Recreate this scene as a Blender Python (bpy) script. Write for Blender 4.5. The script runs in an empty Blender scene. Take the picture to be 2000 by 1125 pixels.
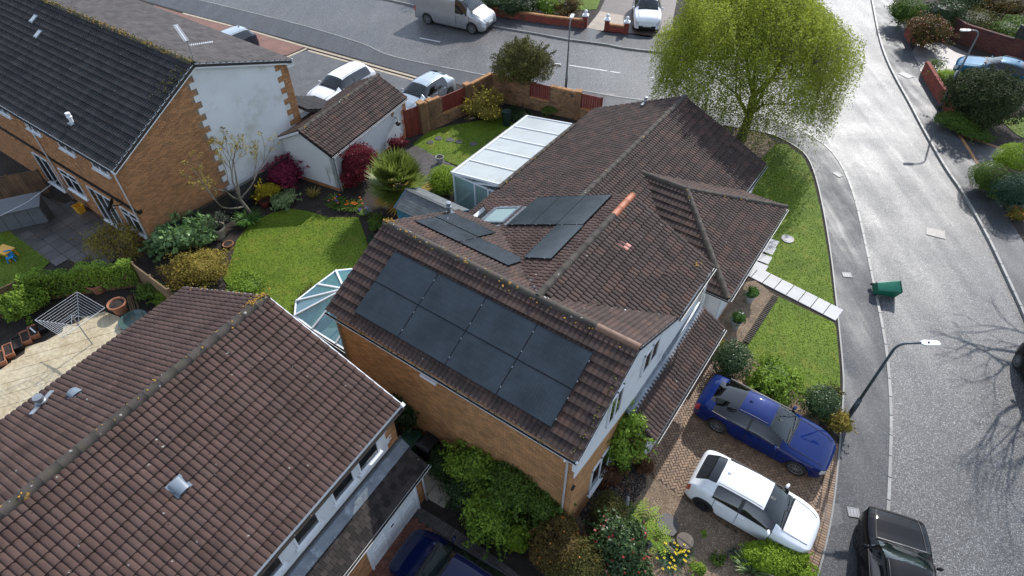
import bpy, bmesh, math, random
import numpy as np
from mathutils import Vector, Matrix
R = math.radians
rng = np.random.default_rng(7); random.seed(7)
scn = bpy.context.scene
col = scn.collection
# ------------------------------------------------------------------ camera
HC, FPX, PITCH = 20.0, 1225.0, R(45)
cd = bpy.data.cameras.new('camera'); cam = bpy.data.objects.new('camera', cd); col.objects.link(cam)
cam.location = (0, 0, HC); cam.rotation_euler = (R(90) - PITCH, 0, 0)
cd.sensor_width = 36; cd.lens = 36 * FPX / 2000; cd.clip_end = 3000; cd.clip_start = .1
scn.camera = cam
# ------------------------------------------------------------------ sky and sun
SUN_AZ, SUN_EL = R(31.5), R(36)          # azimuth measured from +Y towards +X
w = bpy.data.worlds.new('World'); scn.world = w; w.use_nodes = True
wn = w.node_tree; bg = wn.nodes['Background']
sk = wn.nodes.new('ShaderNodeTexSky'); sk.sky_type = 'NISHITA'; sk.sun_disc = False
sk.sun_elevation = SUN_EL; sk.sun_rotation = SUN_AZ; sk.air_density = 1.0; sk.dust_density = 0.12; sk.ozone_density = 1.0
hs = wn.nodes.new('ShaderNodeHueSaturation'); hs.inputs['Saturation'].default_value = .6      # thin cloud greys the blue
wn.links.new(sk.outputs[0], hs.inputs['Color']); wn.links.new(hs.outputs[0], bg.inputs[0]); bg.inputs[1].default_value = 0.15
sd = bpy.data.lights.new('sun', 'SUN'); sd.energy = 2.35; sd.angle = R(.6); sd.color = (1, .965, .92)
so = bpy.data.objects.new('sun', sd); col.objects.link(so); so.location = (20, 30, 40)
sdir = Vector((math.sin(SUN_AZ) * math.cos(SUN_EL), math.cos(SUN_AZ) * math.cos(SUN_EL), math.sin(SUN_EL)))
so.rotation_euler = sdir.to_track_quat('Z', 'Y').to_euler()
vs = scn.view_settings; vs.view_transform = 'Standard'; vs.look = 'None'; vs.gamma = 1; vs.exposure = 1.12; vs.use_curve_mapping = False
# ------------------------------------------------------------------ helpers
CP, SP = math.cos(PITCH), math.sin(PITCH)
def P(u, v, z=0.0):
    """ground survey: the point at height z that the photograph shows at (u, v)"""
    x = (u - 1000) / FPX; y = (562.5 - v) / FPX
    d = Vector((x, y * SP + CP, y * CP - SP)); t = (z - HC) / d.z
    return Vector((0, 0, HC)) + d * t
def proj(p):
    d = Vector(p) - Vector((0, 0, HC)); zc = d.y * CP - d.z * SP
    if zc < .1: return (-9999, -9999, zc)
    return (1000 + FPX * d.x / zc, 562.5 - FPX * (d.y * SP + d.z * CP) / zc, zc)
def pxm(p): return proj(p)[2] / FPX      # metres per photo pixel there

class MB:
    def __init__(s): s.v = []; s.f = []; s.m = []; s.r = []
    def add(s, vs, fs, mi=0, rnd=0.0):
        o = len(s.v); s.v += [tuple(p) for p in vs]; s.f += [tuple(i + o for i in f) for f in fs]
        s.m += [mi] * len(fs); s.r += [rnd] * len(vs); return s
    def box(s, c, d, rz=0, mi=0, M=None, rnd=0.0, taper=1.0):
        x, y, z = d[0] / 2, d[1] / 2, d[2] / 2
        vs = [Vector((a * x * (taper if e > 0 else 1), b * y * (taper if e > 0 else 1), e * z)) for e in (-1, 1) for a, b in ((-1, -1), (1, -1), (1, 1), (-1, 1))]
        if M is None: M = Matrix.Translation(c) @ Matrix.Rotation(rz, 4, 'Z')
        return s.add([M @ p for p in vs], [(3, 2, 1, 0), (4, 5, 6, 7), (0, 1, 5, 4), (1, 2, 6, 5), (2, 3, 7, 6), (3, 0, 4, 7)], mi, rnd)
    def bar(s, a, b, w, h, mi=0, up=(0, 0, 1)):
        a = Vector(a); b = Vector(b); d = (b - a); L = d.length; d.normalize()
        sd = d.cross(Vector(up)); sd = sd.normalized() if sd.length > 1e-6 else Vector((1, 0, 0)); u = sd.cross(d)
        M = Matrix((( d.x, sd.x, u.x, 0), (d.y, sd.y, u.y, 0), (d.z, sd.z, u.z, 0), (0, 0, 0, 1)))
        return s.box(None, (L, w, h), mi=mi, M=Matrix.Translation((a + b) / 2) @ M)
    def tube(s, pts, rad, n=8, mi=0, cap=True, rnd=0.0):
        pts = [Vector(p) for p in pts]; k = len(pts)
        if not hasattr(rad, '__len__'): rad = [rad] * k
        vs = []; pu = None
        for i, p in enumerate(pts):
            t = (pts[min(i + 1, k - 1)] - pts[max(i - 1, 0)]).normalized()
            if pu is None: pu = t.orthogonal().normalized()
            else:
                pu = pu - t * pu.dot(t); pu = pu.normalized() if pu.length > 1e-6 else t.orthogonal().normalized()
            q = t.cross(pu)
            for j in range(n):
                a = 2 * math.pi * j / n; vs.append(p + (pu * math.cos(a) + q * math.sin(a)) * rad[i])
        fs = [(i * n + j, i * n + (j + 1) % n, (i + 1) * n + (j + 1) % n, (i + 1) * n + j) for i in range(k - 1) for j in range(n)]
        if cap: fs += [tuple(range(n - 1, -1, -1)), tuple((k - 1) * n + j for j in range(n))]
        return s.add(vs, fs, mi, rnd)
    def lathe(s, prof, c=(0, 0, 0), n=20, mi=0, M=None):
        M = M or Matrix.Translation(c); k = len(prof)
        vs = [M @ Vector((r * math.cos(2 * math.pi * j / n), r * math.sin(2 * math.pi * j / n), z)) for r, z in prof for j in range(n)]
        fs = [(i * n + j, i * n + (j + 1) % n, (i + 1) * n + (j + 1) % n, (i + 1) * n + j) for i in range(k - 1) for j in range(n)]
        return s.add(vs, fs, mi)
    def prism(s, poly, z0, z1, mi=0, bottom=False):
        n = len(poly); a = sum(poly[i][0] * poly[(i + 1) % n][1] - poly[(i + 1) % n][0] * poly[i][1] for i in range(n))
        if a < 0: poly = poly[::-1]
        vs = [(p[0], p[1], z0) for p in poly] + [(p[0], p[1], z1) for p in poly]
        fs = [tuple(range(n, 2 * n))] + [(i, (i + 1) % n, n + (i + 1) % n, n + i) for i in range(n)]
        if bottom: fs.append(tuple(range(n - 1, -1, -1)))
        return s.add(vs, fs, mi)
    def quad(s, a, b, c, d, mi=0, rnd=0.0): return s.add([a, b, c, d], [(0, 1, 2, 3)], mi, rnd)
    def build(s, name, mats, parent=None, off=(0, 0, 0), smooth=False, loc=None, rz=0, rnd=False, tri=False):
        me = bpy.data.meshes.new(name)
        me.from_pydata([(p[0] - off[0], p[1] - off[1], p[2] - off[2]) for p in s.v], [], s.f)
        if not isinstance(mats, (list, tuple)): mats = [mats]
        for m in mats: me.materials.append(m)
        if any(s.m): me.polygons.foreach_set('material_index', s.m)
        if rnd: me.attributes.new('rnd', 'FLOAT', 'POINT').data.foreach_set('value', s.r)
        if smooth: me.polygons.foreach_set('use_smooth', [True] * len(s.f))
        o = bpy.data.objects.new(name, me); col.objects.link(o); o.parent = parent
        if loc is not None: o.location = loc
        o.rotation_euler.z = rz
        return o
def autosmooth(o, ang=40):
    me = o.data; me.polygons.foreach_set('use_smooth', [True] * len(me.polygons)); me.set_sharp_from_angle(angle=R(ang)); return o
def tag(o, label, cat, group=None, kind=None):
    if label: o['label'] = label
    if cat: o['category'] = cat
    if group: o['group'] = group
    if kind: o['kind'] = kind
    return o
def empty(name, loc, rz=0, label=None, cat=None, group=None):
    o = bpy.data.objects.new(name, None); col.objects.link(o); o.location = loc; o.rotation_euler.z = rz; o.empty_display_size = .3
    return tag(o, label, cat, group)
def struct(o): o['kind'] = 'structure'; return o
def copy_tree(o, parent=None):
    c = o.copy(); col.objects.link(c); c.parent = parent
    for ch in o.children: copy_tree(ch, c)
    return c

# ------------------------------------------------------------------ materials
def nt(name):
    m = bpy.data.materials.new(name); m.use_nodes = True; t = m.node_tree
    return m, t, t.nodes['Principled BSDF']
def N(t, typ, **kw):
    n = t.nodes.new('ShaderNode' + typ)
    for k, v in kw.items():
        if k in n.inputs: n.inputs[k].default_value = v
        else: setattr(n, k, v)
    return n
def pos(t, sc=(1, 1, 1), rz=0):
    g = N(t, 'NewGeometry'); mp = N(t, 'Mapping'); mp.inputs['Scale'].default_value = sc; mp.inputs['Rotation'].default_value = (0, 0, rz)
    t.links.new(g.outputs['Position'], mp.inputs['Vector']); return mp.outputs[0]
def ramp(t, fac, stops):
    r = N(t, 'ValToRGB'); e = r.color_ramp.elements
    while len(e) < len(stops): e.new(.5)
    for i, (p, c) in enumerate(stops): e[i].position = p; e[i].color = (*c, 1) if len(c) == 3 else c
    t.links.new(fac, r.inputs[0]); return r.outputs[0]
def mixc(t, a, b, fac, mode='MIX'):
    n = N(t, 'Mix', data_type='RGBA', blend_type=mode)
    for s, v in ((6, a), (7, b)):
        if isinstance(v, tuple): n.inputs[s].default_value = (*v, 1)
        else: t.links.new(v, n.inputs[s])
    if isinstance(fac, (int, float)): n.inputs[0].default_value = fac
    else: t.links.new(fac, n.inputs[0])
    return n.outputs[2]
def noise(t, v, scale, detail=4, rough=.6):
    n = N(t, 'TexNoise', Scale=scale, Detail=detail, Roughness=rough); t.links.new(v, n.inputs['Vector']); return n.outputs['Fac']
def bump(t, b, h, strength=.3, dist=.02):
    n = N(t, 'Bump', Strength=strength, Distance=dist); t.links.new(h, n.inputs['Height']); t.links.new(n.outputs[0], b.inputs['Normal'])
def mul(c, k): return tuple(min(1, x * k) for x in c)
def MAT(name, c, rough=.7, var=.18, scale=3.0, fine=40.0, bmp=.2, bd=.01, metal=0.0, spec=.5, rnd=0.0, coat=0.0, spots=None, stain=None, rvar=0.0, alt=None):
    """painted / mineral surface: large blotches + fine grain + optional per-piece tone, specks and stains"""
    m, t, b = nt(name); v = pos(t)
    n1 = noise(t, v, scale, 5); n2 = noise(t, v, fine, 3)
    cc = ramp(t, n1, [(.3, mul(c, 1 - var)), (.7, mul(c, 1 + var))])
    g = ramp(t, n2, [(.25, (1 - var * .8,) * 3), (.75, (1 + var * .6,) * 3)]); cc = mixc(t, cc, g, 1.0, 'MULTIPLY')
    if rnd:
        a = N(t, 'Attribute', attribute_name='rnd'); rr = ramp(t, a.outputs['Fac'], [(0, (1 - rnd,) * 3), (1, (1 + rnd,) * 3)]); cc = mixc(t, cc, rr, 1.0, 'MULTIPLY')
        if alt: cc = mixc(t, cc, alt[0], ramp(t, a.outputs['Fac'], [(alt[1], (0, 0, 0)), (alt[1] + .12, (alt[2],) * 3)]))
    if stain:
        n3 = noise(t, v, stain[1], 6, .7); f = ramp(t, n3, [(stain[2], (0, 0, 0)), (stain[2] + .13, (1, 1, 1))]); cc = mixc(t, cc, stain[0], f)
    for sc, size, dens, colr in (spots or []):
        vo = N(t, 'TexVoronoi', Scale=sc); wob = N(t, 'VectorMath', operation='ADD'); nv = N(t, 'TexNoise', Scale=sc * 2.5)
        t.links.new(v, nv.inputs['Vector']); ms = N(t, 'VectorMath', operation='SCALE'); ms.inputs['Scale'].default_value = .6 / sc; t.links.new(nv.outputs['Color'], ms.inputs[0])
        t.links.new(v, wob.inputs[0]); t.links.new(ms.outputs[0], wob.inputs[1]); t.links.new(wob.outputs[0], vo.inputs['Vector'])
        near = ramp(t, vo.outputs['Distance'], [(size, (1, 1, 1)), (size + .08, (0, 0, 0))])
        sep = N(t, 'SeparateColor'); t.links.new(vo.outputs['Color'], sep.inputs[0])
        sel = N(t, 'Math', operation='LESS_THAN'); t.links.new(sep.outputs[0], sel.inputs[0]); sel.inputs[1].default_value = dens
        mm = N(t, 'Math', operation='MULTIPLY'); t.links.new(near, mm.inputs[0]); t.links.new(sel.outputs[0], mm.inputs[1])
        cc = mixc(t, cc, colr, mm.outputs[0])
    t.links.new(cc, b.inputs['Base Color'])
    b.inputs['Roughness'].default_value = rough; b.inputs['Metallic'].default_value = metal; b.inputs['Specular IOR Level'].default_value = spec; b.inputs['Coat Weight'].default_value = coat
    if rvar:
        rr = ramp(t, n1, [(.35, (rough - rvar,) * 3), (.65, (rough + rvar,) * 3)]); t.links.new(rr, b.inputs['Roughness'])
    if bmp: bump(t, b, n2, bmp, bd)
    return m
def LEAF(name, dark, lite, trans=.3, rough=.55, spec=.35, clump=1.2):
    m, t, b = nt(name); a = N(t, 'Attribute', attribute_name='rnd'); v = pos(t); n1 = noise(t, v, clump, 2)
    ad = N(t, 'Math', operation='ADD'); t.links.new(a.outputs['Fac'], ad.inputs[0]); t.links.new(n1, ad.inputs[1])
    hf = N(t, 'Math', operation='MULTIPLY'); t.links.new(ad.outputs[0], hf.inputs[0]); hf.inputs[1].default_value = .66
    cc = ramp(t, hf.outputs[0], [(.22, dark), (.8, lite)])
    t.links.new(cc, b.inputs['Base Color']); b.inputs['Roughness'].default_value = min(1, rough + .12); b.inputs['Specular IOR Level'].default_value = spec * .45
    tr = N(t, 'BsdfTranslucent'); t.links.new(cc, tr.inputs[0]); mx = N(t, 'MixShader'); mx.inputs[0].default_value = trans
    out = t.nodes['Material Output']; t.links.new(b.outputs[0], mx.inputs[1]); t.links.new(tr.outputs[0], mx.inputs[2]); t.links.new(mx.outputs[0], out.inputs[0])
    return m
def GLASS(name, tint, gloss=.12, rough=.02, op=.25, opc=None):
    """see-through tinted pane with a fresnel reflection and a little dust"""
    m, t, b = nt(name); t.nodes.remove(b); out = t.nodes['Material Output']
    tr = N(t, 'BsdfTransparent'); tr.inputs[0].default_value = (*tint, 1); gl = N(t, 'BsdfGlossy'); gl.inputs['Roughness'].default_value = rough
    df = N(t, 'BsdfDiffuse'); df.inputs[0].default_value = (*(opc or mul(tint, .6)), 1)
    a = N(t, 'MixShader'); a.inputs[0].default_value = op; t.links.new(tr.outputs[0], a.inputs[1]); t.links.new(df.outputs[0], a.inputs[2])
    fr = N(t, 'Fresnel', IOR=1.5); ad = N(t, 'Math', operation='ADD'); t.links.new(fr.outputs[0], ad.inputs[0]); ad.inputs[1].default_value = gloss
    x = N(t, 'MixShader'); t.links.new(ad.outputs[0], x.inputs[0]); t.links.new(a.outputs[0], x.inputs[1]); t.links.new(gl.outputs[0], x.inputs[2]); t.links.new(x.outputs[0], out.inputs[0])
    return m
LICH = (.30, .17, .03); PALE = (.30, .29, .26)
M = {}
M['tile_brown'] = MAT('roof_tile_brown', (.064, .0435, .037), .78, .22, 1.3, 30, .35, .006, rnd=.2, spots=[(5, .08, .06, PALE), (3.3, .10, .03, (.13, .08, .035)), (9, .15, .14, (.02, .015, .014))], stain=((.034, .026, .025), 1.1, .56), spec=.22, alt=((.098, .052, .038), .74, .5))
M['tile_red'] = MAT('roof_tile_red_brown', (.080, .0485, .040), .8, .22, 1.3, 30, .35, .006, rnd=.2, spots=[(5, .09, .07, PALE), (3.0, .11, .04, (.14, .085, .04)), (9, .16, .16, (.022, .015, .013))], stain=((.050, .031, .027), 1.0, .55), spec=.22, alt=((.062, .042, .038), .72, .45))
M['tile_dark'] = MAT('roof_tile_charcoal', (.030, .028, .029), .7, .2, 1.3, 30, .3, .006, rnd=.25, spots=[(5, .09, .07, (.2, .2, .19))], stain=((.02, .019, .02), 1.2, .56), spec=.22)
M['ridge'] = MAT('ridge_tile_weathered', (.058, .046, .037), .85, .3, 2.5, 30, .4, .01, spots=[(5, .22, .16, LICH), (7, .18, .14, PALE)], stain=((.055, .048, .03), 2, .52))
M['ridge_moss'] = MAT('ridge_tile_mossy', (.085, .068, .05), .85, .3, 3, 30, .5, .015, spots=[(4, .32, .28, (.24, .14, .03)), (6, .2, .2, PALE)], stain=((.055, .055, .02), 2.2, .47))
M['ridge_new'] = MAT('ridge_tile_terracotta', (.42, .135, .06), .6, .12, 4, 40, .2)
M['ridge_tan'] = MAT('ridge_tile_tan', (.17, .095, .06), .65, .12, 4, 40, .2)
M['deck'] = MAT('roof_felt', (.035, .028, .026), .9)
M['moss'] = MAT('moss', (.09, .085, .02), .95, .4, 8, 60, .6, .02)
M['lichen'] = MAT('lichen_orange', (.34, .19, .02), .9, .35, 12, 70, .5, .01)
M['brick'] = MAT('brick_buff', (.36, .168, .068), .85, .14, 2, 60, .3, .006, rnd=.26, stain=((.21, .10, .05), .7, .60))
M['brick_tan'] = MAT('brick_yellow_tan', (.42, .215, .088), .85, .14, 2, 60, .3, .006, rnd=.24, stain=((.30, .15, .065), .6, .6))
M['brick_old'] = MAT('brick_weathered', (.27, .145, .07), .88, .3, 1.6, 50, .35, .008, rnd=.3, stain=((.035, .028, .022), 1.3, .56))
M['brick_red'] = MAT('brick_red', (.25, .052, .034), .85, .18, 2, 60, .3, .006, rnd=.28, stain=((.1, .03, .025), 1.2, .6))
M['brick_dark'] = MAT('brick_maroon_stained', (.12, .034, .026), .85, .25, 2, 60, .3, .006, rnd=.3, stain=((.05, .022, .02), 1.0, .5))
M['mortar'] = MAT('mortar', (.22, .17, .12), .95, .2, 3, 50, .3)
M['mortar_dark'] = MAT('mortar_dark', (.10, .08, .065), .95, .2, 3, 50, .3)
M['render'] = MAT('render_white', (.66, .67, .67), .8, .05, .8, 60, .25, .004, stain=((.42, .42, .39), .45, .60))
M['render_old'] = MAT('render_stained', (.62, .63, .63), .82, .07, .8, 60, .25, .004, stain=((.46, .46, .42), .5, .52))
M['white'] = MAT('white_plastic', (.74, .75, .76), .35, .04, 1, 30, 0)
M['white_dirty'] = MAT('white_gutter', (.62, .62, .60), .5, .15, 3, 30, 0, stain=((.16, .14, .11), 6, .62))
M['lead'] = MAT('lead_flashing', (.16, .18, .20), .45, .25, 3, 30, .3, .01, metal=.35, stain=((.33, .36, .38), 2, .55))
M['black'] = MAT('black_plastic', (.012, .012, .013), .4, .1, 3, 30, 0)
M['dark'] = MAT('dark_interior', (.02, .022, .024), .8, .1, 3, 30, 0)
M['steel'] = MAT('grey_metal', (.30, .32, .34), .4, .12, 5, 40, 0, metal=.6)
M['lamp_dark'] = MAT('lamp_column_dark', (.06, .075, .09), .45, .15, 5, 40, .1, metal=.3)
M['lamp_grey'] = MAT('lamp_column_grey', (.20, .21, .22), .45, .15, 5, 40, .1, metal=.4)
M['pane'] = GLASS('window_glass', (.55, .62, .65), .10, op=.3, opc=(.03, .04, .045))
M['wood'] = MAT('fence_wood', (.15, .085, .045), .85, .3, 2, 40, .3, rnd=.25)
M['wood_lite'] = MAT('fence_wood_light', (.24, .16, .085), .85, .25, 2, 40, .3, rnd=.2)
M['wood_red'] = MAT('red_stained_wood', (.19, .032, .022), .6, .15, 3, 40, .2, rnd=.15)
M['slat_black'] = MAT('black_painted_wood', (.018, .018, .02), .55, .2, 3, 40, .2)
M['terracotta'] = MAT('terracotta', (.38, .155, .085), .75, .15, 6, 40, .2, stain=((.30, .2, .15), 5, .58))
M['stone_pot'] = MAT('stone_pot', (.33, .29, .22), .8, .15, 5, 40, .2)
M['pot_grey'] = MAT('ribbed_grey_pot', (.33, .34, .33), .8, .12, 6, 40, .2)
M['soil'] = MAT('soil', (.032, .024, .018), .95, .35, 2, 25, .8, .05, spots=[(14, .2, .08, (.15, .12, .09))])
M['bark'] = MAT('bark', (.085, .062, .045), .9, .3, 3, 30, .6, .02)
M['bark_grey'] = MAT('bark_grey', (.17, .145, .115), .9, .25, 4, 30, .5, .02)
M['bark_moss'] = MAT('bark_mossy', (.075, .075, .03), .9, .3, 3, 30, .6, .02)
# ------------------------------------------------------------------ repeated pieces
def inpoly(x, y, poly):
    c = False; n = len(poly); j = n - 1
    for i in range(n):
        xi, yi = poly[i][0], poly[i][1]; xj, yj = poly[j][0], poly[j][1]
        if (yi > y) != (yj > y) and x < (xj - xi) * (y - yi) / (yj - yi) + xi: c = not c
        j = i
    return c
def inpoly_np(X, Y, poly):
    c = np.zeros(len(X), bool); n = len(poly); j = n - 1
    for i in range(n):
        xi, yi = poly[i][0], poly[i][1]; xj, yj = poly[j][0], poly[j][1]
        if yi != yj: c ^= ((yi > Y) != (yj > Y)) & (X < (xj - xi) * (Y - yi) / (yj - yi) + xi)
        j = i
    return c
def mesh_from(name, V, F, mat, rnd=None):
    me = bpy.data.meshes.new(name); me.from_pydata(V, [], F); me.materials.append(mat)
    if rnd is not None: me.attributes.new('rnd', 'FLOAT', 'POINT').data.foreach_set('value', rnd)
    return me
def quads_mesh(name, V, k, mat, rnd=None, smooth=False):
    """V: (n*k, 3) array, every k vertices one face"""
    V = np.asarray(V, np.float32); n = len(V) // k; me = bpy.data.meshes.new(name)
    me.vertices.add(len(V)); me.vertices.foreach_set('co', V.ravel()); me.loops.add(n * k); me.loops.foreach_set('vertex_index', np.arange(n * k, dtype=np.int32))
    me.polygons.add(n); me.polygons.foreach_set('loop_start', np.arange(0, n * k, k, dtype=np.int32)); me.update(calc_edges=True)
    me.materials.append(mat)
    if rnd is not None: me.attributes.new('rnd', 'FLOAT', 'POINT').data.foreach_set('value', np.repeat(rnd, k).astype(np.float32))
    return me
def link(name, me, parent=None, loc=None):
    o = bpy.data.objects.new(name, me); col.objects.link(o); o.parent = parent
    if loc is not None: o.location = loc
    return o
class Kit:
    """alike pieces of one thing: the largest in view become objects, the rest one joined part"""
    def __init__(s, name, base, mat, nvar=8, plural=None):
        s.name = name; s.base = base; s.mat = mat; s.nvar = nvar; s.items = []; s.extraV = []; s.extraF = []; s.extraR = []; s.meshes = [None] * nvar; s.plural = plural or name + 's'
    def put(s, M, hide=False): s.items.append((M, random.randrange(s.nvar), hide))
    def poly(s, V, F, r):
        o = len(s.extraV); s.extraV += [tuple(p) for p in V]; s.extraF += [tuple(i + o for i in f) for f in F]; s.extraR += [r] * len(V)
    def finish(s, parent, W=None, limit=300):
        W = W or Matrix.Identity(4); V0, F0 = s.base; sc = []
        for i, (M_, k, h) in enumerate(s.items):
            p = W @ M_.translation; u, v, d = proj(p); nz = (W.to_3x3() @ M_.to_3x3()) @ Vector((0, 0, 1))
            vis = (not h) and 0 < u < 2000 and 0 < v < 1125 and nz.dot(Vector((0, 0, HC)) - p) > 0
            sc.append((d if vis else 1e6 + d, i))
        sc.sort(); own = {i for d, i in sc[:limit] if d < 1e5}
        V = list(s.extraV); F = list(s.extraF); Rr = list(s.extraR); n0 = len(V0)
        for i, (M_, k, h) in enumerate(s.items):
            r = (k + .5) / s.nvar
            if i in own:
                if s.meshes[k] is None: s.meshes[k] = mesh_from(s.name, V0, F0, s.mat, [r] * n0)
                o = bpy.data.objects.new(s.name, s.meshes[k]); col.objects.link(o); o.parent = parent; o.matrix_basis = M_
            else:
                b = len(V); V += [tuple(M_ @ Vector(p)) for p in V0]; F += [tuple(j + b for j in f) for f in F0]; Rr += [r] * n0
        if V:
            o = link(s.plural, mesh_from(s.plural, V, F, s.mat, Rr), parent); o['kind'] = 'stuff'
def slab_base(lx, ly, h, ch=.006):
    x, y = lx / 2, ly / 2
    V = [(-x, -y, 0), (x, -y, 0), (x, y, 0), (-x, y, 0), (-x + ch, -y + ch, h), (x - ch, -y + ch, h), (x - ch, y - ch, h), (-x + ch, y - ch, h)]
    return V, [(4, 5, 6, 7), (0, 1, 5, 4), (1, 2, 6, 5), (2, 3, 7, 6), (3, 0, 4, 7)]
def px(pts, z=0.0): return [tuple(P(u, v, z)) for u, v in pts]
def spline(pts, n=6):
    pts = [Vector(p) for p in pts]; out = []
    for i in range(len(pts) - 1):
        a, b, c, d = pts[max(i - 1, 0)], pts[i], pts[i + 1], pts[min(i + 2, len(pts) - 1)]
        for k in range(n):
            t = k / n; out.append(.5 * ((2 * b) + (c - a) * t + (2 * a - 5 * b + 4 * c - d) * t * t + (3 * b - a - 3 * c + d) * t ** 3))
    out.append(pts[-1]); return out
def resample(pts, step):
    pts = [Vector(p) for p in pts]; out = [pts[0]]; acc = 0
    for a, b in zip(pts, pts[1:]):
        L = (b - a).length; t = step - acc
        while t <= L: out.append(a + (b - a) * (t / L)); t += step
        acc = (acc + L) % step
    return out

# ------------------------------------------------------------------ ground materials
def asphalt(name, base, r0, r1, spec=.6, agg=.5, wet=.5):
    m, t, b = nt(name); v = pos(t); n1 = noise(t, v, .35, 5, .6); n2 = noise(t, v, 26, 3, .7)
    vo = N(t, 'TexVoronoi', Scale=34.0); t.links.new(v, vo.inputs['Vector']); sp = N(t, 'SeparateColor'); t.links.new(vo.outputs['Color'], sp.inputs[0])
    c = ramp(t, n1, [(.3, mul(base, .8)), (.7, mul(base, 1.2))]); g = ramp(t, sp.outputs[0], [(.1, (1 - agg,) * 3), (.75, (1,) * 3), (.97, (1 + agg * 2.4,) * 3)])
    c = mixc(t, c, g, 1.0, 'MULTIPLY'); t.links.new(c, b.inputs['Base Color'])
    st = noise(t, pos(t, (1.1, .10, 1), R(-12)), 1.0, 4, .6); av = N(t, 'Math', operation='ADD'); t.links.new(n1, av.inputs[0]); t.links.new(st, av.inputs[1]); hv = N(t, 'Math', operation='MULTIPLY'); t.links.new(av.outputs[0], hv.inputs[0]); hv.inputs[1].default_value = .5
    rr = ramp(t, hv.outputs[0], [(.40, (r0,) * 3), (.60, (r1,) * 3)]); t.links.new(rr, b.inputs['Roughness']); b.inputs['Specular IOR Level'].default_value = spec
    ad = N(t, 'Math', operation='ADD'); t.links.new(sp.outputs[1], ad.inputs[0]); t.links.new(n2, ad.inputs[1]); bump(t, b, ad.outputs[0], wet, .012)
    return m
M['road'] = asphalt('asphalt_road_wet', (.10, .098, .098), .36, .52, .42, .6, .8)
M['pave'] = asphalt('asphalt_pavement_wet', (.062, .063, .067), .42, .68, .30, .35, .4)
M['kerb'] = MAT('kerb_concrete', (.24, .235, .22), .55, .2, 2, 40, .3, rnd=.18, stain=((.13, .13, .12), 2, .55))
M['concrete'] = MAT('concrete_slab', (.33, .33, .34), .55, .14, 1.5, 40, .3, rnd=.15)
M['paving_dark'] = MAT('patio_slabs_wet', (.075, .068, .062), .4, .35, 1.2, 30, .3, rnd=.3, stain=((.12, .09, .065), 1.0, .6))
M['stamped'] = None
M['paver'] = MAT('block_paver_buff', (.215, .136, .082), .65, .16, 1.5, 50, .3, rnd=.26, stain=((.135, .085, .06), .8, .58))
M['paver_red'] = MAT('block_paver_red', (.21, .080, .050), .6, .18, 1.5, 50, .3, rnd=.25)
M['sett'] = MAT('block_paver_charcoal', (.095, .085, .078), .55, .2, 1.5, 50, .3, rnd=.25)
M['sand'] = MAT('joint_sand', (.075, .055, .042), .95, .25, 3, 40, .3)
M['paint'] = MAT('road_paint_white', (.62, .62, .60), .6, .12, 6, 60, .2, stain=((.2, .2, .2), 8, .6))
M['iron'] = MAT('cast_iron_cover', (.13, .125, .12), .5, .2, 6, 60, .4, metal=.3)
M['gravel'] = MAT('gravel_bed', (.21, .15, .098), .9, .3, 3, 45, .9, .03, spots=[(22, .3, .3, (.32, .27, .21))])
M['pebble'] = MAT('pebbles', (.31, .225, .15), .7, .3, 6, 30, 0, rnd=.55)
M['chip_dark'] = MAT('dark_bark_chips', (.03, .026, .026), .8, .3, 4, 40, .6, rnd=.4)
def grassmat(name, dark, lite, yel):
    m, t, b = nt(name); v = pos(t); a = noise(t, v, .55, 5, .65); f = noise(t, v, 9, 4, .7); y = noise(t, v, 1.4, 4, .6)
    c = ramp(t, a, [(.32, dark), (.68, lite)]); g = ramp(t, f, [(.3, (.62,) * 3), (.7, (1.3,) * 3)]); c = mixc(t, c, g, 1.0, 'MULTIPLY')
    ff = ramp(t, y, [(.52, (0, 0, 0)), (.72, (.7,) * 3)]); c = mixc(t, c, yel, ff); t.links.new(c, b.inputs['Base Color'])
    b.inputs['Roughness'].default_value = .8; b.inputs['Specular IOR Level'].default_value = .25; bump(t, b, f, .45, .03); return m
M['lawn'] = grassmat('lawn_turf', (.074, .122, .008), (.126, .186, .013), (.165, .172, .022))
M['grass'] = LEAF('grass_blades', (.072, .122, .008), (.155, .215, .022), .35, .6, .3, .8)
def stamped():
    m, t, b = nt('stamped_concrete'); v = pos(t, rz=R(24)); n1 = noise(t, v, .8, 5, .65); n2 = noise(t, v, 7, 5, .7)
    c = ramp(t, n1, [(.3, (.42, .34, .21)), (.7, (.62, .55, .40))]); g = ramp(t, n2, [(.3, (.66, .62, .55)), (.7, (1.1,) * 3)]); c = mixc(t, c, g, 1.0, 'MULTIPLY')
    t.links.new(c, b.inputs['Base Color']); b.inputs['Roughness'].default_value = .42; bump(t, b, n2, .3, .01); return m
M['stamped'] = stamped()

# ------------------------------------------------------------------ ground, road, kerbs, pavements
g = MB(); g.quad((-400, -300, -.05), (400, -300, -.05), (400, 600, -.05), (-400, 600, -.05)); struct(g.build('ground', M['soil']))
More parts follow.
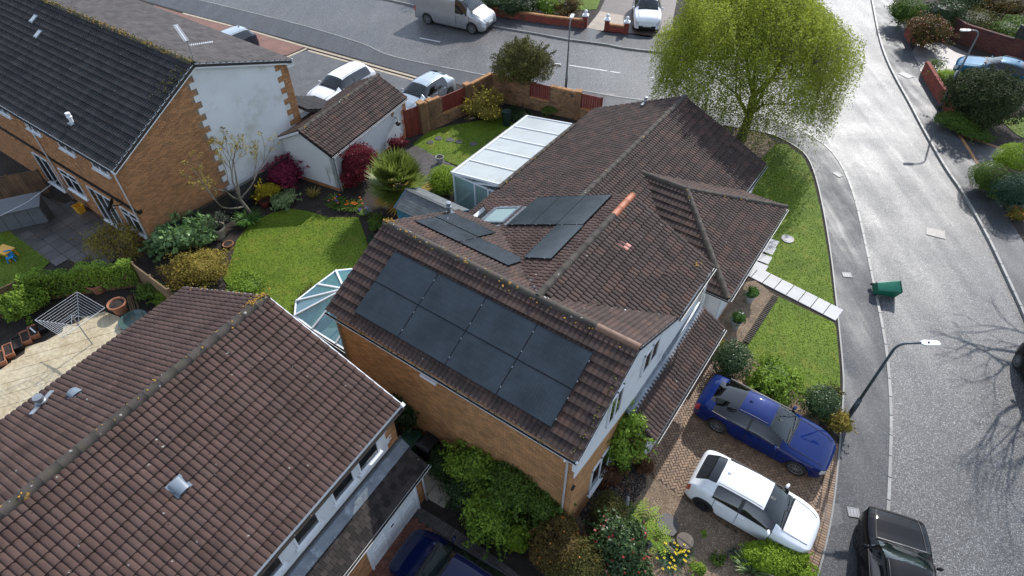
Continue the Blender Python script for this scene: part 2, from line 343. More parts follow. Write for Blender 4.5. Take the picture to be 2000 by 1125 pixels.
# unseen hills added to hide the bright horizon from reflections
hb = MB(); na = 72; hv = []
for rad_, zz, nz_ in ((130, -.04, 0), (175, 17, 5), (260, 34, 8), (395, 48, 12)):
    for i in range(na): a = 2 * math.pi * i / na; q = 1 + .05 * math.sin(3 * a + rad_) + .04 * math.sin(7 * a); hv.append((math.cos(a) * rad_ * q, 20 + math.sin(a) * rad_ * q, zz + nz_ * (math.sin(5 * a + rad_) * .5 + math.sin(11 * a) * .3)))
hb.add(hv, [(k * na + i, k * na + (i + 1) % na, (k + 1) * na + (i + 1) % na, (k + 1) * na + i) for k in range(3) for i in range(na)]); struct(hb.build('horizon_screen', MAT('horizon_screen_green', (.045, .06, .025), .95, .4, .08, 1.2, .5, .5), smooth=True))
KIN = [(1700, 1300), (1722, 1125), (1732, 997), (1736, 907), (1738, 813), (1732, 710), (1720, 632), (1704, 554), (1692, 495), (1673, 409), (1657, 358), (1638, 319), (1612, 288), (1572, 262), (1520, 241), (1471, 229), (1390, 216), (1300, 204), (1200, 191), (1134, 179), (1050, 168), (955, 151), (773, 114), (706, 87), (595, 53), (503, 30), (380, 0), (200, -44)]
BIN = [(1540, 1300), (1595, 1125), (1617, 1037), (1628, 970), (1638, 871), (1645, 773), (1644, 718), (1636, 632), (1631, 585), (1621, 499), (1606, 409), (1590, 343), (1571, 304), (1536, 279), (1500, 264), (1440, 252), (1350, 240), (1260, 230), (1180, 222), (1120, 205), (1040, 190), (955, 178), (826, 153), (712, 121), (599, 89), (499, 62), (357, 25), (200, -20)]
KR = [(1660, -140), (1690, -50), (1702, 0), (1717, 75), (1737, 131), (1775, 202), (1805, 259), (1846, 330), (1876, 374), (1923, 456), (1970, 554), (2003, 628), (2060, 780), (2100, 930), (2110, 1200)]
BR = [(1718, -140), (1736, -50), (1747, 0), (1767, 64), (1779, 97), (1797, 142), (1846, 217), (1872, 262), (1910, 322), (1952, 400), (2005, 490), (2060, 590), (2130, 740), (2190, 930), (2220, 1200)]
KT = [(500, -60), (650, -25), (755, 0), (816, 14), (880, 31), (953, 51), (1040, 66), (1111, 79), (1186, 89), (1214, 95), (1293, 104), (1380, 112), (1450, 108), (1510, 70), (1545, 0), (1560, -100)]
BT = [(560, -80), (700, -40), (790, -14), (850, 4), (920, 22), (980, 35), (1060, 46), (1143, 56), (1176, 61), (1225, 67), (1290, 74), (1380, 82), (1440, 75), (1480, 40), (1505, -20), (1510, -110)]
kin, bin_, kr, br, kt, bt = [spline(px(q)) for q in (KIN, BIN, KR, BR, KT, BT)]
road = MB()
road.add([(-70, -5, 0), (70, -5, 0), (70, 110, 0), (-70, 110, 0)], [(0, 1, 2, 3)])
road = struct(road.build('road', M['road']))
def slab(name, poly, z, mat, zb=-.03):
    b = MB(); b.prism(poly, zb, z); return struct(b.build(name, mat))
ZP = .10
blk_in = [tuple(p) for p in bin_] + [(-75, 62, 0), (-75, -20, 0), (8, -20, 0)]
blk_r = [tuple(p) for p in br] + [(60, 2, 0), (69, 2, 0), (69, 90, 0)]
blk_t = [tuple(p) for p in bt] + [(40, 100, 0), (-60, 100, 0)]
for q in (blk_in, blk_r, blk_t): slab('garden_soil', q, .08, M['soil'])
ks_base = slab_base(.9, .13, .15, .012)
def pavement(k, b, sgn):
    o = slab('pavement', [tuple(p) for p in k] + [tuple(p) for p in reversed(b)], ZP, M['pave'])
    kit = Kit('kerb_stone', ks_base, M['kerb'], 6); pts = resample(k, .915)
    for a, c in zip(pts, pts[1:]):
        d = c - a; mid = (a + c) / 2; u, v, _ = proj(mid)
        if -200 < u < 2200 and -150 < v < 1300:
            kit.put(Matrix.Translation((mid.x, mid.y, -.03)) @ Matrix.Rotation(math.atan2(d.y, d.x), 4, 'Z'))
    kit.finish(o, limit=300); return o
pav_in = pavement(kin, bin_, 1); pav_r = pavement(kr, br, 1); pav_t = pavement(kt, bt, 1)
# thin concrete edging along the back of the corner pavement
eb = MB(); pts = [p for p in bin_ if p.x > 5]
for a, c in zip(pts, pts[1:]): eb.bar((a.x, a.y, .09), (c.x, c.y, .09), .06, .07)
struct(eb.build('edging_strip', M['kerb']))
# road markings
for seg in ([(1085, 124), (1096, 125.6)], [(1112, 127.5), (1186, 138.5)], [(1192, 139.5), (1211, 142.5)], [(1271, 151), (1345, 160)], [(1612, 262), (1626, 288)], [(1594, 246), (1606, 258)], [(820, 74), (860, 82)], [(1420, 172), (1470, 178)]):
    a, c = P(*seg[0]), P(*seg[1]); b = MB(); b.bar((a.x, a.y, .003), (c.x, c.y, .003), .1, .006); b.build('road_marking', M['paint'], road)
# covers
def cover(u, v, lx, ly, rz, label, z=.0, mat='iron', rnd_=False):
    p = P(u, v, z); o = empty('manhole_cover', (p.x, p.y, z + .004), rz, label, 'manhole cover'); b = MB()
    if rnd_: b.lathe([(0, .02), (lx / 2, .02), (lx / 2, 0)], n=28)
    else: b.box((0, 0, .008), (lx, ly, .016))
    b.build('plate', M[mat], o); f = MB()
    if rnd_: f.lathe([(lx / 2 + .002, .0), (lx / 2 + .002, .03), (lx / 2 + .05, .03), (lx / 2 + .06, 0)], n=28); f.lathe([(lx * .32, .021), (lx * .32, .027), (lx * .36, .027), (lx * .36, .021)], n=28)
    else:
        for s in (-1, 1): f.box((s * (lx / 2 + .022), 0, .01), (.04, ly + .08, .024)); f.box((0, s * (ly / 2 + .022), .01), (lx, .04, .024))
        n = max(2, int(lx / .09))
        for i in range(n): f.box((-lx / 2 + (i + .5) * lx / n, 0, .018), (.02, ly * .86, .01))
    f.build('frame', M['kerb'] if mat != 'iron' else M['iron'], o)
cover(1827, 455, .75, .6, R(-25), 'square iron drain cover in the middle of the wet road')
cover(1190, 184, .55, .4, R(-8), 'road gully grate by the kerb beyond the bungalow roof')
cover(1884, 334, .45, .35, R(-60), 'road gully grate by the right-hand kerb, in front of the hedges')
cover(1636, 341, .38, .26, R(-60), 'small stop-tap cover in the corner pavement by the road bend', ZP, 'concrete')
cover(1654, 537, .32, .24, R(-8), 'small square cover in the pavement beside the fallen green bin', ZP, 'concrete')
cover(1667, 1001, .3, .26, R(-10), 'pale square cover in the pavement near the black pickup', ZP, 'concrete')
cover(1769, 147, .75, .5, R(-60), 'pale rectangular cover in the pavement by the red brick wall', ZP, 'concrete')
cover(1538, 467, .5, .5, 0, 'round pale manhole cover set in the front lawn', .115, 'concrete', True)
# darker tarmac patch
slab('pavement_patch', px([(1603, 985), (1640, 983), (1648, 1022), (1612, 1033)], ZP), ZP + .005, asphalt('asphalt_patch', (.045, .045, .047), .4, .5, .5, .35, .4), .05)

# ------------------------------------------------------------------ lawns, beds, gravel
LZ = .112
def lawn(name, pts, z=LZ, dens=330, raw=False, h=.036):
    q = pts if raw else px(pts, z); o = slab(name, q, z, M['lawn'], .02)
    xs = [p[0] for p in q]; ys = [p[1] for p in q]; area = (max(xs) - min(xs)) * (max(ys) - min(ys)); n = int(area * dens)
    X = rng.uniform(min(xs), max(xs), n); Y = rng.uniform(min(ys), max(ys), n); k = inpoly_np(X, Y, q); X = X[k]; Y = Y[k]; n = len(X); X = X + rng.normal(0, .035, n); Y = Y + rng.normal(0, .035, n)
    a = rng.uniform(0, 2 * np.pi, n); wd = rng.uniform(.012, .028, n); hh = rng.uniform(.4, 1.0, n) * h; ln = rng.uniform(-.03, .03, (n, 2)); V = np.zeros((n, 3, 3))
    V[:, 0] = np.stack([X - np.cos(a) * wd, Y - np.sin(a) * wd, np.full(n, z - .003)], 1); V[:, 1] = np.stack([X + np.cos(a) * wd, Y + np.sin(a) * wd, np.full(n, z - .003)], 1); V[:, 2] = np.stack([X + ln[:, 0], Y + ln[:, 1], z + hh], 1)
    s = link('grass', quads_mesh('grass', V.reshape(-1, 3), 3, M['grass'], rng.random(n))); s['kind'] = 'stuff'
    return o
LAWNS = {}
lawn('lawn', [(1516, 280), (1536, 282), (1569, 306), (1587, 344), (1603, 410), (1618, 500), (1628, 586), (1631, 602), (1598, 592), (1520, 552), (1488, 533), (1500, 505), (1490, 480), (1440, 500), (1400, 400), (1470, 330)])
lawn('lawn', [(1519, 578), (1629, 630), (1633, 640), (1640, 718), (1641, 780), (1600, 792), (1530, 750), (1462, 692), (1458, 668)])
lawn('lawn', [(452, 505), (462, 470), (490, 436), (530, 416), (566, 407), (600, 412), (640, 424), (700, 424), (716, 470), (740, 560), (690, 640), (560, 640), (470, 590), (436, 545)], dens=380)
lawn('lawn', [(806, 282), (835, 258), (875, 246), (930, 236), (990, 226), (1010, 250), (915, 330), (880, 318), (846, 304)])
lawn('lawn', [(-60, 436), (24, 448), (100, 508), (62, 545), (0, 580), (-60, 600)], dens=330)
lawn('lawn', [(1955, 235), (1990, 228), (2060, 240), (2060, 300), (1985, 262)], dens=300)
lawn('lawn', [(1128, 20), (1165, 18), (1184, -30), (1100, -40), (1096, 4)], dens=200)
slab('soil_bed', px([(640, 424), (600, 412), (560, 404), (470, 400), (440, 430), (400, 480), (330, 560), (260, 500), (440, 350), (650, 360), (800, 300), (830, 330), (740, 430)], .1), .095, M['soil'])
# gravel beds
def stones(name, pts, n, s0, s1, mat, z):
    q = px(pts, z); o = slab('gravel_bed', q, z, M['gravel'], .02)
    xs = [p[0] for p in q]; ys = [p[1] for p in q]; X = rng.uniform(min(xs), max(xs), n); Y = rng.uniform(min(ys), max(ys), n); k = inpoly_np(X, Y, q); X = X[k]; Y = Y[k]; n = len(X)
    S = rng.uniform(s0, s1, (n, 3)) * np.array([1, .8, .6]); a = rng.uniform(0, 2 * np.pi, n); base = np.array([(1, 0, 0), (0, 1, 0), (-1, 0, 0), (0, -1, 0), (.1, .1, 1)]); tri = [(0, 1, 4), (1, 2, 4), (2, 3, 4), (3, 0, 4)]
    V = base[None] * S[:, None]; c, s_ = np.cos(a)[:, None], np.sin(a)[:, None]; V = np.stack([V[..., 0] * c - V[..., 1] * s_ + X[:, None], V[..., 0] * s_ + V[..., 1] * c + Y[:, None], V[..., 2] + z - .002], 2)
    me = quads_mesh(name, V[:, np.array(tri)].reshape(-1, 3), 3, M[mat], np.repeat(rng.random(n), 4)); s = link(name, me); s['kind'] = 'stuff'; return o
stones('gravel', [(1256, 912), (1300, 950), (1420, 1030), (1575, 1122), (1560, 1190), (1150, 1190), (1080, 1090), (1120, 1000), (1190, 960)], 26000, .012, .032, 'pebble', .10)
stones('gravel', [(1395, 560), (1475, 548), (1516, 578), (1456, 668), (1400, 700), (1370, 660)], 9000, .012, .03, 'pebble', .10)
stones('gravel', [(1420, 735), (1460, 690), (1530, 745), (1600, 790), (1600, 830), (1500, 790)], 4000, .012, .03, 'pebble', .10)
stones('gravel', [(1405, 290), (1440, 250), (1495, 262), (1515, 278), (1497, 318), (1450, 320)], 4000, .015, .035, 'pebble', .10)
b = stones('bark_chips', [(1126, 990), (1180, 900), (1240, 890), (1262, 918), (1262, 950), (1222, 1000), (1150, 1050)], 6000, .02, .05, 'chip_dark', .104)
slab('soil_bed', px([(812, 978), (860, 975), (1130, 1000), (1100, 1160), (1010, 1140), (930, 1075)], .09), .094, M['soil'])
# ------------------------------------------------------------------ block paving
def paved(name, pts, rot, mat, z=.092, h=.018, lx=.2, ly=.1, pattern='herring', border=None, label=None, limit=300, bmat=None):
    q = px(pts, z); bed = slab(name, q, z, M['sand'], .02); kit = Kit('paver', slab_base(lx - .008, ly - .008, h, .007), M[mat], 8)
    bl = []
    if border:
        bp = resample(spline(px(border[0], z), 4), ly); rows = border[1]; bk = Kit('edge_paver', slab_base(ly - .008, lx - .008, h, .007), M[bmat or mat], 6)
        side = border[2]; band = [Vector(p) for p in bp]
        for a, c in zip(bp, bp[1:]):
            d = (c - a).normalized(); nrm = Vector((-d.y, d.x, 0)) * side; ang = math.atan2(d.y, d.x)
            for r_ in range(rows): bk.put(Matrix.Translation((a + c) / 2 + nrm * (lx * (r_ + .5)) + Vector((0, 0, .001))) @ Matrix.Rotation(ang, 4, 'Z'))
            bl.append((a + c) / 2)
        bk.finish(bed, limit=150)
    cx = sum(p[0] for p in q) / len(q); cy = sum(p[1] for p in q) / len(q); ca, sa = math.cos(rot), math.sin(rot)
    rad = max(math.hypot(p[0] - cx, p[1] - cy) for p in q); n = int(rad / ly) + 3
    def test(x, y):
        if not inpoly(x, y, q): return False
        if bl:
            m_ = min((p.x - x) ** 2 + (p.y - y) ** 2 for p in bl[::3])
            if m_ < (border[1] * lx + .06) ** 2: return False
        return True
    if pattern == 'herring':
        for i in range(-2 * n, 2 * n):
            for j in range(-n, n):
                ox, oy = i + 2 * j, i - 2 * j
                if abs(ox) > n + 2 or abs(oy) > n + 2: continue
                for bx_, by_, r_ in ((1, .5, 0), (.5, 2, 90)):
                    lxx, lyy = (ox + bx_) * ly, (oy + by_) * ly; x = cx + lxx * ca - lyy * sa; y = cy + lxx * sa + lyy * ca
                    if test(x, y): kit.put(Matrix.Translation((x, y, z + random.uniform(-.002, .002))) @ Matrix.Rotation(rot + R(r_), 4, 'Z'))
    else:
        for j in range(-int(rad / ly) - 2, int(rad / ly) + 2):
            for i in range(-int(rad / lx) - 2, int(rad / lx) + 2):
                lxx, lyy = (i + .5 * (j % 2 if pattern == 'brick' else 0)) * lx, j * ly; x = cx + lxx * ca - lyy * sa; y = cy + lxx * sa + lyy * ca
                if test(x, y): kit.put(Matrix.Translation((x, y, z + random.uniform(-.003, .003))) @ Matrix.Rotation(rot + R(random.uniform(-.6, .6)), 4, 'Z'))
    kit.finish(bed, limit=limit); return bed
paved('driveway', [(1268, 922), (1225, 870), (1240, 850), (1340, 690), (1395, 680), (1440, 740), (1520, 795), (1600, 835), (1639, 866), (1632, 955), (1621, 1031), (1600, 1100), (1586, 1140), (1576, 1122), (1420, 1030), (1300, 950)], R(-35 + 45), 'paver', lx=.2, ly=.1,
      border=([(1638, 868), (1631, 955), (1620, 1031), (1599, 1104), (1588, 1140)], 2, -1))
paved('driveway', [(812, 985), (900, 1040), (1000, 1112), (1040, 1150), (1000, 1250), (660, 1250), (690, 1100)], R(-31 + 45), 'paver_red', border=([(808, 982), (900, 1040), (1000, 1112), (1040, 1150)], 2, -1), bmat='sett')
# grey drive of the far house, pale edging, and the red one next door
def brickmat(name, c, c2, mort, sx, rz):
    m, t, b = nt(name); v = pos(t, rz=rz); br_ = N(t, 'TexBrick', Scale=sx); br_.inputs['Color1'].default_value = (*c, 1); br_.inputs['Color2'].default_value = (*c2, 1); br_.inputs['Mortar'].default_value = (*mort, 1)
    br_.inputs['Mortar Size'].default_value = .03; br_.inputs['Brick Width'].default_value = .5; br_.inputs['Row Height'].default_value = .25; t.links.new(v, br_.inputs['Vector'])
    n1 = noise(t, v, 1.2, 5); cc = mixc(t, br_.outputs[0], ramp(t, n1, [(.3, (.75,) * 3), (.7, (1.2,) * 3)]), 1.0, 'MULTIPLY'); t.links.new(cc, b.inputs['Base Color']); b.inputs['Roughness'].default_value = .55; bump(t, b, br_.outputs['Fac'], -.4, .01); return m
slab('driveway', px([(599, 99), (820, 158), (808, 185), (790, 260), (640, 330), (560, 230), (520, 120)], .1), .1, brickmat('block_paving_grey', (.115, .112, .11), (.085, .083, .082), (.05, .05, .05), 2.5, R(40)), .02)
slab('driveway', px([(300, 10), (357, 27), (499, 64), (596, 91), (560, 108), (480, 100), (300, 60)], .1), .1, brickmat('block_paving_red', (.26, .105, .062), (.20, .085, .055), (.1, .06, .04), 2.5, R(40)), .02)
eb = MB()
for A, B_ in (((357, 26), (499, 63)), ((499, 63), (599, 92)), ((599, 92), (826, 155)), ((602, 99), (820, 160)), ((599, 95), (560, 112))):
    a, c = P(*A, .1), P(*B_, .1); eb.bar((a.x, a.y, .1), (c.x, c.y, .1), .2, .03)
struct(eb.build('edging_strip', MAT('edging_buff', (.40, .33, .24), .7, .15, 3, 40, .2)))
slab('driveway', px([(1782, 100), (1800, 75), (1860, 90), (1990, 150), (2100, 170), (2100, 230), (1830, 160), (1799, 142)], .1), .1, brickmat('block_paving_mauve', (.21, .18, .17), (.16, .135, .13), (.09, .08, .08), 2.2, R(30)), .02)
slab('driveway', px([(1912, 322), (1875, 265), (1885, 262), (1990, 300), (2060, 340), (1960, 345)], .1), .1, asphalt('asphalt_drive', (.04, .04, .042), .35, .45), .02)
eb = MB()
for A, B_ in (((1874, 263), (1911, 322)), ((1880, 264), (1960, 292))):
    a, c = P(*A, .1), P(*B_, .1); eb.bar((a.x, a.y, .1), (c.x, c.y, .1), .18, .03)
struct(eb.build('edging_strip', MAT('edging_orange', (.32, .17, .075), .7, .15, 3, 40, .2)))
slab('driveway', px([(1176, 62), (1150, 52), (1172, 20), (1200, -40), (1330, -40), (1310, 60), (1267, 73), (1226, 66)], .1), .1, brickmat('block_paving_brown', (.12, .08, .06), (.095, .062, .048), (.05, .04, .035), 2.5, R(15)), .02)
slab('path', px([(1146, 54), (1176, 60), (1222, 64), (1230, 33), (1172, 22)], .1), .106, brickmat('path_buff', (.36, .28, .20), (.30, .235, .165), (.2, .16, .12), 2.5, R(15)), .02)
# front path of big pale slabs
A0, A1, B0 = P(1466, 542, .11), P(1632, 627, .11), P(1484, 530, .11)
dp = A1 - A0; np_ = Vector((-dp.y, dp.x, 0)).normalized() * .86; pathbed = slab('path', [tuple(A0 - dp * .12), tuple(A1), tuple(A1 + np_), tuple(A0 - dp * .12 + np_)], .098, M['sand'], .02)
ang = math.atan2(dp.y, dp.x); n = 7
for i in range(-1, n):
    c = A0 + dp * ((i + .5) / n) + np_ / 2; b = MB(); V, F_ = slab_base(dp.length / n - .02, .84, .03, .008); b.add(V, F_, rnd=random.random())
    b.build('paving_slab', M['concrete'], pathbed, loc=(c.x, c.y, .098 + random.uniform(0, .004)), rz=ang, rnd=True)
for i, (u, v) in enumerate(((1484, 522), (1492, 505), (1500, 487), (1506, 474))):
    c = P(u, v, .11); b = MB(); V, F_ = slab_base(.62, .6, .03, .008); b.add(V, F_, rnd=random.random())
    b.build('paving_slab', M['concrete'], pathbed, loc=(c.x, c.y, .099), rz=R(-35), rnd=True)
# dark wet patio of the far-left house
pq = [(24, 448), (-40, 436), (-60, 400), (60, 380), (160, 405), (275, 452), (310, 500), (268, 505), (185, 512), (104, 508)]
paved('patio', pq, R(-35), 'paving_dark', z=.095, h=.02, lx=.62, ly=.62, pattern='grid', limit=120)
paved('path', [(792, 292), (812, 284), (905, 335), (905, 380), (850, 360), (800, 330)], R(-20), 'sett', z=.095, h=.02, lx=.2, ly=.1, pattern='brick', limit=200)
# stamped concrete patio behind the near roof
SQ = px([(-20, 735), (60, 682), (132, 642), (170, 618), (204, 608), (232, 618), (258, 640), (300, 720), (0, 960), (-60, 900)], .11)
sp_ = slab('patio', SQ, .104, M['stamped'], .02)
kit = Kit('patio_slab', slab_base(.888, .588, .014, .008), M['stamped'], 4); ca, sa = math.cos(R(24)), math.sin(R(24)); cx, cy = -15.5, 14.2
for i in range(-9, 9):
    for j in range(-14, 14):
        lx_, ly_ = (i + .5 * (j % 2)) * .9, j * .6; x, y = cx + lx_ * ca - ly_ * sa, cy + lx_ * sa + ly_ * ca
        if inpoly(x, y, SQ): kit.put(Matrix.Translation((x, y, .104)) @ Matrix.Rotation(R(24), 4, 'Z'))
kit.finish(sp_, limit=120)
for i, (u, v) in enumerate(((832, 938), (862, 965))):
    c = P(u, v, .1); b = MB(); V, F_ = slab_base(.74, .74, .035, .01); b.add(V, F_, rnd=.2 + .3 * i); b.build('paving_slab', M['stone_pot'], None, loc=(c.x, c.y, .1), rz=R(-31)); o = bpy.data.objects[-1] if False else None
for o in [o for o in bpy.data.objects if o.name.startswith('paving_slab') and o.parent is None]: struct(o)
for i, (u, v) in enumerate(((840, 278), (856, 270), (879, 273), (896, 277), (925, 281))):
    c = P(u, v, .12); b = MB(); b.lathe([(0, .03), (.19 + .02 * (i % 3), .03), (.22 + .02 * (i % 3), 0)], n=14)
    tag(b.build('stepping_stone', M['sett'], loc=(c.x, c.y, .11)), ('grey round stepping stone in the small lawn, ' + ['nearest the red gate', 'second from the red gate', 'middle one of five', 'fourth from the red gate', 'nearest the lean-to'][i]), 'stepping stone', 'stepping stones in the small lawn')
# ------------------------------------------------------------------ houses
def tile_base():
    xs = [0, .035, .075, .16, .27, .40, .455, .50, .535, .575, .66, .77, .90, .955, 1.0]; zs = [-.008, -.006, .014, .022, .022, .015, -.005, -.008, -.006, .014, .022, .022, .015, -.005, -.008]
    n = len(xs); V = [(x, 0, z + .060) for x, z in zip(xs, zs)] + [(x, .405, z) for x, z in zip(xs, zs)] + [(x, 0.035, z + .004) for x, z in zip(xs, zs)]
    F = [(i, i + 1, n + i + 1, n + i) for i in range(n - 1)] + [(2 * n + i, 2 * n + i + 1, i + 1, i) for i in range(n - 1)]
    return V, F
TILE = tile_base(); GAUGE = .335
BRK = slab_base(.213, .064, .011, .003)
def clip_faces(V, F, planes):
    out = []
    for f in F:
        q = [Vector(V[i]) for i in f]
        for pt, nm in planes:
            r = []
            for i in range(len(q)):
                a, b = q[i], q[(i + 1) % len(q)]; da = (a.x - pt[0]) * nm[0] + (a.y - pt[1]) * nm[1]; db = (b.x - pt[0]) * nm[0] + (b.y - pt[1]) * nm[1]
                if da >= 0: r.append(a)
                if (da >= 0) != (db >= 0): r.append(a + (b - a) * (da / (da - db)))
            q = r
            if len(q) < 3: break
        if len(q) >= 3: out.append(q)
    return out
class House:
    def __init__(s, name, az, s0, b0, label, cat='house', tile='tile_brown', brick='brick', tv=8):
        s.az = R(az); s.off = (s0, b0, 0); c, n = math.cos(s.az), math.sin(s.az)
        s.e = empty(name, (s0 * c + b0 * n, -s0 * n + b0 * c, 0), -s.az, label, cat); s.Wm = Matrix.Translation(s.e.location) @ Matrix.Rotation(-s.az, 4, 'Z')
        s.tiles = Kit('roof_tile', TILE, M[tile], tv); s.bricks = Kit('brick', BRK, M[brick], 8); s.hide = []; s.shift = Matrix.Translation((-s0, -b0, 0))
    def part(s, b, name, mat, parent=None, **k): return b.build(name, mat, parent or s.e, off=s.off, **k)
    def world(s, p): return s.Wm @ (Vector(p) - Vector(s.off))
    def slope(s, O, ux, uy, width, run, rise, clips=(), deck=True, tw=.33, kit=None, gauge=GAUGE):
        kit = kit or s.tiles; O = Vector(O); X = Vector((*ux, 0)).normalized(); Yh = Vector((*uy, 0)).normalized(); L = math.hypot(run, rise); Y = (Yh * run + Vector((0, 0, rise))) / L; Z = X.cross(Y)
        nx = max(1, round(width / tw)); w_ = width / nx; ny = math.ceil(L / gauge - .1); g_ = L / ny
        top = [((O + Yh * (run + .02))[:2], (-Yh.x, -Yh.y))]
        planes = list(clips)
        for j in range(ny):
            for i in range(nx):
                o = O + X * (i * w_) + Y * (j * g_); Mx = Matrix(((X.x * w_, Y.x, Z.x, o.x), (X.y * w_, Y.y, Z.y, o.y), (X.z * w_, Y.z, Z.z, o.z), (0, 0, 0, 1)))
                pl = planes + (top if j >= ny - 1 else [])
                Ml = s.shift @ Mx
                if pl:
                    cs = [Mx @ Vector(c) for c in ((0, 0, 0), (1, 0, 0), (1, .405, 0), (0, .405, 0))]
                    dmin = [min((c.x - p[0]) * n_[0] + (c.y - p[1]) * n_[1] for c in cs) for p, n_ in pl]; dmax = [max((c.x - p[0]) * n_[0] + (c.y - p[1]) * n_[1] for c in cs) for p, n_ in pl]
                    if min(dmax) <= 0: continue
                    if min(dmin) < 0:
                        fs = clip_faces([Mx @ Vector(v) for v in TILE[0]], TILE[1], pl); r = (random.randrange(8) + .5) / 8
                        for q in fs: kit.poly([Vector(p) - Vector(s.off) for p in q], [tuple(range(len(q)))], r)
                        continue
                c = o + X * w_ / 2 + Y * .2; hid = any(inpoly(c.x, c.y, h) for h in s.hide)
                kit.put(Ml, hid)
        if deck:
            a, b_, c, d = O + X * width, O, O + Y * L, O + X * width + Y * L; q = [O, a, d, c]
            pts = clip_faces(q, [(0, 1, 2, 3)], planes) if planes else [q]
            if pts:
                b = MB(); k = len(pts[0]); dn = Z * -.03; dn2 = Z * -.14
                b.add([p + dn for p in pts[0]] + [p + dn2 for p in pts[0]], [tuple(range(k)), tuple(range(2 * k - 1, k - 1, -1))] + [((i + 1) % k, i, k + i, k + (i + 1) % k) for i in range(k)]); return s.part(b, 'roof', M['deck'])
    def ridge(s, A, B, mat='ridge', r=.125, seg=.45, end=None, lift=.0):
        A, B = Vector(A), Vector(B); d = B - A; n = max(1, round(d.length / seg)); d.normalize(); L = (B - A).length / n
        sd = d.cross(Vector((0, 0, 1))).normalized(); up = sd.cross(d)
        for i in range(n):
            m_ = end[1] if end and (i < end[0] if end[0] > 0 else i >= n + end[0]) else mat
            b = MB(); vs_ = []; k = 9
            for x, rr in ((-.005, r * 1.0), (L * .5, r * .985), (L * .975, r * .975), (L * 1.0, r * 1.03)):
                for j in range(k): a = math.pi * (j / (k - 1)) * 1.1 - .157; vs_.append(d * x + sd * (math.cos(a) * rr) + up * (math.sin(a) * rr * .9 - .035 + lift))
            b.add(vs_, [(q * k + j, q * k + j + 1, (q + 1) * k + j + 1, (q + 1) * k + j) for q in range(3) for j in range(k - 1)])
            o = b.build('ridge_tile', M[m_], s.e, smooth=True); p = A + d * (i * L); o.location = p - Vector(s.off)
            o.rotation_euler = (random.uniform(-.012, .012), random.uniform(-.012, .012), random.uniform(-.012, .012))
    def brickwall(s, A, B, z0, z1, pred=None, kit=None, mort='mortar', back=True, gable=None, name='wall', proud=0.0):
        A = Vector((*A, 0)); B = Vector((*B, 0)); d = B - A; W_ = d.length; ux = d.normalized(); n = ux.cross(Vector((0, 0, 1))); kit = kit or s.bricks
        nx = max(1, round(W_ / .225)); bw = W_ / nx; rows = int((z1 - z0) / .075)
        for j in range(rows):
            z = z0 + (j + .5) * .075
            for i in range(nx + (j % 2)):
                x = (i + .5 - (j % 2) * .5) * bw; sc = bw / .225
                if j % 2 and i in (0, nx): x = bw * .25 if i == 0 else W_ - bw * .25; sc *= .5
                if pred and not pred(x, z): continue
                p = A + ux * x + n * proud + Vector((0, 0, z)); Mx = Matrix(((ux.x * sc, 0, n.x, p.x), (ux.y * sc, 0, n.y, p.y), (0, 1, 0, p.z), (0, 0, 0, 1)))
                kit.put(s.shift @ Mx)
        if back:
            b = MB(); t = n * -.2
            prof = gable or [(0, z0), (W_, z0), (W_, z1), (0, z1)]; q = [A + ux * x + Vector((0, 0, z)) for x, z in prof]; k = len(q)
            b.add(q + [p + t for p in q], [tuple(range(k)), tuple(range(2 * k - 1, k - 1, -1))] + [((i + 1) % k, i, k + i, k + (i + 1) % k) for i in range(k)])
            return s.part(b, name, M[mort])
    def plain(s, A, B, prof, mat, name='wall', t=.2, proud=0.0):
        A = Vector((*A, 0)); B = Vector((*B, 0)); d = B - A; ux = d.normalized(); n = ux.cross(Vector((0, 0, 1)))
        q = [A + ux * x + n * proud + Vector((0, 0, z)) for x, z in prof]; k = len(q); b = MB()
        b.add(q + [p - n * t for p in q], [tuple(range(k)), tuple(range(2 * k - 1, k - 1, -1))] + [((i + 1) % k, i, k + i, k + (i + 1) % k) for i in range(k)])
        return s.part(b, name, M[mat])
    def window(s, A, B, x0, x1, z0, z1, lights=2, name='window', sill=True, transom=None, proud=.0, fmat='white', gmat='pane', fw=.055, dep=.05):
        A = Vector((*A, 0)); B = Vector((*B, 0)); ux = (B - A).normalized(); n = ux.cross(Vector((0, 0, 1)))
        def pt(x, z, o): return A + ux * x + n * (o + proud) + Vector((0, 0, z))
        f = MB()
        def bx(xa, xb, za, zb, o0, o1): 
            v = [pt(x, z, o) for o in (o0, o1) for x, z in ((xa, za), (xb, za), (xb, zb), (xa, zb))]; f.add(v, [(4, 5, 6, 7), (0, 4, 7, 3), (5, 1, 2, 6), (7, 6, 2, 3), (0, 1, 5, 4)])
        bx(x0, x1, z1 - fw, z1, 0, dep); bx(x0, x1, z0, z0 + fw, 0, dep + .002); bx(x0, x0 + fw, z0, z1, 0, dep + .004); bx(x1 - fw, x1, z0, z1, 0, dep + .004)
        for i in range(1, lights): xm = x0 + (x1 - x0) * i / lights; bx(xm - fw * .6, xm + fw * .6, z0, z1, 0, dep + .001)
        if transom: bx(x0, x1, transom - fw * .5, transom + fw * .5, 0, dep - .003)
        o = s.part(f, name, M[fmat])
        b = MB(); b.quad(pt(x0 + .01, z0 + .01, .012), pt(x1 - .01, z0 + .01, .012), pt(x1 - .01, z1 - .01, .012), pt(x0 + .01, z1 - .01, .012)); s.part(b, 'backing', M['dark'], o)
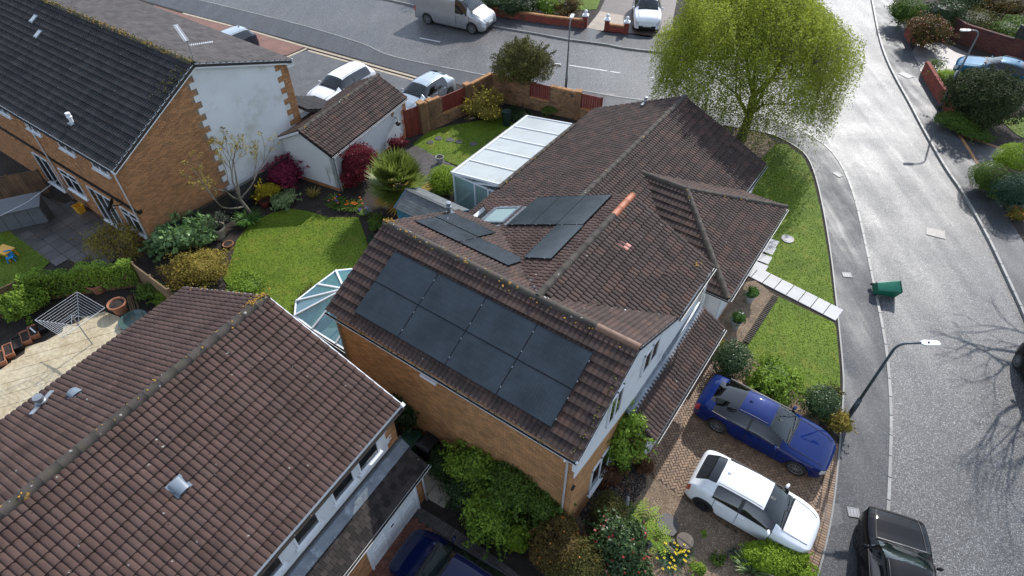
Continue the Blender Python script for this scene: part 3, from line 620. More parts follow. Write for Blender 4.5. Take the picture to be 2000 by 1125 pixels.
        for i in range(lights):
            xa = x0 + (x1 - x0) * i / lights + fw * .5; xb = x0 + (x1 - x0) * (i + 1) / lights - fw * .5; b = MB(); b.quad(pt(xa, z0 + fw * .8, dep * .6), pt(xb, z0 + fw * .8, dep * .6), pt(xb, z1 - fw * .8, dep * .6), pt(xa, z1 - fw * .8, dep * .6)); s.part(b, 'pane', M[gmat], o)
        if sill:
            f = MB(); v = [pt(x, z, o_) for o_ in (0, .13) for x, z in ((x0 - .06, z0 - .06), (x1 + .06, z0 - .06), (x1 + .06, z0 - .005), (x0 - .06, z0 - .005))]; f.add(v, [(4, 5, 6, 7), (0, 4, 7, 3), (5, 1, 2, 6), (7, 6, 2, 3), (0, 1, 5, 4)]); s.part(f, 'sill', M['white'], o)
        return o
    def gutter(s, A, B, mat='white_dirty', r=.048):
        A, B = Vector(A), Vector(B); d = (B - A).normalized(); sd = d.cross(Vector((0, 0, 1))); b = MB(); k = 7; vs_ = []
        for p in (A, B):
            for rr in (r, r - .015):
                for j in range(k): a = math.pi + math.pi * j / (k - 1); vs_.append(p + sd * (math.cos(a) * rr) + Vector((0, 0, math.sin(a) * rr)))
        F = []
        for j in range(k - 1): F.append((j, j + 1, 2 * k + j + 1, 2 * k + j))
        F += [(0, 2 * k, 3 * k, k), (k - 1, 2 * k - 1, 4 * k - 1, 3 * k - 1)]
        b.add(vs_, F); b.add(vs_, [(k + j + 1, k + j, 3 * k + j, 3 * k + j + 1) for j in range(k - 1)], 1); return s.part(b, 'gutter', [M[mat], M['soil']], smooth=False)
    def pipe(s, pts, mat='white', r=.036):
        b = MB(); b.tube(pts, r, 8); return s.part(b, 'downpipe', M[mat], smooth=True)
    def board(s, A, B, w_, h, mat='white', name='bargeboard'):
        b = MB(); b.bar(A, B, w_, h); return s.part(b, name, M[mat])
    def lumps(s, name, pts, mat, n, rad, h):
        """moss or lichen cushions scattered along a polyline, one part"""
        b = MB()
        for _ in range(n):
            i = random.randrange(len(pts) - 1); t = random.random(); c = Vector(pts[i]).lerp(Vector(pts[i + 1]), t) + Vector((random.gauss(0, rad), random.gauss(0, rad), random.gauss(0, .01)))
            r = random.uniform(.012, .034); vs_ = []; k = 6
            for q, zz in ((1, 0), (.7, .7)):
                for j in range(k): a = 2 * math.pi * j / k; rr = r * q * random.uniform(.75, 1.25); vs_.append(c + Vector((math.cos(a) * rr, math.sin(a) * rr, zz * h)))
            vs_.append(c + Vector((0, 0, h))); b.add(vs_, [(j, (j + 1) % k, k + (j + 1) % k, k + j) for j in range(k)] + [(k + j, k + (j + 1) % k, 2 * k) for j in range(k)])
        o = s.part(b, name, M[mat], smooth=True); o['kind'] = 'stuff'; return o
    def done(s, tl=300, bl=300):
        if s.tiles.items: s.tiles.finish(s.e, s.Wm, tl)
        if s.bricks.items: s.bricks.finish(s.e, s.Wm, bl)
S_, E_, N_, W_ = (0, -1), (1, 0), (0, 1), (-1, 0)      # plan directions in a house's own frame

# ---------------- main house with the solar panels
H = House('solar_house', 35, -8.5, 15, 'brown tiled brick house with solar panels on three roof slopes, in the middle', tile='tile_brown', brick='brick_tan')
zf = lambda b: 6.77 - .506 * abs(b - 10.95)
zwl = lambda s: 6.80 - .47 * abs(s + 6.75)
H.hide = [[(-11.8, 8.2), (-4.4, 8.2), (-4.4, 10.3), (-11.8, 10.3)], [(-12.4, 11.8), (-8.5, 11.8), (-8.5, 12.8), (-10.5, 13.9), (-12.4, 13.9)], [(-10.6, 14.8), (-7.4, 14.8), (-7.4, 16.9), (-10.6, 16.9)], [(-8.5, 12.8), (-7.2, 12.8), (-7.2, 14.8), (-8.5, 14.8)]]
redkit = Kit('roof_tile', TILE, M['tile_red'], 8)
# front and back slopes of the two-storey block
H.slope((-12.85, 7.85, zf(7.85)), E_, N_, 9.45, 3.1, 3.1 * .506)
H.slope((-3.4, 14.65, zf(14.65)), W_, S_, 9.45, 3.7, 3.7 * .506)
# wing: long left slope, right slope
H.slope((-13.35, 17.0, zwl(-13.35)), S_, E_, 6.3, 6.6, 6.6 * .47, kit=redkit, clips=[((-6.75, 10.7), (.6806, .7326))])
H.slope((-3.38, 11.2, zwl(-3.38)), N_, W_, 5.8, 3.37, 3.37 * .47, clips=[((-6.75, 10.8), (-.6806, .7327))])
# bungalow and porch wing
zb = lambda s: 4.70 - .455 * abs(s + 9.45)
H.slope((-14.35, 28.5, zb(-14.35)), S_, E_, 11.9, 4.9, 4.9 * .455)
H.slope((-4.72, 16.2, zb(-4.72)), N_, W_, 12.3, 4.73, 4.73 * .455)
pc = 22.0; pe = 2.62; pr = 4.22
hipN = ((-6.4, pc), (.694, .72)); 
k1 = Vector((3.6, -3.52)).normalized(); k2 = Vector((3.6, 3.52)).normalized()
# right (hipped) face
H.slope((-2.77, pc - 3.52, pe), N_, W_, 7.04, 3.63, 1.6, clips=[((-6.4, pc), (-k1.y, k1.x)), ((-6.4, pc), (k2.y, -k2.x))])
# near and far faces
H.slope((-9.0, pc - 3.52, pe), E_, N_, 6.23, 3.52, 1.6, clips=[((-6.4, pc), (k1.y, -k1.x))] if False else [((-6.4, pc), (k1.y, -k1.x))])
H.slope((-2.77, pc + 3.52, pe), W_, S_, 6.23, 3.52, 1.6, clips=[((-6.4, pc), (-k2.y, k2.x))])
# lean-to canopy over the garage
H.slope((-2.38, 11.3, 2.50), N_, W_, 5.85, 1.1, .62)
redkit.finish(H.e, H.Wm, 100)
# ridges, hips
H.ridge((-12.85, 10.95, 6.80), (-3.4, 10.95, 6.80), 'ridge', end=(-3, 'ridge_tan'))
H.ridge((-6.75, 10.95, 6.83), (-6.75, 17.0, 6.83), 'ridge', end=(-3, 'ridge_new'))
H.ridge((-9.45, 16.8, 4.73), (-9.45, 28.5, 4.73), 'ridge', r=.13)
H.ridge((-8.6, pc, pr + .03), (-6.4, pc, pr + .03), 'ridge', r=.13)
H.ridge((-6.4, pc, pr + .03), (-2.8, pc - 3.5, pe + .06), 'ridge', r=.13); H.ridge((-6.4, pc, pr + .03), (-2.8, pc + 3.5, pe + .06), 'ridge', r=.13)
H.ridge((-14.3, 19.3, 2.62), (-14.3, 26.2, 2.62), 'ridge', r=.11)
# valleys in lead
for a, b_ in (((-6.9, 11.2, zf(11.0) - .02), (-12.9, 16.87, zf(16.87) - .02)), ((-6.6, 11.05, zf(11.05) + .0), (-3.4, 14.03, zf(14.03) + .0))):
    A, B = Vector(a), Vector(b_); b = MB(); b.bar(A + Vector((0, 0, .03)), B + Vector((0, 0, .03)), .13, .03); H.part(b, 'valley_lead', M['lead'])
# walls of the two-storey block
zg = lambda x: min(zf(8.05 + x), zf(8.05 + x)) - .16
Wd = 13.9 - 8.05
H.brickwall((-12.65, 8.05), (-3.55, 8.05), 0, 5.1)
gw = lambda x, z: z < 3.85 and not (1.25 < x < 3.2 and .75 < z < 2.3)
H.brickwall((-3.55, 8.05), (-3.55, 11.62), 0, 3.9, gw)
H.plain((-3.55, 8.05), (-3.55, 13.9), [(0, 3.86), (Wd, 2.9), (Wd, zf(13.9) - .15), (2.9, zf(10.95) - .15), (0, zf(8.05) - .15)], 'render', proud=.03)
H.plain((-12.65, 13.9), (-12.65, 8.05), [(0, 0), (Wd, 0), (Wd, zf(8.05) - .15), (2.95, zf(10.95) - .15), (0, zf(13.9) - .15)], 'mortar', name='wall')
H.plain((-3.55, 13.9), (-12.65, 13.9), [(0, 0), (9.1, 0), (9.1, 5.0), (0, 5.0)], 'render')
H.plain((-3.55, 13.9), (-3.55, 16.85), [(0, 0), (2.95, 0), (2.95, 5.1), (0, 5.1)], 'render', proud=.004)
H.plain((-3.55, 16.85), (-13.2, 16.85), [(0, 0), (9.65, 0), (9.65, 3.6), (3.2, 6.65), (0, 5.1)], 'render')
H.plain((-13.2, 16.85), (-13.2, 13.9), [(0, 0), (2.95, 0), (2.95, 3.6), (0, 3.6)], 'render')
H.window((-3.58, 8.05), (-3.58, 13.9), 1.7, 2.5, 4.25, 5.55, 2, proud=.065, sill=False); H.window((-3.58, 8.05), (-3.58, 13.9), 3.85, 4.95, 4.35, 5.35, 2, proud=.065, sill=False)
H.window((-3.55, 8.05), (-3.55, 11.6), 1.3, 3.15, .8, 2.25, 3)
# bungalow walls
for A, B, L in (((-4.9, 16.9), (-4.9, 28.3), 11.4), ((-14.2, 28.3), (-14.2, 16.9), 11.4)):
    H.plain(A, B, [(0, 0), (L, 0), (L, 2.5), (0, 2.5)], 'render')
H.plain((-4.9, 28.3), (-14.2, 28.3), [(0, 0), (9.3, 0), (9.3, 2.4), (4.55, 4.5), (0, 2.4)], 'render'); H.plain((-13.2, 17.0), (-4.9, 17.0), [(0, 0), (8.3, 0), (8.3, 2.4), (3.75, 4.4), (0, 3.0)], 'render')
H.plain((-3.1, 18.85), (-3.1, 25.2), [(0, 0), (6.35, 0), (6.35, 2.6), (0, 2.6)], 'render'); H.plain((-4.35, 18.85), (-3.1, 18.85), [(0, 0), (1.25, 0), (1.25, 2.6), (0, 2.6)], 'render', proud=.002); H.plain((-3.1, 25.2), (-4.9, 25.2), [(0, 0), (1.8, 0), (1.8, 2.6), (0, 2.6)], 'render')
H.brickwall((-3.55, 16.87), (-3.55, 17.6), 0, 2.4, proud=.0); H.brickwall((-4.7, 18.84), (-4.36, 18.84), 0, 2.5)
b = MB(); b.box((-3.72, 18.6, 1.25), (.1, .1, 2.5)); H.part(b, 'porch_post', M['white'])
# plinth course in brick under the render
kitp = H.bricks; H.brickwall((-3.1, 18.85), (-3.1, 25.2), 0, .3, back=False, proud=.004); H.brickwall((-4.3, 18.85), (-3.1, 18.85), 0, .3, back=False, proud=.006)
# garage front under the canopy
H.brickwall((-3.55, 11.62), (-2.72, 11.62), 0, 2.45); H.plain((-2.72, 11.62), (-2.72, 16.9), [(0, 0), (5.28, 0), (5.28, 2.45), (0, 2.45)], 'render'); H.plain((-2.72, 16.9), (-3.55, 16.9), [(0, 0), (.83, 0), (.83, 2.45), (0, 2.45)], 'render', proud=.003)
b = MB()
for i in range(4):
    b.box((-2.695, 12.6 + i * .62, 1.05), (.05, .58, 2.05))
H.part(b, 'garage_door', M['white'])
b = MB(); b.box((-2.45, 14.2, 2.40), (.03, 5.85, .16)); b.box((-2.85, 14.2, 2.36), (.8, 5.8, .02)); H.part(b, 'fascia', M['white_dirty'])
b = MB(); b.bar((-3.49, 11.3, 3.16), (-3.49, 17.1, 3.16), .1, .17); b.bar((-3.36, 11.3, 3.10), (-3.36, 17.1, 3.10), .2, .02, up=(.5, 0, 1)); H.part(b, 'lead_flashing', M['lead'])
# trims
H.board((-3.42, 7.83, zf(7.83) - .12), (-3.42, 10.95, zf(10.95) - .12), .03, .2); H.board((-3.42, 10.95, zf(10.95) - .12), (-3.42, 14.05, zf(14.05) - .12), .03, .2)
b = MB(); b.box((-3.46, 7.95, zf(7.85) - .35), (.14, .22, .5)); H.part(b, 'box_end', M['white'])
H.gutter((-12.85, 7.79, 5.13), (-3.4, 7.79, 5.13), 'white_dirty'); H.gutter((-2.7, pc - 3.5, 2.56), (-2.7, pc + 3.5, 2.56)); H.gutter((-4.65, 25.5, 2.46), (-4.65, 28.5, 2.46)); H.gutter((-2.31, 11.3, 2.44), (-2.31, 17.15, 2.44)); H.gutter((-3.31, 14.05, 5.13), (-3.31, 17.0, 5.13))
H.gutter((-4.3, pc - 3.59, 2.56), (-2.75, pc - 3.59, 2.56))
H.pipe([(-3.75, 7.8, 5.06), (-3.75, 7.8, 4.95), (-3.75, 7.98, 4.75), (-3.75, 7.98, .1)]); H.pipe([(-12.6, 7.82, 5.06), (-12.6, 7.98, 4.8), (-12.6, 7.98, .1)], 'stone_pot'); H.pipe([(-3.3, 16.95, 5.06), (-3.45, 17.05, 4.7), (-3.45, 17.05, 3.2)])
b = MB(); b.box((-8.6, 7.9, 4.72), (.62, .1, .1)); H.part(b, 'vent_cover', M['white'])
b = MB(); b.box((-3.49, 8.0, 3.45), (.06, .14, .1)); H.part(b, 'alarm_box', M['black'])
# solar panels: frame, cells, clamps
def solarmat():
    m, t, b = nt('solar_cells'); tc = N(t, 'TexCoord'); mp = N(t, 'Mapping'); t.links.new(tc.outputs['UV'], mp.inputs[0])
    br_ = N(t, 'TexBrick', Scale=1.0, offset=0.0); br_.inputs['Color1'].default_value = (.040, .050, .060, 1); br_.inputs['Color2'].default_value = (.0375, .047, .0565, 1); br_.inputs['Mortar'].default_value = (.030, .038, .046, 1)
    br_.inputs['Mortar Size'].default_value = .006; br_.inputs['Brick Width'].default_value = .105; br_.inputs['Row Height'].default_value = .182; g_ = N(t, 'TexCoord'); t.links.new(g_.outputs['Object'], br_.inputs['Vector'])
    n1 = noise(t, pos(t), 1.1, 4); cc = mixc(t, br_.outputs[0], ramp(t, n1, [(.3, (.8,) * 3), (.7, (1.25,) * 3)]), 1.0, 'MULTIPLY'); t.links.new(cc, b.inputs['Base Color'])
    b.inputs['Roughness'].default_value = .12; b.inputs['Specular IOR Level'].default_value = .14; rr = ramp(t, noise(t, pos(t), 2.5, 4), [(.3, (.07,) * 3), (.7, (.15,) * 3)]); t.links.new(rr, b.inputs['Roughness']); return m
M['cells'] = solarmat(); M['frame_black'] = MAT('anodised_black', (.018, .021, .025), .35, .1, 3, 30, 0, metal=.4)
def panel(O, ux, uy, slope_, w_, h_, n=1):
    O = Vector(O); X = Vector((*ux, 0)); k = math.hypot(1, slope_); Y = Vector((uy[0], uy[1], slope_)) / k; Z = X.cross(Y); O = O + Z * .11
    Mx = Matrix(((X.x, Y.x, Z.x, O.x), (X.y, Y.y, Z.y, O.y), (X.z, Y.z, Z.z, O.z), (0, 0, 0, 1)))
    f = MB(); t = .012
    for c, d in (((w_ / 2, t / 2, .0), (w_, t, .035)), ((w_ / 2, h_ - t / 2, 0), (w_, t, .035)), ((t / 2, h_ / 2, 0), (t, h_ - 2 * t, .035)), ((w_ - t / 2, h_ / 2, 0), (t, h_ - 2 * t, .035))): f.box(c, d)
    p = f.build('solar_panel', M['frame_black'], H.e); p.matrix_basis = H.shift @ Mx
    c = MB(); c.box((w_ / 2, h_ / 2, .004), (w_ - 2 * t - .002, h_ - 2 * t - .002, .018)); c.build('cells', M['cells'], p)
    c = MB()
    for x in (.3 * w_, .7 * w_): c.box((x, h_ / 2, -.045), (.04, h_ + .04, .03))
    c.build('rail', M['black'], p); c = MB()
    for y in (.22 * h_, .78 * h_): c.box((w_ + .01, y, .02), (.024, .05, .012))
    c.build('clamp', M['steel'], p)
pw, ph = 7.35 / 4, 1.155
for i in range(4):
    for j in range(2): panel((-11.78 + i * pw, 8.22 + j * 1.04, zf(8.22 + j * 1.04)), E_, N_, .506, pw - .010, ph)
for (s1, bb) in ((-8.47, 12.85), (-10.45, 12.85), (-10.5, 13.93)): panel((s1, bb, zf(bb)), W_, S_, .506, 1.95, 1.155)
for (s1, bb) in ((-10.55, 16.88), (-9.5, 16.88), (-8.45, 16.88), (-8.4, 14.8)): panel((s1, bb, zwl(s1)), S_, E_, .47, 2.05, 1.14)
# skylight, flue, vent, odd tile
def onroof(s_, b_, z, ux, uy, sl):
    X = Vector((*ux, 0)); k = math.hypot(1, sl); Y = Vector((uy[0], uy[1], sl)) / k; Z = X.cross(Y); return H.shift @ Matrix(((X.x, Y.x, Z.x, s_), (X.y, Y.y, Z.y, b_), (X.z, Y.z, Z.z, z), (0, 0, 0, 1)))
f = MB(); 
for c, d in (((.6, .05, .07), (1.2, .1, .1)), ((.6, 1.25, .07), (1.2, .1, .1)), ((.05, .65, .07), (.1, 1.1, .1)), ((1.15, .65, .07), (.1, 1.1, .1))): f.box(c, d)
f.box((.6, -.12, .045), (1.4, .2, .02)); f.box((.6, 1.42, .045), (1.4, .2, .02)); f.box((-.09, .65, .045), (.16, 1.3, .02)); f.box((1.29, .65, .045), (.16, 1.3, .02))
sk_ = f.build('skylight', M['lead'], H.e); sk_.matrix_basis = onroof(-12.05, 16.2, zwl(-12.05), S_, E_, .47)
c = MB(); c.box((.6, .65, .085), (1.0, 1.1, .02)); c.build('pane', MAT('skylight_glass', (.30, .40, .40), .08, .08, 1, 10, 0, spec=.8), sk_)
def flue(Hs, p, h=.42, r=.07, mat='white'):
    b = MB(); p = Vector(p); b.tube([p, p + Vector((0, 0, h))], r, 12); b.lathe([(0, h + .16), (r * 1.3, h + .15), (r * 1.35, h + .06), (r * 1.05, h + .05), (r * 1.05, h), (r * 1.4, h - .02), (r * 1.4, h - .08), (r, h - .09)], c=p, n=14); o = Hs.part(b, 'flue', M[mat], smooth=True); autosmooth(o, 50)
    b = MB(); b.box(p + Vector((0, 0, .04)), (.34, .34, .05)); Hs.part(b, 'flue_collar', M['lead'], o)
flue(H, (-12.65, 13.95, zf(13.95)), .4, .075, 'steel'); flue(H, (-11.28, 28.0, zb(-11.28)), .3, .06, 'steel')
b = MB(); V, F_ = TILE; b.add([(x * .33, y * .9, z + .012) for x, y, z in V], F_); o = b.build('odd_tile', MAT('tile_pink', (.45, .17, .13), .6, .1, 4, 40, .2), H.e); o.matrix_basis = onroof(-5.75, 14.7, zwl(-5.75), N_, W_, .47)
for s_, bb in ((-5.4, 11.9), (-4.4, 15.0)):
    b = MB(); b.add([(x * .33, y * .9, z + .004) for x, y, z in V], F_); o = b.build('odd_tile', M['tile_red'], H.e); o.matrix_basis = onroof(s_, bb, zwl(s_), N_, W_, .47)
H.lumps('lichen', [(-12.8, 10.9, 6.88), (-10.5, 10.9, 6.88), (-8, 10.85, 6.86)], 'lichen', 30, .06, .01); H.lumps('lichen', [(-12.75, 10.95, 6.9), (-12.6, 11.1, 6.82)], 'lichen', 30, .06, .03); H.lumps('lichen', [(-8, 10.75, 6.8), (-3.5, 10.7, 6.76)], 'lichen', 14, .08, .01)
H.lumps('lichen', [(-3.9, 16.4, zwl(-3.9) + .04), (-3.7, 16.6, zwl(-3.7) + .04)], 'lichen', 26, .07, .012); H.lumps('moss', [(-3.55, 10.3, zf(10.3) + .05), (-3.55, 9.0, zf(9.0) + .05), (-3.6, 8.0, zf(8.0) + .05)], 'moss', 60, .06, .012)
H.lumps('moss', [(-12.8, 7.8, 5.18), (-3.5, 7.8, 5.18)], 'moss', 50, .03, .015)
H.done(300, 300)

# ---------------- near-left house
Nb = House('neighbour_house', 31, -12.6, 2, 'big red-brown tiled roof house with a white band and garage, bottom left corner', tile='tile_red', brick='brick')
zn = lambda s: 7.0 - .436 * abs(s + 12.6)
Nb.slope((-8.0, -4.0, zn(-8.0)), N_, W_, 11.2, 4.6, 4.6 * .436); Nb.slope((-17.2, 7.2, zn(-17.2)), S_, E_, 11.2, 4.6, 4.6 * .436)
Nb.ridge((-12.6, -4, 7.03), (-12.6, 7.2, 7.03), 'ridge', r=.15, end=(-1, 'ridge_moss'))
Nb.lumps('lichen', [(-12.6, 7.2, 7.15), (-12.65, 6.6, 7.15)], 'lichen', 60, .07, .02); Nb.lumps('lichen', [(-12.55, 6.5, 7.14), (-12.5, -2, 7.14)], 'lichen', 22, .08, .012); Nb.lumps('lichen', [(-17.0, 7.1, 5.12), (-13, 7.15, 6.9)], 'lichen', 22, .05, .01)
Nb.plain((-8.25, -4.0), (-8.25, 7.0), [(0, 0), (11, 0), (11, 4.85), (0, 4.85)], 'render', proud=0); Nb.plain((-8.25, 7.0), (-16.95, 7.0), [(0, 0), (8.7, 0), (8.7, 4.9), (4.35, 6.8), (0, 4.9)], 'mortar', proud=0)
Nb.plain((-16.95, 7.0), (-16.95, -4.0), [(0, 0), (11, 0), (11, 4.85), (0, 4.85)], 'mortar')
Nb.brickwall((-8.25, 6.55), (-8.25, 6.985), 2.9, 4.75, lambda x, z: x > .21 or int(z / .3) % 2, back=False, proud=.004); Nb.brickwall((-8.25, 6.99), (-9.2, 6.99), 0, 4.8, back=False, proud=.006)
for x0, x1 in ((4.3, 5.1), (5.15, 5.95) if False else (5.6, 6.45), (6.9, 7.75), (8.3, 9.15), (9.35, 10.2)): Nb.window((-8.25, -4.0), (-8.25, 7.0), x0, x1, 3.75, 4.72, 1)
b = MB(); b.box((-8.0, 1.6, 4.93), (.03, 11.2, .2)); Nb.part(b, 'fascia', M['white']); b = MB(); b.box((-8.12, 1.6, 4.85), (.22, 11.1, .02)); Nb.part(b, 'soffit', M['white'])
Nb.gutter((-7.93, -4.0, 4.92), (-7.93, 7.22, 4.92), 'black')
Nb.board((-8.0, 7.22, zn(-8) - .1), (-12.6, 7.22, zn(-12.6) - .1), .03, .2); Nb.board((-17.2, 7.22, zn(-17.2) - .1), (-12.6, 7.22, zn(-12.6) - .1), .03, .2)
b = MB(); b.bar((-8.03, 7.21, 5.03), (-7.93, 7.21, 4.96), .1, .12); Nb.part(b, 'verge_cap', M['white'])
# garage lean-to: flat slates
SLATE = ([(0, 0, .024), (.97, 0, .024), (0, .24, .004), (.97, .24, .004), (0, .012, -.004), (.97, .012, -.004)], [(0, 1, 3, 2), (4, 5, 1, 0)])
slk = Kit('slate', SLATE, MAT('slate_brown', (.036, .029, .026), .75, .25, 2, 40, .3, rnd=.45, spec=.2, spots=[(6, .08, .06, PALE)]), 8); tb = TILE
TILE = SLATE
O = Vector((-7.3, 0.0, 2.45)); X = Vector((0, 1, 0)); Y = Vector((-.95, 0, .62)).normalized(); Z = X.cross(Y); L = math.hypot(.95, .62)
for j in range(6):
    for i in range(36):
        o_ = O + X * ((i + .5 * (j % 2)) * .195 - .05) + Y * (j * .17)
        if o_.y + .19 > 7.12 or o_.y < -.2: continue
        Nb_M = Nb.shift @ Matrix(((X.x * .19, Y.x, Z.x, o_.x), (X.y * .19, Y.y, Z.y, o_.y), (X.z * .19, Y.z, Z.z, o_.z), (0, 0, 0, 1))); slk.put(Nb_M)
TILE = tb
slk.finish(Nb.e, Nb.Wm, 200)
b = MB(); q = [O + Vector((0, -.1, -.03)), O + Vector((0, 7.1, -.03)), O + Vector((-.95, 7.1, .59)), O + Vector((-.95, -.1, .59))]; b.add(q + [p - Vector((0, 0, .1)) for p in q], [(0, 1, 2, 3), (7, 6, 5, 4), (0, 4, 5, 1), (1, 5, 6, 2), (2, 6, 7, 3), (3, 7, 4, 0)]); Nb.part(b, 'roof', M['deck'])
b = MB(); b.add([(-8.22, -.1, 3.13), (-8.22, 7.12, 3.13), (-7.95, 7.12, 2.925), (-7.95, -.1, 2.925)], [(0, 3, 2, 1)]); b.bar((-8.22, -.1, 3.17), (-8.22, 7.1, 3.17), .03, .12); Nb.part(b, 'lead_flashing', M['lead'])
b = MB()
for i in range(90): b.box((-8.235, -.05 + i * .08, 3.27), (.03, .072, .1))
Nb.part(b, 'creasing_course', M['sett'])
Nb.brickwall((-7.62, 0.0), (-7.62, 7.0), 0, 2.35, lambda x, z: not (4.3 < x < 6.62 and z < 2.12)); Nb.brickwall((-7.62, 7.0), (-8.25, 7.0), 0, 2.4)
b = MB(); b.box((-7.6, 5.46, 1.05), (.04, 2.26, 2.08)); gd = Nb.part(b, 'garage_door', M['white'])
for i in range(3):
    for j in range(2):
        b = MB(); y0 = 4.5 + i * .72; z0 = .2 + j * .95
        for c, d in (((-7.573, y0 + .27, z0), (.016, .56, .03)), ((-7.573, y0 + .27, z0 + .75), (.016, .56, .03)), ((-7.573, y0, z0 + .375), (.016, .03, .72)), ((-7.573, y0 + .54, z0 + .375), (.016, .03, .72))): b.box(c, d)
        Nb.part(b, 'door_panel', M['white'], gd)
b = MB(); b.box((-7.58, 4.3, 1.06), (.07, .07, 2.12)); b.box((-7.58, 6.62, 1.06), (.07, .07, 2.12)); b.box((-7.58, 5.46, 2.14), (.07, 2.4, .07)); Nb.part(b, 'door_frame', M['white'], gd)
b = MB(); b.box((-7.56, 5.4, 1.1), (.03, .12, .05)); Nb.part(b, 'handle', M['black'], gd)
Nb.gutter((-7.24, -.1, 2.4), (-7.24, 7.14, 2.4), 'white_dirty'); Nb.pipe([(-7.24, 6.95, 2.34), (-7.35, 6.95, 2.2), (-7.5, 6.95, 2.0), (-7.5, 6.95, .15)], 'white')
def vent_hood(Hs, s_, b_, z, ux, uy, sl, w_=.32, h_=.36):
    X = Vector((*ux, 0)); k = math.hypot(1, sl); Y = Vector((uy[0], uy[1], sl)) / k; Z = X.cross(Y); b = MB(); vs_ = []; n = 9
    for y, hh in ((-.02, .12), (h_ * .6, .10), (h_, .05)):
        for j in range(n): a = math.pi * j / (n - 1); vs_.append((-w_ / 2 * math.cos(a), y, .05 + hh * math.sin(a) ** .8))
    b.add(vs_, [(q * n + j, q * n + j + 1, q * n + n + j + 1, q * n + n + j) for q in range(2) for j in range(n - 1)])
    if 'vent' not in M: M['vent'] = MAT('vent_grey_blue', (.17, .205, .24), .45, .1, 4, 40, 0)
    o = b.build('vent_hood', M['vent'], Hs.e, smooth=True); o.matrix_basis = Hs.shift @ Matrix(((X.x, Y.x, Z.x, s_), (X.y, Y.y, Z.y, b_), (X.z, Y.z, Z.z, z), (0, 0, 0, 1)))
    b = MB(); b.add([vs_[j] for j in range(n)], [tuple(range(n))]); b.add([(x, y + .002, zz) for x, y, zz in vs_[:n]], [tuple(range(n))]); b.build('vent_mouth', M['black'], o)
    b = MB(); b.box((0, h_ / 2, .045), (w_ + .1, h_ + .06, .012)); b.build('vent_base', M['vent'], o)
vent_hood(Nb, -10.35, 2.1, zn(-10.35), N_, W_, .436); vent_hood(Nb, -15.6, 2.5, zn(-15.6), S_, E_, .436); flue(Nb, (-16.3, 1.9, zn(-16.3)), .22, .1, 'steel')
b = MB(); b.bar((-16.6, 2.3, zn(-16.6) + .1), (-16.05, 1.5, zn(-16.05) + .12), .12, .03); Nb.part(b, 'flue_bracket', M['steel'])
Nb.done(300, 200)

# ---------------- far-left house
Tl = House('brick_house', 35, -33, 13.4, 'brick house with charcoal tiled roof and stained white gable wall, top left', tile='tile_dark', brick='brick')
zt = lambda b: 7.7 - (.545 * (13.4 - b) if b < 13.4 else .347 * (b - 13.4))
Tl.slope((-42.0, 8.4, zt(8.4)), E_, N_, 15.85, 5.0, 5.0 * .545)
greykit = Kit('roof_tile', TILE, MAT('roof_tile_grey_brown', (.085, .074, .07), .7, .18, 1.2, 30, .3, .006, rnd=.22, spec=.25), 8)
Tl.slope((-26.15, 18.3, zt(18.3)), W_, S_, 15.85, 4.9, 4.9 * .347, kit=greykit); greykit.finish(Tl.e, Tl.Wm, 60)
Tl.ridge((-42, 13.4, 7.73), (-26.15, 13.4, 7.73), 'ridge_moss', r=.13)
Tl.lumps('moss', [(-42, 13.35, 7.82), (-26.2, 13.35, 7.82)], 'moss', 420, .1, .05); Tl.lumps('lichen', [(-42, 13.3, 7.84), (-26.2, 13.3, 7.84)], 'lichen', 130, .09, .04); Tl.lumps('moss', [(-26.5, 13.2, 7.6), (-26.6, 11.9, 6.95)], 'moss', 200, .22, .03)
gx = lambda z: 0
Wt = 18.1 - 8.6
# gable (faces right): brick near part, rendered rest with toothed edge
edge = lambda z: 5.05 - .13 * (7.2 - z) if False else 4.55
tooth = lambda z: .3 if int(z / .3) % 2 else 0.0
bd = lambda z: 4.12 + .035 * z + tooth(z) * .9
topz = lambda x: zt(8.6 + x) - .18
Tl.brickwall((-26.35, 8.6), (-26.35, 18.1), 0, 7.6, lambda x, z: z + .05 < topz(x) and (x < bd(z) - .12 or x > Wt - .45 - tooth(z)), gable=[(0, 0), (Wt, 0), (Wt, topz(Wt)), (4.8, topz(4.8)), (0, topz(0))])
rb = MB(); n = int(7.5 / .3)
for j in range(n):
    z0, z1 = j * .3, (j + 1) * .3; xa = bd((z0 + z1) / 2); xb = Wt - .45 - tooth((z0 + z1) / 2)
    # upper limits follow the gable
    pts = [(xa, z0), (xb, z0)]; 
    if topz(xa) < z0 + .02 and xa < 4.8: continue
    poly = [(xa, z0), (xb, z0), (xb, z1), (xa, z1)]
    cl = clip_faces([(x, z, 0) for x, z in poly], [(0, 1, 2, 3)], [((4.8, topz(4.8)), Vector((.545, -1)).normalized()), ((4.8, topz(4.8)), Vector((-.347, -1)).normalized())])
    for q in cl: rb.add([(-26.334, 8.6 + p.x, p.y) for p in q], [tuple(range(len(q)))])
Tl.part(rb, 'render_panel', M['render_old'])
Tl.board((-26.2, 8.38, zt(8.38) - .1), (-26.2, 13.4, 7.6), .04, .24); Tl.board((-26.2, 13.4, 7.6), (-26.2, 18.35, zt(18.35) - .1), .04, .24)
b = MB(); b.box((-26.28, 18.2, 5.85), (.2, .4, .36)); Tl.part(b, 'box_end', M['white_dirty'])
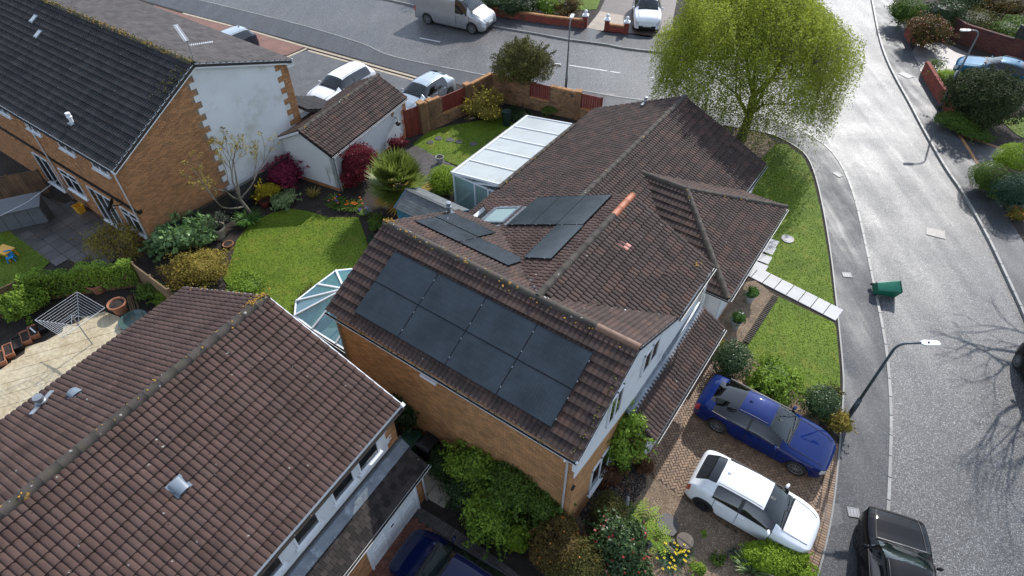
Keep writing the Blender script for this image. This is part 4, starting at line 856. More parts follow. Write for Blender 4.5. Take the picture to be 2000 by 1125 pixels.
# front wall (faces the camera) with windows and band
fw_ = [(-40.9, -39.4, 4.15, 4.95), (-37.2, -36.0, 4.15, 4.95), (-34.4, -33.1, 4.15, 4.95), (-31.4, -30.1, 4.15, 4.95), (-28.6, -27.3, 4.15, 4.95)]
gfw = [(-36.2, -34.6, .3, 2.15), (-33.6, -31.9, .95, 2.2), (-31.0, -28.9, .12, 2.2), (-28.2, -26.8, .95, 2.2)]
def wpred(x, z):
    s_ = -42 + x
    if 2.52 < z < 2.7: return False
    return not any(a < s_ < b_ and c < z < d for a, b_, c, d in fw_ + gfw)
Tl.brickwall((-42, 8.6), (-26.35, 8.6), 0, 4.95, wpred)
b = MB(); b.box((-34.18, 8.57, 2.61), (15.7, .06, .16)); b.box((-26.32, 8.65, 2.61), (.06, .2, .16)); Tl.part(b, 'storey_band', M['black'])
for a, b_, c, d in fw_ + gfw: Tl.window((-42, 8.6), (-26.35, 8.6), a + 42, b_ + 42, c, d, 2 if c > .2 else 3, transom=d - .35 if c > .9 and d < 3 else None)
Tl.gutter((-42, 8.33, 4.93), (-26.2, 8.33, 4.93), 'black'); Tl.pipe([(-26.6, 8.35, 4.85), (-26.6, 8.53, 4.6), (-26.6, 8.53, .1)]); Tl.pipe([(-34.0, 8.35, 4.85), (-34.0, 8.53, 4.6), (-34.0, 8.53, .1)])
b = MB(); b.box((-34.1, 8.4, 4.9), (15.7, .03, .18)); Tl.part(b, 'fascia', M['white'])
Tl.plain((-26.35, 18.1), (-42, 18.1), [(0, 0), (15.65, 0), (15.65, 5.9), (0, 5.9)], 'mortar')
for s_, bb in ((-38.2, 12.4), (-37.0, 11.85)):
    X = Vector((1, 0, 0)); sl = .545; k = math.hypot(1, sl); Y = Vector((0, 1, sl)) / k; Z = X.cross(Y); b = MB(); b.box((0, 0, .05), (.36, .5, .05)); o = b.build('roof_window', M['lead'], Tl.e); o.matrix_basis = Tl.shift @ Matrix(((1, 0, 0, s_), (0, Y.y, Z.y, bb), (0, Y.z, Z.z, zt(bb)), (0, 0, 0, 1))); c = MB(); c.box((0, 0, .08), (.26, .38, .02)); c.build('pane', MAT('rooflight_glass', (.42, .45, .46), .15, .05, 2, 20, 0) if 'rl' not in M else M['rl'], o); M['rl'] = bpy.data.materials['rooflight_glass']
flue(Tl, (-30.3, 9.2, zt(9.2)), .4, .08, 'white')
# side porch roof stub, satellite dish
b = MB(); b.add([(-26.9, 18.5, 3.1), (-25.8, 20.5, 2.2), (-27.9, 20.5, 2.2), (-28.4, 18.5, 3.1)], [(0, 1, 2, 3)]); b.add([(-25.8, 20.5, 2.18), (-27.9, 20.5, 2.18), (-27.9, 20.5, 2.0), (-25.8, 20.5, 2.0)], [(0, 1, 2, 3)]); b.box((-26.6, 19.3, 1.25), (.3, 2.2, 2.4)); Tl.part(b, 'side_porch', M['render_old'])
pk = Kit('roof_tile', TILE, M['tile_dark'], 8); Tl.slope((-26.0, 20.7, 2.3), W_, S_, 2.4, 2.3, 1.0, kit=pk); pk.finish(Tl.e, Tl.Wm, 40)
b = MB(); Mx = Matrix.Translation((-27.55, 8.15, 2.75)) @ Matrix.Rotation(R(-50), 4, 'Z') @ Matrix.Rotation(R(62), 4, 'X'); b.lathe([(0, .0), (.12, .012), (.24, .045), (.34, .09), (.33, .1), (.23, .055), (.1, .02), (0, .01)], n=20, M=Mx); b.tube([(-27.55, 8.15, 2.72), (-27.5, 8.5, 2.6)], .025); o = Tl.part(b, 'satellite_dish', M['black'], smooth=True)
b = MB(); b.tube([(-27.5, 8.2, 2.6), (-27.2, 7.8, 2.75), (-27.15, 7.75, 2.8)], .02); Tl.part(b, 'feed_arm', M['black'], o)
# aerial on the gable
b = MB(); p = Vector((-26.6, 13.7, 7.5)); b.tube([p, p + Vector((0, 0, 1.0))], .022); ae = Tl.part(b, 'aerial', M['steel'])
for o_, d, L in ((.95, Vector((-.92, .35, .04)), 1.9), (.8, Vector((.55, .8, .0)), 1.0)):
    b = MB(); a = p + Vector((0, 0, o_)); d.normalize(); sd = d.cross(Vector((0, 0, 1))).normalized(); b.tube([a, a + d * L], .014, 6)
    for i in range(int(L / .085)): c = a + d * (.12 + i * .085); b.tube([c - sd * .11, c + sd * .11], .009, 5)
    Tl.part(b, 'aerial_boom', M['white'], ae)
Tl.done(300, 300)

# ---------------- white garage in the garden
Sh = House('garage', 27, -22.2, 23.2, 'small white rendered garage with brown ridged roof behind the garden', 'garage', tile='tile_brown', brick='brick')
zs_ = lambda s: 3.32 - .5 * abs(s + 22.15)
Sh.slope((-20.3, 19.9, zs_(-20.3)), N_, W_, 6.8, 1.85, 1.85 * .5); Sh.slope((-24.0, 26.7, zs_(-24.0)), S_, E_, 6.8, 1.85, 1.85 * .5)
Sh.ridge((-22.15, 19.9, 3.35), (-22.15, 26.7, 3.35), 'ridge'); Sh.lumps('moss', [(-22.15, 19.95, 3.45), (-22.1, 26.6, 3.45)], 'moss', 30, .06, .012)
Sh.plain((-23.85, 20.05), (-20.45, 20.05), [(0, 0), (3.4, 0), (3.4, 2.3), (1.7, 3.15), (0, 2.3)], 'render'); Sh.plain((-20.45, 20.05), (-20.45, 26.6), [(0, 0), (6.55, 0), (6.55, 2.32), (0, 2.32)], 'render_old'); Sh.plain((-20.45, 26.6), (-23.85, 26.6), [(0, 0), (3.4, 0), (3.4, 2.3), (1.7, 3.15), (0, 2.3)], 'render'); Sh.plain((-23.85, 26.6), (-23.85, 20.05), [(0, 0), (6.55, 0), (6.55, 2.32), (0, 2.32)], 'render')
Sh.brickwall((-23.85, 20.04), (-20.45, 20.04), 0, .3, back=False, proud=.004); Sh.brickwall((-20.44, 20.05), (-20.44, 26.6), 0, .3, back=False, proud=.004)
Sh.brickwall((-20.44, 26.1), (-20.44, 26.6), .3, 2.3, lambda x, z: x > .22 or int(z / .3) % 2, back=False, proud=.004)
Sh.gutter((-20.23, 19.9, 2.34), (-20.23, 26.75, 2.34), 'white'); Sh.pipe([(-20.25, 20.15, 2.3), (-20.36, 20.15, 2.1), (-20.36, 20.15, .1)]); Sh.board((-20.3, 19.9, zs_(-20.3) - .06), (-22.15, 19.9, zs_(-22.15) - .06), .03, .13, 'black'); Sh.board((-24.0, 19.9, zs_(-24) - .06), (-22.15, 19.9, zs_(-22.15) - .06), .03, .13, 'white')
b = MB(); z = [(-21.0 + .03 * math.sin(i * 1.6), 20.035, .5 + i * .08) for i in range(12)]; b.tube(z, .012, 5); Sh.part(b, 'wavy_ornament', M['steel'])
for y in (22.0, 25.2):
    b = MB(); b.tube([(-20.44, y, 1.9), (-20.1, y, 1.9), (-20.05, y, 1.75)], .014, 6); b.tube([(-20.42, y, 1.65), (-20.15, y, 1.88)], .012, 6); br_ = Sh.part(b, 'wall_bracket', M['black'])
    b = MB(); b.lathe([(0, 1.45), (.1, 1.46), (.15, 1.53), (.16, 1.6), (.06, 1.68), (0, 1.7)], c=(-20.05, y, 0), n=12); b.tube([(-20.05, y, 1.68), (-20.05, y, 1.76)], .008, 5); Sh.part(b, 'lantern', M['black'], br_, smooth=True)
b = MB(); b.lathe([(0, .02), (.13, .02), (.13, 0)], M=Matrix.Translation((-20.44, 25.3, 2.0)) @ Matrix.Rotation(R(90), 4, 'Y'), n=16); Sh.part(b, 'wall_plate', M['brick_tan'])
Sh.done(200, 100)
# ------------------------------------------------------------------ conservatories
FR = 35
def frame_empty(name, az, s0, b0, label, cat): h = House.__new__(House); House.__init__(h, name, az, s0, b0, label, cat); return h
C1 = frame_empty('conservatory', 35, -14.6, 10, 'octagonal glass conservatory with white roof bars on the garden side', 'conservatory')
M['roof_glass'] = GLASS('tinted_roof_glass', (.40, .72, .82), .10, op=.38, opc=(.20, .46, .56))
M['side_glass'] = GLASS('clear_glass', (.75, .85, .85), .06, op=.1)
ring = [(-12.66, 8.42), (-15.0, 8.42), (-16.05, 8.5), (-16.6, 9.05), (-16.62, 10.15), (-16.6, 11.15), (-16.05, 11.68), (-14.9, 11.72), (-12.66, 11.72)]
ap = (-14.75, 10.05, 3.25); rp = (-12.66, 10.05, 3.25); ez = 2.35
for i in range(len(ring) - 1):
    a, c = ring[i], ring[i + 1]; t0 = rp if i in (0,) else ap; t1 = ap
    if i == 7: t0, t1 = ap, rp
    b = MB()
    if t0 == t1: b.add([(*a, ez), (*c, ez), t0], [(0, 2, 1)])
    else: b.add([(*a, ez), (*c, ez), t1, t0], [(0, 3, 2, 1)])
    C1.part(b, 'roof_pane', M['roof_glass'])
    b = MB(); b.add([(*a, .55), (*c, .55), (*c, ez - .06), (*a, ez - .06)], [(0, 1, 2, 3)]); C1.part(b, 'wall_pane', M['side_glass'])
    b = MB(); d = (Vector((*c, 0)) - Vector((*a, 0))); b.bar((*a, ez - .04), (*c, ez - .04), .09, .1); C1.part(b, 'eaves_rail', M['white']); b = MB(); b.bar((*a, .52), (*c, .52), .09, .06); C1.part(b, 'sill_rail', M['white'])
    b = MB(); b.bar((*a, .25), (*c, .25), .12, .5); C1.part(b, 'dwarf_wall', M['brick'])
for i in range(1, len(ring) - 1):
    a = ring[i]; b = MB(); b.tube([(*a, .5), (*a, ez)], .05, 6); C1.part(b, 'post', M['white'])
    b = MB(); b.bar((*a, ez + .03), (ap[0], ap[1], ap[2] + .02), .075, .05); C1.part(b, 'glazing_bar', M['white'])
for x in (-13.75,):
    for y, yy in ((8.42, 1), (11.72, -1)): b = MB(); b.bar((x, y, ez + .03), (x, 10.05, 3.27), .07, .05); C1.part(b, 'glazing_bar', M['white'])
b = MB(); b.bar(rp, ap, .12, .09); b.lathe([(0, .12), (.09, .08), (.11, 0), (.06, -.05)], c=ap, n=10); C1.part(b, 'roof_ridge', M['white'])
C1.gutter((-12.7, 8.33, ez - .02), (-16.05, 8.4, ez - .02), 'white')
b = MB(); b.box((-14.6, 10.05, .06), (3.7, 3.2, .1)); C1.part(b, 'floor', M['stone_pot'])
b = MB(); b.lathe([(0, .02), (.2, .03), (.24, .12), (.16, .26), (0, .3)], c=(-14.6, 9.2, .9), n=14); b.tube([(-14.6, 9.2, .1), (-14.6, 9.2, .95)], .03); tag(C1.part(b, 'table_lamp', M['white'], smooth=True), None, None)
for x, y in ((-15.6, 10.9), (-13.7, 10.8)):
    b = MB(); b.box((x, y, .32), (.9, .8, .4)); b.box((x, y + .38, .65), (.9, .18, .5)); C1.part(b, 'chair', M['stone_pot'])

C2 = frame_empty('lean_to', 35, -15.8, 22.8, 'white lean-to sunroom with pale opaque roof sheets against the bungalow', 'sunroom')
M['poly'] = MAT('polycarbonate', (.43, .45, .43), .35, .06, 1.2, 30, 0, stain=((.36, .37, .33), 1.0, .58))
M['frost'] = GLASS('frosted_glass', (.6, .75, .72), .08, rough=.15, op=.55, opc=(.42, .55, .52))
n = 5; b0_, b1_ = 19.55, 26.15; so_, si_ = -17.25, -14.42; zo, zi = 2.15, 2.6
for i in range(n):
    y0 = b0_ + (b1_ - b0_) * i / n; y1 = b0_ + (b1_ - b0_) * (i + 1) / n; b = MB(); b.add([(so_, y0, zo), (si_, y0, zi), (si_, y1, zi), (so_, y1, zo)], [(0, 1, 2, 3)]); b.add([(so_, y0, zo - .025), (si_, y0, zi - .025), (si_, y1, zi - .025), (so_, y1, zo - .025)], [(3, 2, 1, 0)]); C2.part(b, 'roof_sheet', M['poly'])
for i in range(n + 1):
    y0 = b0_ + (b1_ - b0_) * i / n; b = MB(); b.bar((so_, y0, zo + .02), (si_, y0, zi + .02), .06, .05); b.bar((so_, y0, zo - .05), (si_, y0, zi - .05), .05, .08); C2.part(b, 'glazing_bar', M['white'])
b = MB(); b.bar((so_ - .02, b0_ - .05, zo - .02), (so_ - .02, b1_ + .05, zo - .02), .1, .12); C2.part(b, 'eaves_beam', M['white']); C2.gutter((so_ - .1, b0_ - .05, zo), (so_ - .1, b1_ + .05, zo), 'white')
for y in (b0_, b1_):
    b = MB()
    for x in (so_ + .05, -15.9, -15.8 + .72, si_ - .05): b.box((x, y, 1.05), (.08, .09, 2.1))
    b.bar((so_, y, .1), (si_, y, .1), .09, .2); b.bar((so_, y, 2.06), (si_, y, 2.06), .088, .08); b.bar((-15.9, y, 2.1), (si_, y, 2.5), .085, .08); C2.part(b, 'end_frame', M['white'])
    for x0, x1 in ((so_ + .1, -15.95), (-15.85, -15.1), (-15.05, si_ - .1)):
        b = MB(); b.quad((x0, y, .2), (x1, y, .2), (x1, y, 2.02), (x0, y, 2.02)); C2.part(b, 'wall_pane', M['frost'])
b = MB(); b.box((so_ + .04, (b0_ + b1_) / 2, .1), (.1, b1_ - b0_, .2))
for i in range(n + 1): b.box((so_ + .04, b0_ + (b1_ - b0_) * i / n, 1.08), (.09, .07, 2.0))
C2.part(b, 'side_frame', M['white'])
for i in range(n):
    y0 = b0_ + (b1_ - b0_) * i / n; y1 = b0_ + (b1_ - b0_) * (i + 1) / n; b = MB(); b.quad((so_ + .04, y0 + .04, .2), (so_ + .04, y1 - .04, .2), (so_ + .04, y1 - .04, 2.05), (so_ + .04, y0 + .04, 2.05)); C2.part(b, 'wall_pane', M['frost'])
b = MB(); b.box((-15.8, 22.8, .05), (2.8, 6.5, .08)); C2.part(b, 'floor', M['concrete'])

# ------------------------------------------------------------------ blue garden shed with felt shingle roof
SB = frame_empty('garden_shed', 35, -16.6, 17.2, 'blue garden shed with grey felt shingle roof beside the palm', 'shed')
M['shingle'] = MAT('felt_shingle', (.105, .116, .118), .8, .15, 2, 50, .4, rnd=.2); M['blue_wood'] = MAT('blue_painted_wood', (.05, .17, .26), .6, .15, 3, 40, .2)
c = Vector((-16.6, 17.1, 0)); L2, W2 = 1.55, .95
for sg, ux, uy in ((-1, E_, N_), (1, W_, S_)):
    k = Kit('shingle', ([(0, 0, .012), (1, 0, .012), (0, .19, .003), (1, .19, .003), (0, .002, -.003), (1, .002, -.003)], [(0, 1, 3, 2), (4, 5, 1, 0)]), M['shingle'], 6)
    O = Vector((c.x + sg * L2, c.y + sg * W2, 1.75)); X = Vector((*ux, 0)); Y = Vector((uy[0] * W2, uy[1] * W2, .5)).normalized(); Z = X.cross(Y)
    for j in range(8):
        for i in range(11): o_ = O + X * (i * .28 + .0) + Y * (j * .134); k.put(SB.shift @ Matrix(((X.x * .275, Y.x, Z.x, o_.x), (X.y * .275, Y.y, Z.y, o_.y), (X.z * .275, Y.z, Z.z, o_.z), (0, 0, 0, 1))))
    k.finish(SB.e, SB.Wm, 88)
    b = MB(); q = [O - Z * .01, O + X * 2 * L2 - Z * .01, O + X * 2 * L2 + Y * 1.075 - Z * .01, O + Y * 1.075 - Z * .01]; b.add(q + [p - Z * .03 for p in q], [(0, 1, 2, 3), (0, 4, 5, 1), (1, 5, 6, 2), (3, 7, 4, 0)]); SB.part(b, 'roof', M['shingle'])
b = MB(); b.bar((c.x - L2, c.y, 2.26), (c.x + L2, c.y, 2.26), .16, .03); SB.part(b, 'ridge_cap', M['shingle'])
for A, B in (((c.x - 1.45, c.y - .85), (c.x + 1.45, c.y - .85)), ((c.x + 1.45, c.y + .85), (c.x - 1.45, c.y + .85))):
    d = B[0] - A[0]
    for i in range(12): b = MB(); b.box((A[0] + d * (i + .5) / 12, A[1], .88), (abs(d) / 12 - .008, .03, 1.7)); SB.part(b, 'board', M['blue_wood'])
for x in (c.x - 1.45, c.x + 1.45):
    b = MB(); b.add([(x, c.y - .86, 0), (x, c.y + .86, 0), (x, c.y + .86, 1.78), (x, c.y, 2.2), (x, c.y - .86, 1.78)], [(0, 1, 2, 3, 4)]); b.bar((x + (.06 if x > c.x else -.06), c.y - .95, 1.72), (x + (.06 if x > c.x else -.06), c.y, 2.22), .03, .1); b.bar((x + (.06 if x > c.x else -.06), c.y + .95, 1.72), (x + (.06 if x > c.x else -.06), c.y, 2.22), .03, .1); SB.part(b, 'gable_end', M['blue_wood'])

# ------------------------------------------------------------------ walls and fences
def wall_thing(name, pts, h, label, brick='brick_old', cap='brick_tan', cat='wall', th=.22, lim=150, steps=None, both=True, capo=True):
    """free-standing brick wall along a polyline with a brick-on-edge coping"""
    c = sum((Vector(p) for p in pts), Vector()) / len(pts); e = empty(name, (c.x, c.y, 0), 0, label, cat); sh = Matrix.Translation((-c.x, -c.y, 0)); kit = Kit('brick', BRK, M[brick], 8); ck = Kit('coping_brick', slab_base(.066, th + .03, .1, .006), M[cap], 6)
    for a, d in zip(pts, pts[1:]):
        a, d = Vector(a), Vector(d); a.z = d.z = 0; u = (d - a); L = u.length; u.normalize(); n = u.cross(Vector((0, 0, 1))); nx = max(1, round(L / .225)); bw = L / nx
        b = MB(); b.box((a + d) / 2 - c + Vector((0, 0, h / 2)), (L, th, h), math.atan2(u.y, u.x)); b.build('core', M['mortar_dark'], e)
        for sg in (1, -1):
            nn = n * sg; uu = u * sg
            for j in range(int(h / .075)):
                for i in range(nx):
                    x = (i + .5 + (.25 if j % 2 else -.25)) * bw
                    p = a + u * x + nn * (th / 2) + Vector((0, 0, (j + .5) * .075)); Mx = Matrix(((uu.x, 0, nn.x, p.x), (uu.y, 0, nn.y, p.y), (0, 1, 0, p.z), (0, 0, 0, 1))); kit.put(sh @ Mx)
        if capo:
            for i in range(int(L / .075)):
                p = a + u * ((i + .5) * .075) + Vector((0, 0, h)); ck.put(sh @ Matrix.Translation(p) @ Matrix.Rotation(math.atan2(u.y, u.x), 4, 'Z'))
    kit.finish(e, Matrix.Translation(c - Vector((0, 0, c.z))), lim); 
    if capo: ck.finish(e, Matrix.Translation(c - Vector((0, 0, c.z))), 120)
    return e
def pier(e, p, w_, h, rz, brick='brick_old', ball=False):
    c = Vector((e.location.x, e.location.y, 0)); b = MB(); b.box(Vector((p[0], p[1], h / 2)) - c, (w_, w_, h), rz); o = b.build('pier', M[brick], e)
    b = MB(); q = Vector((p[0], p[1], 0)) - c
    if ball:
        b.box(q + Vector((0, 0, h + .04)), (w_ + .1, w_ + .1, .08), rz); b.box(q + Vector((0, 0, h + .12)), (w_ + .04, w_ + .04, .1), rz, taper=.45); b.lathe([(.07, .15), (.06, .2)] + [(.13 * math.sin(math.pi * i / 10), .32 - .13 * math.cos(math.pi * i / 10)) for i in range(1, 11)], c=q + Vector((0, 0, h)), n=16); autosmooth(b.build('ball_cap', M['white'], e), 40)
    else: b.box(q + Vector((0, 0, h + .04)), (w_ + .05, w_ + .05, .08), rz); b.build('pier_cap', M['brick_tan'], e)
def panel_fence(name, A, B, h, label, mat, nb=None, z0=.08, cat='fence', horiz=False, bw=.12, rail=None, gap=.012, th=.02):
    A, B = Vector(A), Vector(B); A.z = B.z = 0; c = (A + B) / 2; u = B - A; L = u.length; u.normalize(); rz = math.atan2(u.y, u.x); e = empty(name, (c.x, c.y, 0), rz, label, cat)
    if horiz:
        k = int(h / (bw + gap))
        for i in range(k): b = MB(); b.box((0, 0, z0 + (i + .5) * (bw + gap)), (L, th, bw), rnd=random.random()); b.build('slat', mat, e, rnd=True)
    else:
        k = int(L / (bw + gap)); st = L / k
        for i in range(k): b = MB(); b.box((-L / 2 + (i + .5) * st, random.uniform(-.004, .004), z0 + h / 2 + random.uniform(-.012, .012)), (st - gap, th, h), rnd=random.random()); b.build('board', mat, e, rnd=True)
    np2 = max(2, round(L / 1.83) + 1)
    for i in range(np2): b = MB(); b.box((-L / 2 + L * i / (np2 - 1), .05, z0 + (h + .06) / 2), (.09, .09, h + .06)); b.build('post', mat, e)
    for zz in (.25, .85): b = MB(); b.box((0, .035, z0 + h * zz), (L, .04, .06)); b.build('rail', mat, e)
    b = MB(); b.box((0, 0, z0 + h + .02), (L, .06, .025)); b.build('capping_rail', mat, e)
    return e
HW = lambda s, b: Vector((s * math.cos(R(35)) + b * math.sin(R(35)), -s * math.sin(R(35)) + b * math.cos(R(35)), 0))
# garden wall by the road with red panels
wa, wb, wc, wd = P(826, 262), P(915, 222), P(962, 196), P(1170, 245)
e1 = wall_thing('garden_wall', [wa, wa.lerp(wb, .42)], 1.85, 'tall stained brick wall section beside the red gate', 'brick_old', lim=200)
pier(e1, wa.lerp(wb, .02), .36, 2.0, R(42)); pier(e1, wa.lerp(wb, .2), .34, 1.93, R(42))
e2 = wall_thing('garden_wall', [wa.lerp(wb, .42), wb], .75, 'low brick wall under the red fence panel by the yellow bush', 'brick_old', lim=100)
panel_fence('red_fence', wa.lerp(wb, .43), wb.lerp(wa, .02), .95, 'red stained fence panel on the low wall by the yellow bush', M['wood_red'], z0=.85)
e3 = wall_thing('garden_wall', [wb, wc], 1.8, 'brick wall section behind the yellow flowering bush', 'brick_old', lim=80); pier(e3, wb, .36, 1.95, R(42))
wm1, wm2, wm3 = wc.lerp(wd, .36), wc.lerp(wd, .55), wc.lerp(wd, .80)
e4 = wall_thing('garden_wall', [wc, wm1], 1.75, 'brick wall section behind the brown-leaved tree', 'brick_old', lim=80)
e5 = wall_thing('garden_wall', [wm1, wm2], .8, 'low brick wall under the red panel right of the tree trunk', 'brick_old', lim=60); panel_fence('red_fence', wm1, wm2, .9, 'red fence panel right of the brown-leaved tree trunk', M['wood_red'], z0=.9)
e6 = wall_thing('garden_wall', [wm2, wm3], 1.8, 'blackened brick wall section in front of the far lamp post', 'brick_old', lim=100); pier(e6, wm3, .34, 1.9, R(-17))
e7 = wall_thing('garden_wall', [wm3, wd], .8, 'low brick wall next to the bungalow roof edge', 'brick_old', lim=60); panel_fence('red_fence', wm3, wd, .9, 'red fence panel next to the bungalow roof edge', M['wood_red'], z0=.9)
ga, gb_ = P(797, 272), P(824, 262); panel_fence('garden_gate', ga, gb_, 1.75, 'red boarded garden gate between white garage and brick wall', M['wood_red'], cat='gate', bw=.1)
# red brick walls across the roads
r1 = wall_thing('brick_wall', [P(1800, 146), P(1822, 184), P(1848, 222), P(1858, 240)], .85, 'low red brick wall along the right-hand pavement under the lamp post', 'brick_red', 'brick_red', lim=150)
r2 = wall_thing('brick_wall', [P(1767, 70), P(1777, 88), P(1786, 78)], .95, 'short red brick wall end at the driveway mouth, top right', 'brick_red', 'brick_red', lim=80)
r3 = wall_thing('brick_wall', [P(1836, 62), P(1870, 85), P(1930, 105), P(2010, 130)], 1.35, 'curved dark brick wall behind the mauve driveway, top right', 'brick_dark', 'brick_dark', lim=150)
panel_fence('fence', P(1960, 112), P(2060, 140), .8, 'black boarded fence on top of the curved brick wall', M['slat_black'], z0=1.45)
t1 = wall_thing('brick_wall', [P(940, 24), P(1000, 38), P(1070, 48), P(1140, 56)], .62, 'low red brick wall in front of the hedge, top of the picture', 'brick_red', 'brick_tan', lim=120); pier(t1, P(1142, 55), .36, .95, R(-14), 'brick_red', True)
t2 = wall_thing('brick_wall', [P(1184, 62), P(1222, 67)], .55, 'short red brick wall between two white ball-topped piers', 'brick_red', 'brick_tan', lim=80); pier(t2, P(1184, 62), .36, .9, R(-10), 'brick_red', True); pier(t2, P(1222, 67), .36, .9, R(-10), 'brick_red', True)
# fences on the left
panel_fence('slat_fence', HW(-25.85, 8.9), HW(-25.85, 16.3), 1.45, 'black horizontal slat fence beside the brick gable wall', M['slat_black'], horiz=True, bw=.045, gap=.022)
panel_fence('fence', P(283, 560), P(352, 612), 1.35, 'pale wooden board fence between the two left gardens', M['wood_lite'], bw=.1)
panel_fence('fence', P(70, 592), P(283, 560), 1.3, 'wooden fence overgrown with ivy on the left', M['wood'])
panel_fence('fence', P(-60, 655), P(70, 592), 1.3, 'bare brown wooden fence at the left edge below the toy table', M['wood'])
panel_fence('fence', P(-20, 400), P(100, 378), 1.35, 'brown wooden fence dividing the yards of the top-left house', M['wood'])

# ------------------------------------------------------------------ garden furniture
def pot(u, v, r, h, label, mat='terracotta', soil=True, z=.1, tilt=0, name='plant_pot', cat='plant pot', group=None):
    p = P(u, v, z + h / 2); e = empty(name, (p.x, p.y, z), 0, label, cat, group); b = MB(); Mx = Matrix.Rotation(tilt, 4, 'X')
    b.lathe([(0, .0), (r * .68, 0), (r * .95, h * .86), (r * 1.06, h * .86), (r * 1.06, h), (r * .93, h), (r * .88, h * .86)], n=22, M=Mx); autosmooth(b.build('pot', M[mat], e), 45)
    if soil: b = MB(); b.lathe([(0, h * .86), (r * .92, h * .86)], n=18, M=Mx); b.build('soil', M['soil'], e)
    return e, p
pot(190, 560, .36, .5, 'terracotta pot against the ivy-covered fence'); pot(232, 600, .36, .52, 'terracotta pot beside the bundle of canes'); pot(424, 453, .42, .62, 'large stone-coloured pot with a bare plant by the slat fence', 'stone_pot')
pot(446, 478, .24, .16, 'low round terracotta dish on the bed by the lawn'); pot(859, 312, .22, .4, 'small pale pot on the cobbled path', 'pot_grey'); pot(517, 397, .26, .34, 'glossy red pot under the yellow shrub', 'wood_red'); pot(783, 296, .24, .3, 'dark pot holding the small red maple by the garage', 'black'); pot(772, 303, .2, .26, 'dark pot with pale flowers beside the garage', 'black')
# row of planters on the edge of the patio
prow = [(3, 702), (19, 687), (36, 673), (52, 661), (68, 650), (83, 639)]
tones = ['terracotta', 'terracotta', 'black', 'terracotta', 'terracotta', 'black']; lb = ['terracotta planter box, lowest of the row at the left edge', 'terracotta planter box, second from the bottom of the row', 'black planter box, third from the bottom of the row', 'terracotta planter box, fourth from the bottom of the row', 'terracotta planter box holding a white stick, in the row', 'black planter box at the top end of the row, by the airer']
for i, (u, v) in enumerate(prow):
    p = P(u, v, .2); e = empty('planter', (p.x, p.y, .1), R(-52), lb[i], 'planter', 'planter boxes along the patio edge'); b = MB(); w1, l1, h1 = .34, .72, .26
    q = lambda sx, sy, z: (sx, sy, z)
    o_ = [(-l1 / 2, -w1 / 2), (l1 / 2, -w1 / 2), (l1 / 2, w1 / 2), (-l1 / 2, w1 / 2)]
    vs_ = [(x * .85, y * .8, 0) for x, y in o_] + [(x, y, h1) for x, y in o_] + [(x * .92, y * .84, h1) for x, y in o_] + [(x * .9, y * .82, h1 - .06) for x, y in o_]
    b.add(vs_, [(k * 4 + i_, k * 4 + (i_ + 1) % 4, k * 4 + 4 + (i_ + 1) % 4, k * 4 + 4 + i_) for k in range(3) for i_ in range(4)]); b.build('box', M[tones[i]], e); b = MB(); b.quad(*[(x * .9, y * .82, h1 - .055) for x, y in o_]); b.build('soil', M['soil'], e)
    if i == 4: b = MB(); b.box((0, 0, h1 + .01), (.45, .05, .02), .3); b.build('stick', M['white'], e)
# rotary airer
p = P(137, 613, 1.95); e = empty('rotary_airer', (p.x, p.y, .1), R(15), 'open rotary clothes airer with white lines on the stamped patio', 'clothes airer'); b = MB(); b.tube([(0, 0, 0), (0, 0, 1.75)], .025); b.build('pole', M['steel'], e)
Ra = 1.25
for k in range(4):
    a = k * math.pi / 2; d = Vector((math.cos(a), math.sin(a), 0)); b = MB(); b.tube([Vector((0, 0, 1.15)) + d * .03, d * Ra + Vector((0, 0, 1.85))], .014, 6); b.tube([(0, 0, 1.75), d * .55 + Vector((0, 0, 1.46))], .009, 5); b.build('arm', M['steel'], e)
for k in range(4):
    b = MB(); a0, a1 = k * math.pi / 2, (k + 1) * math.pi / 2; d0, d1 = Vector((math.cos(a0), math.sin(a0), 0)), Vector((math.cos(a1), math.sin(a1), 0))
    for i in range(9): t = .3 + .7 * i / 8; b.tube([d0 * (Ra * t) + Vector((0, 0, 1.15 + .7 * t)), d1 * (Ra * t) + Vector((0, 0, 1.15 + .7 * t))], .005, 4)
    b.build('washing_line', M['white'], e)
# canes
p = P(262, 605, .1); e = empty('cane_bundle', (p.x, p.y, .1), R(-58), 'bundle of loose brown bamboo canes beside the terracotta pot', 'garden canes')
for i in range(16): b = MB(); y = random.uniform(-.16, .16); b.tube([(-.85 + random.uniform(-.2, .1), y, .02 + .012 * (i % 5)), (.85 + random.uniform(-.1, .25), y * random.uniform(.5, 1.8), .03 + .014 * (i % 4))], .012, 5); b.build('cane', M['wood_lite'], e)
# toys, storage box, bins on the far-left patio
M['yellow'] = MAT('yellow_plastic', (.72, .36, .03), .45, .08, 4, 30, 0); M['blue_pl'] = MAT('blue_plastic', (.03, .26, .58), .4, .08, 4, 30, 0)
p = P(14, 496, .3); e = empty('toy_table', (p.x, p.y, .11), R(-20), 'yellow plastic toy table on the small lawn at the left edge', 'toy table'); b = MB(); b.box((0, 0, .45), (.75, .55, .05)); b.build('table_top', M['yellow'], e)
for x in (-.3, .3):
    for y in (-.2, .2): b = MB(); b.bar((x * .95, y * .95, .44), (x * 1.15, y * 1.15, 0), .06, .05); b.build('leg', M['yellow'], e)
p = P(24, 508, .15); e = empty('toy_chair', (p.x, p.y, .11), R(25), 'small blue plastic toy chair tipped over on the lawn', 'toy chair'); b = MB(); b.box((0, 0, .26), (.3, .3, .035)); b.build('seat', M['blue_pl'], e); b = MB(); b.box((0, .15, .42), (.3, .03, .22)); b.build('backrest', M['blue_pl'], e)
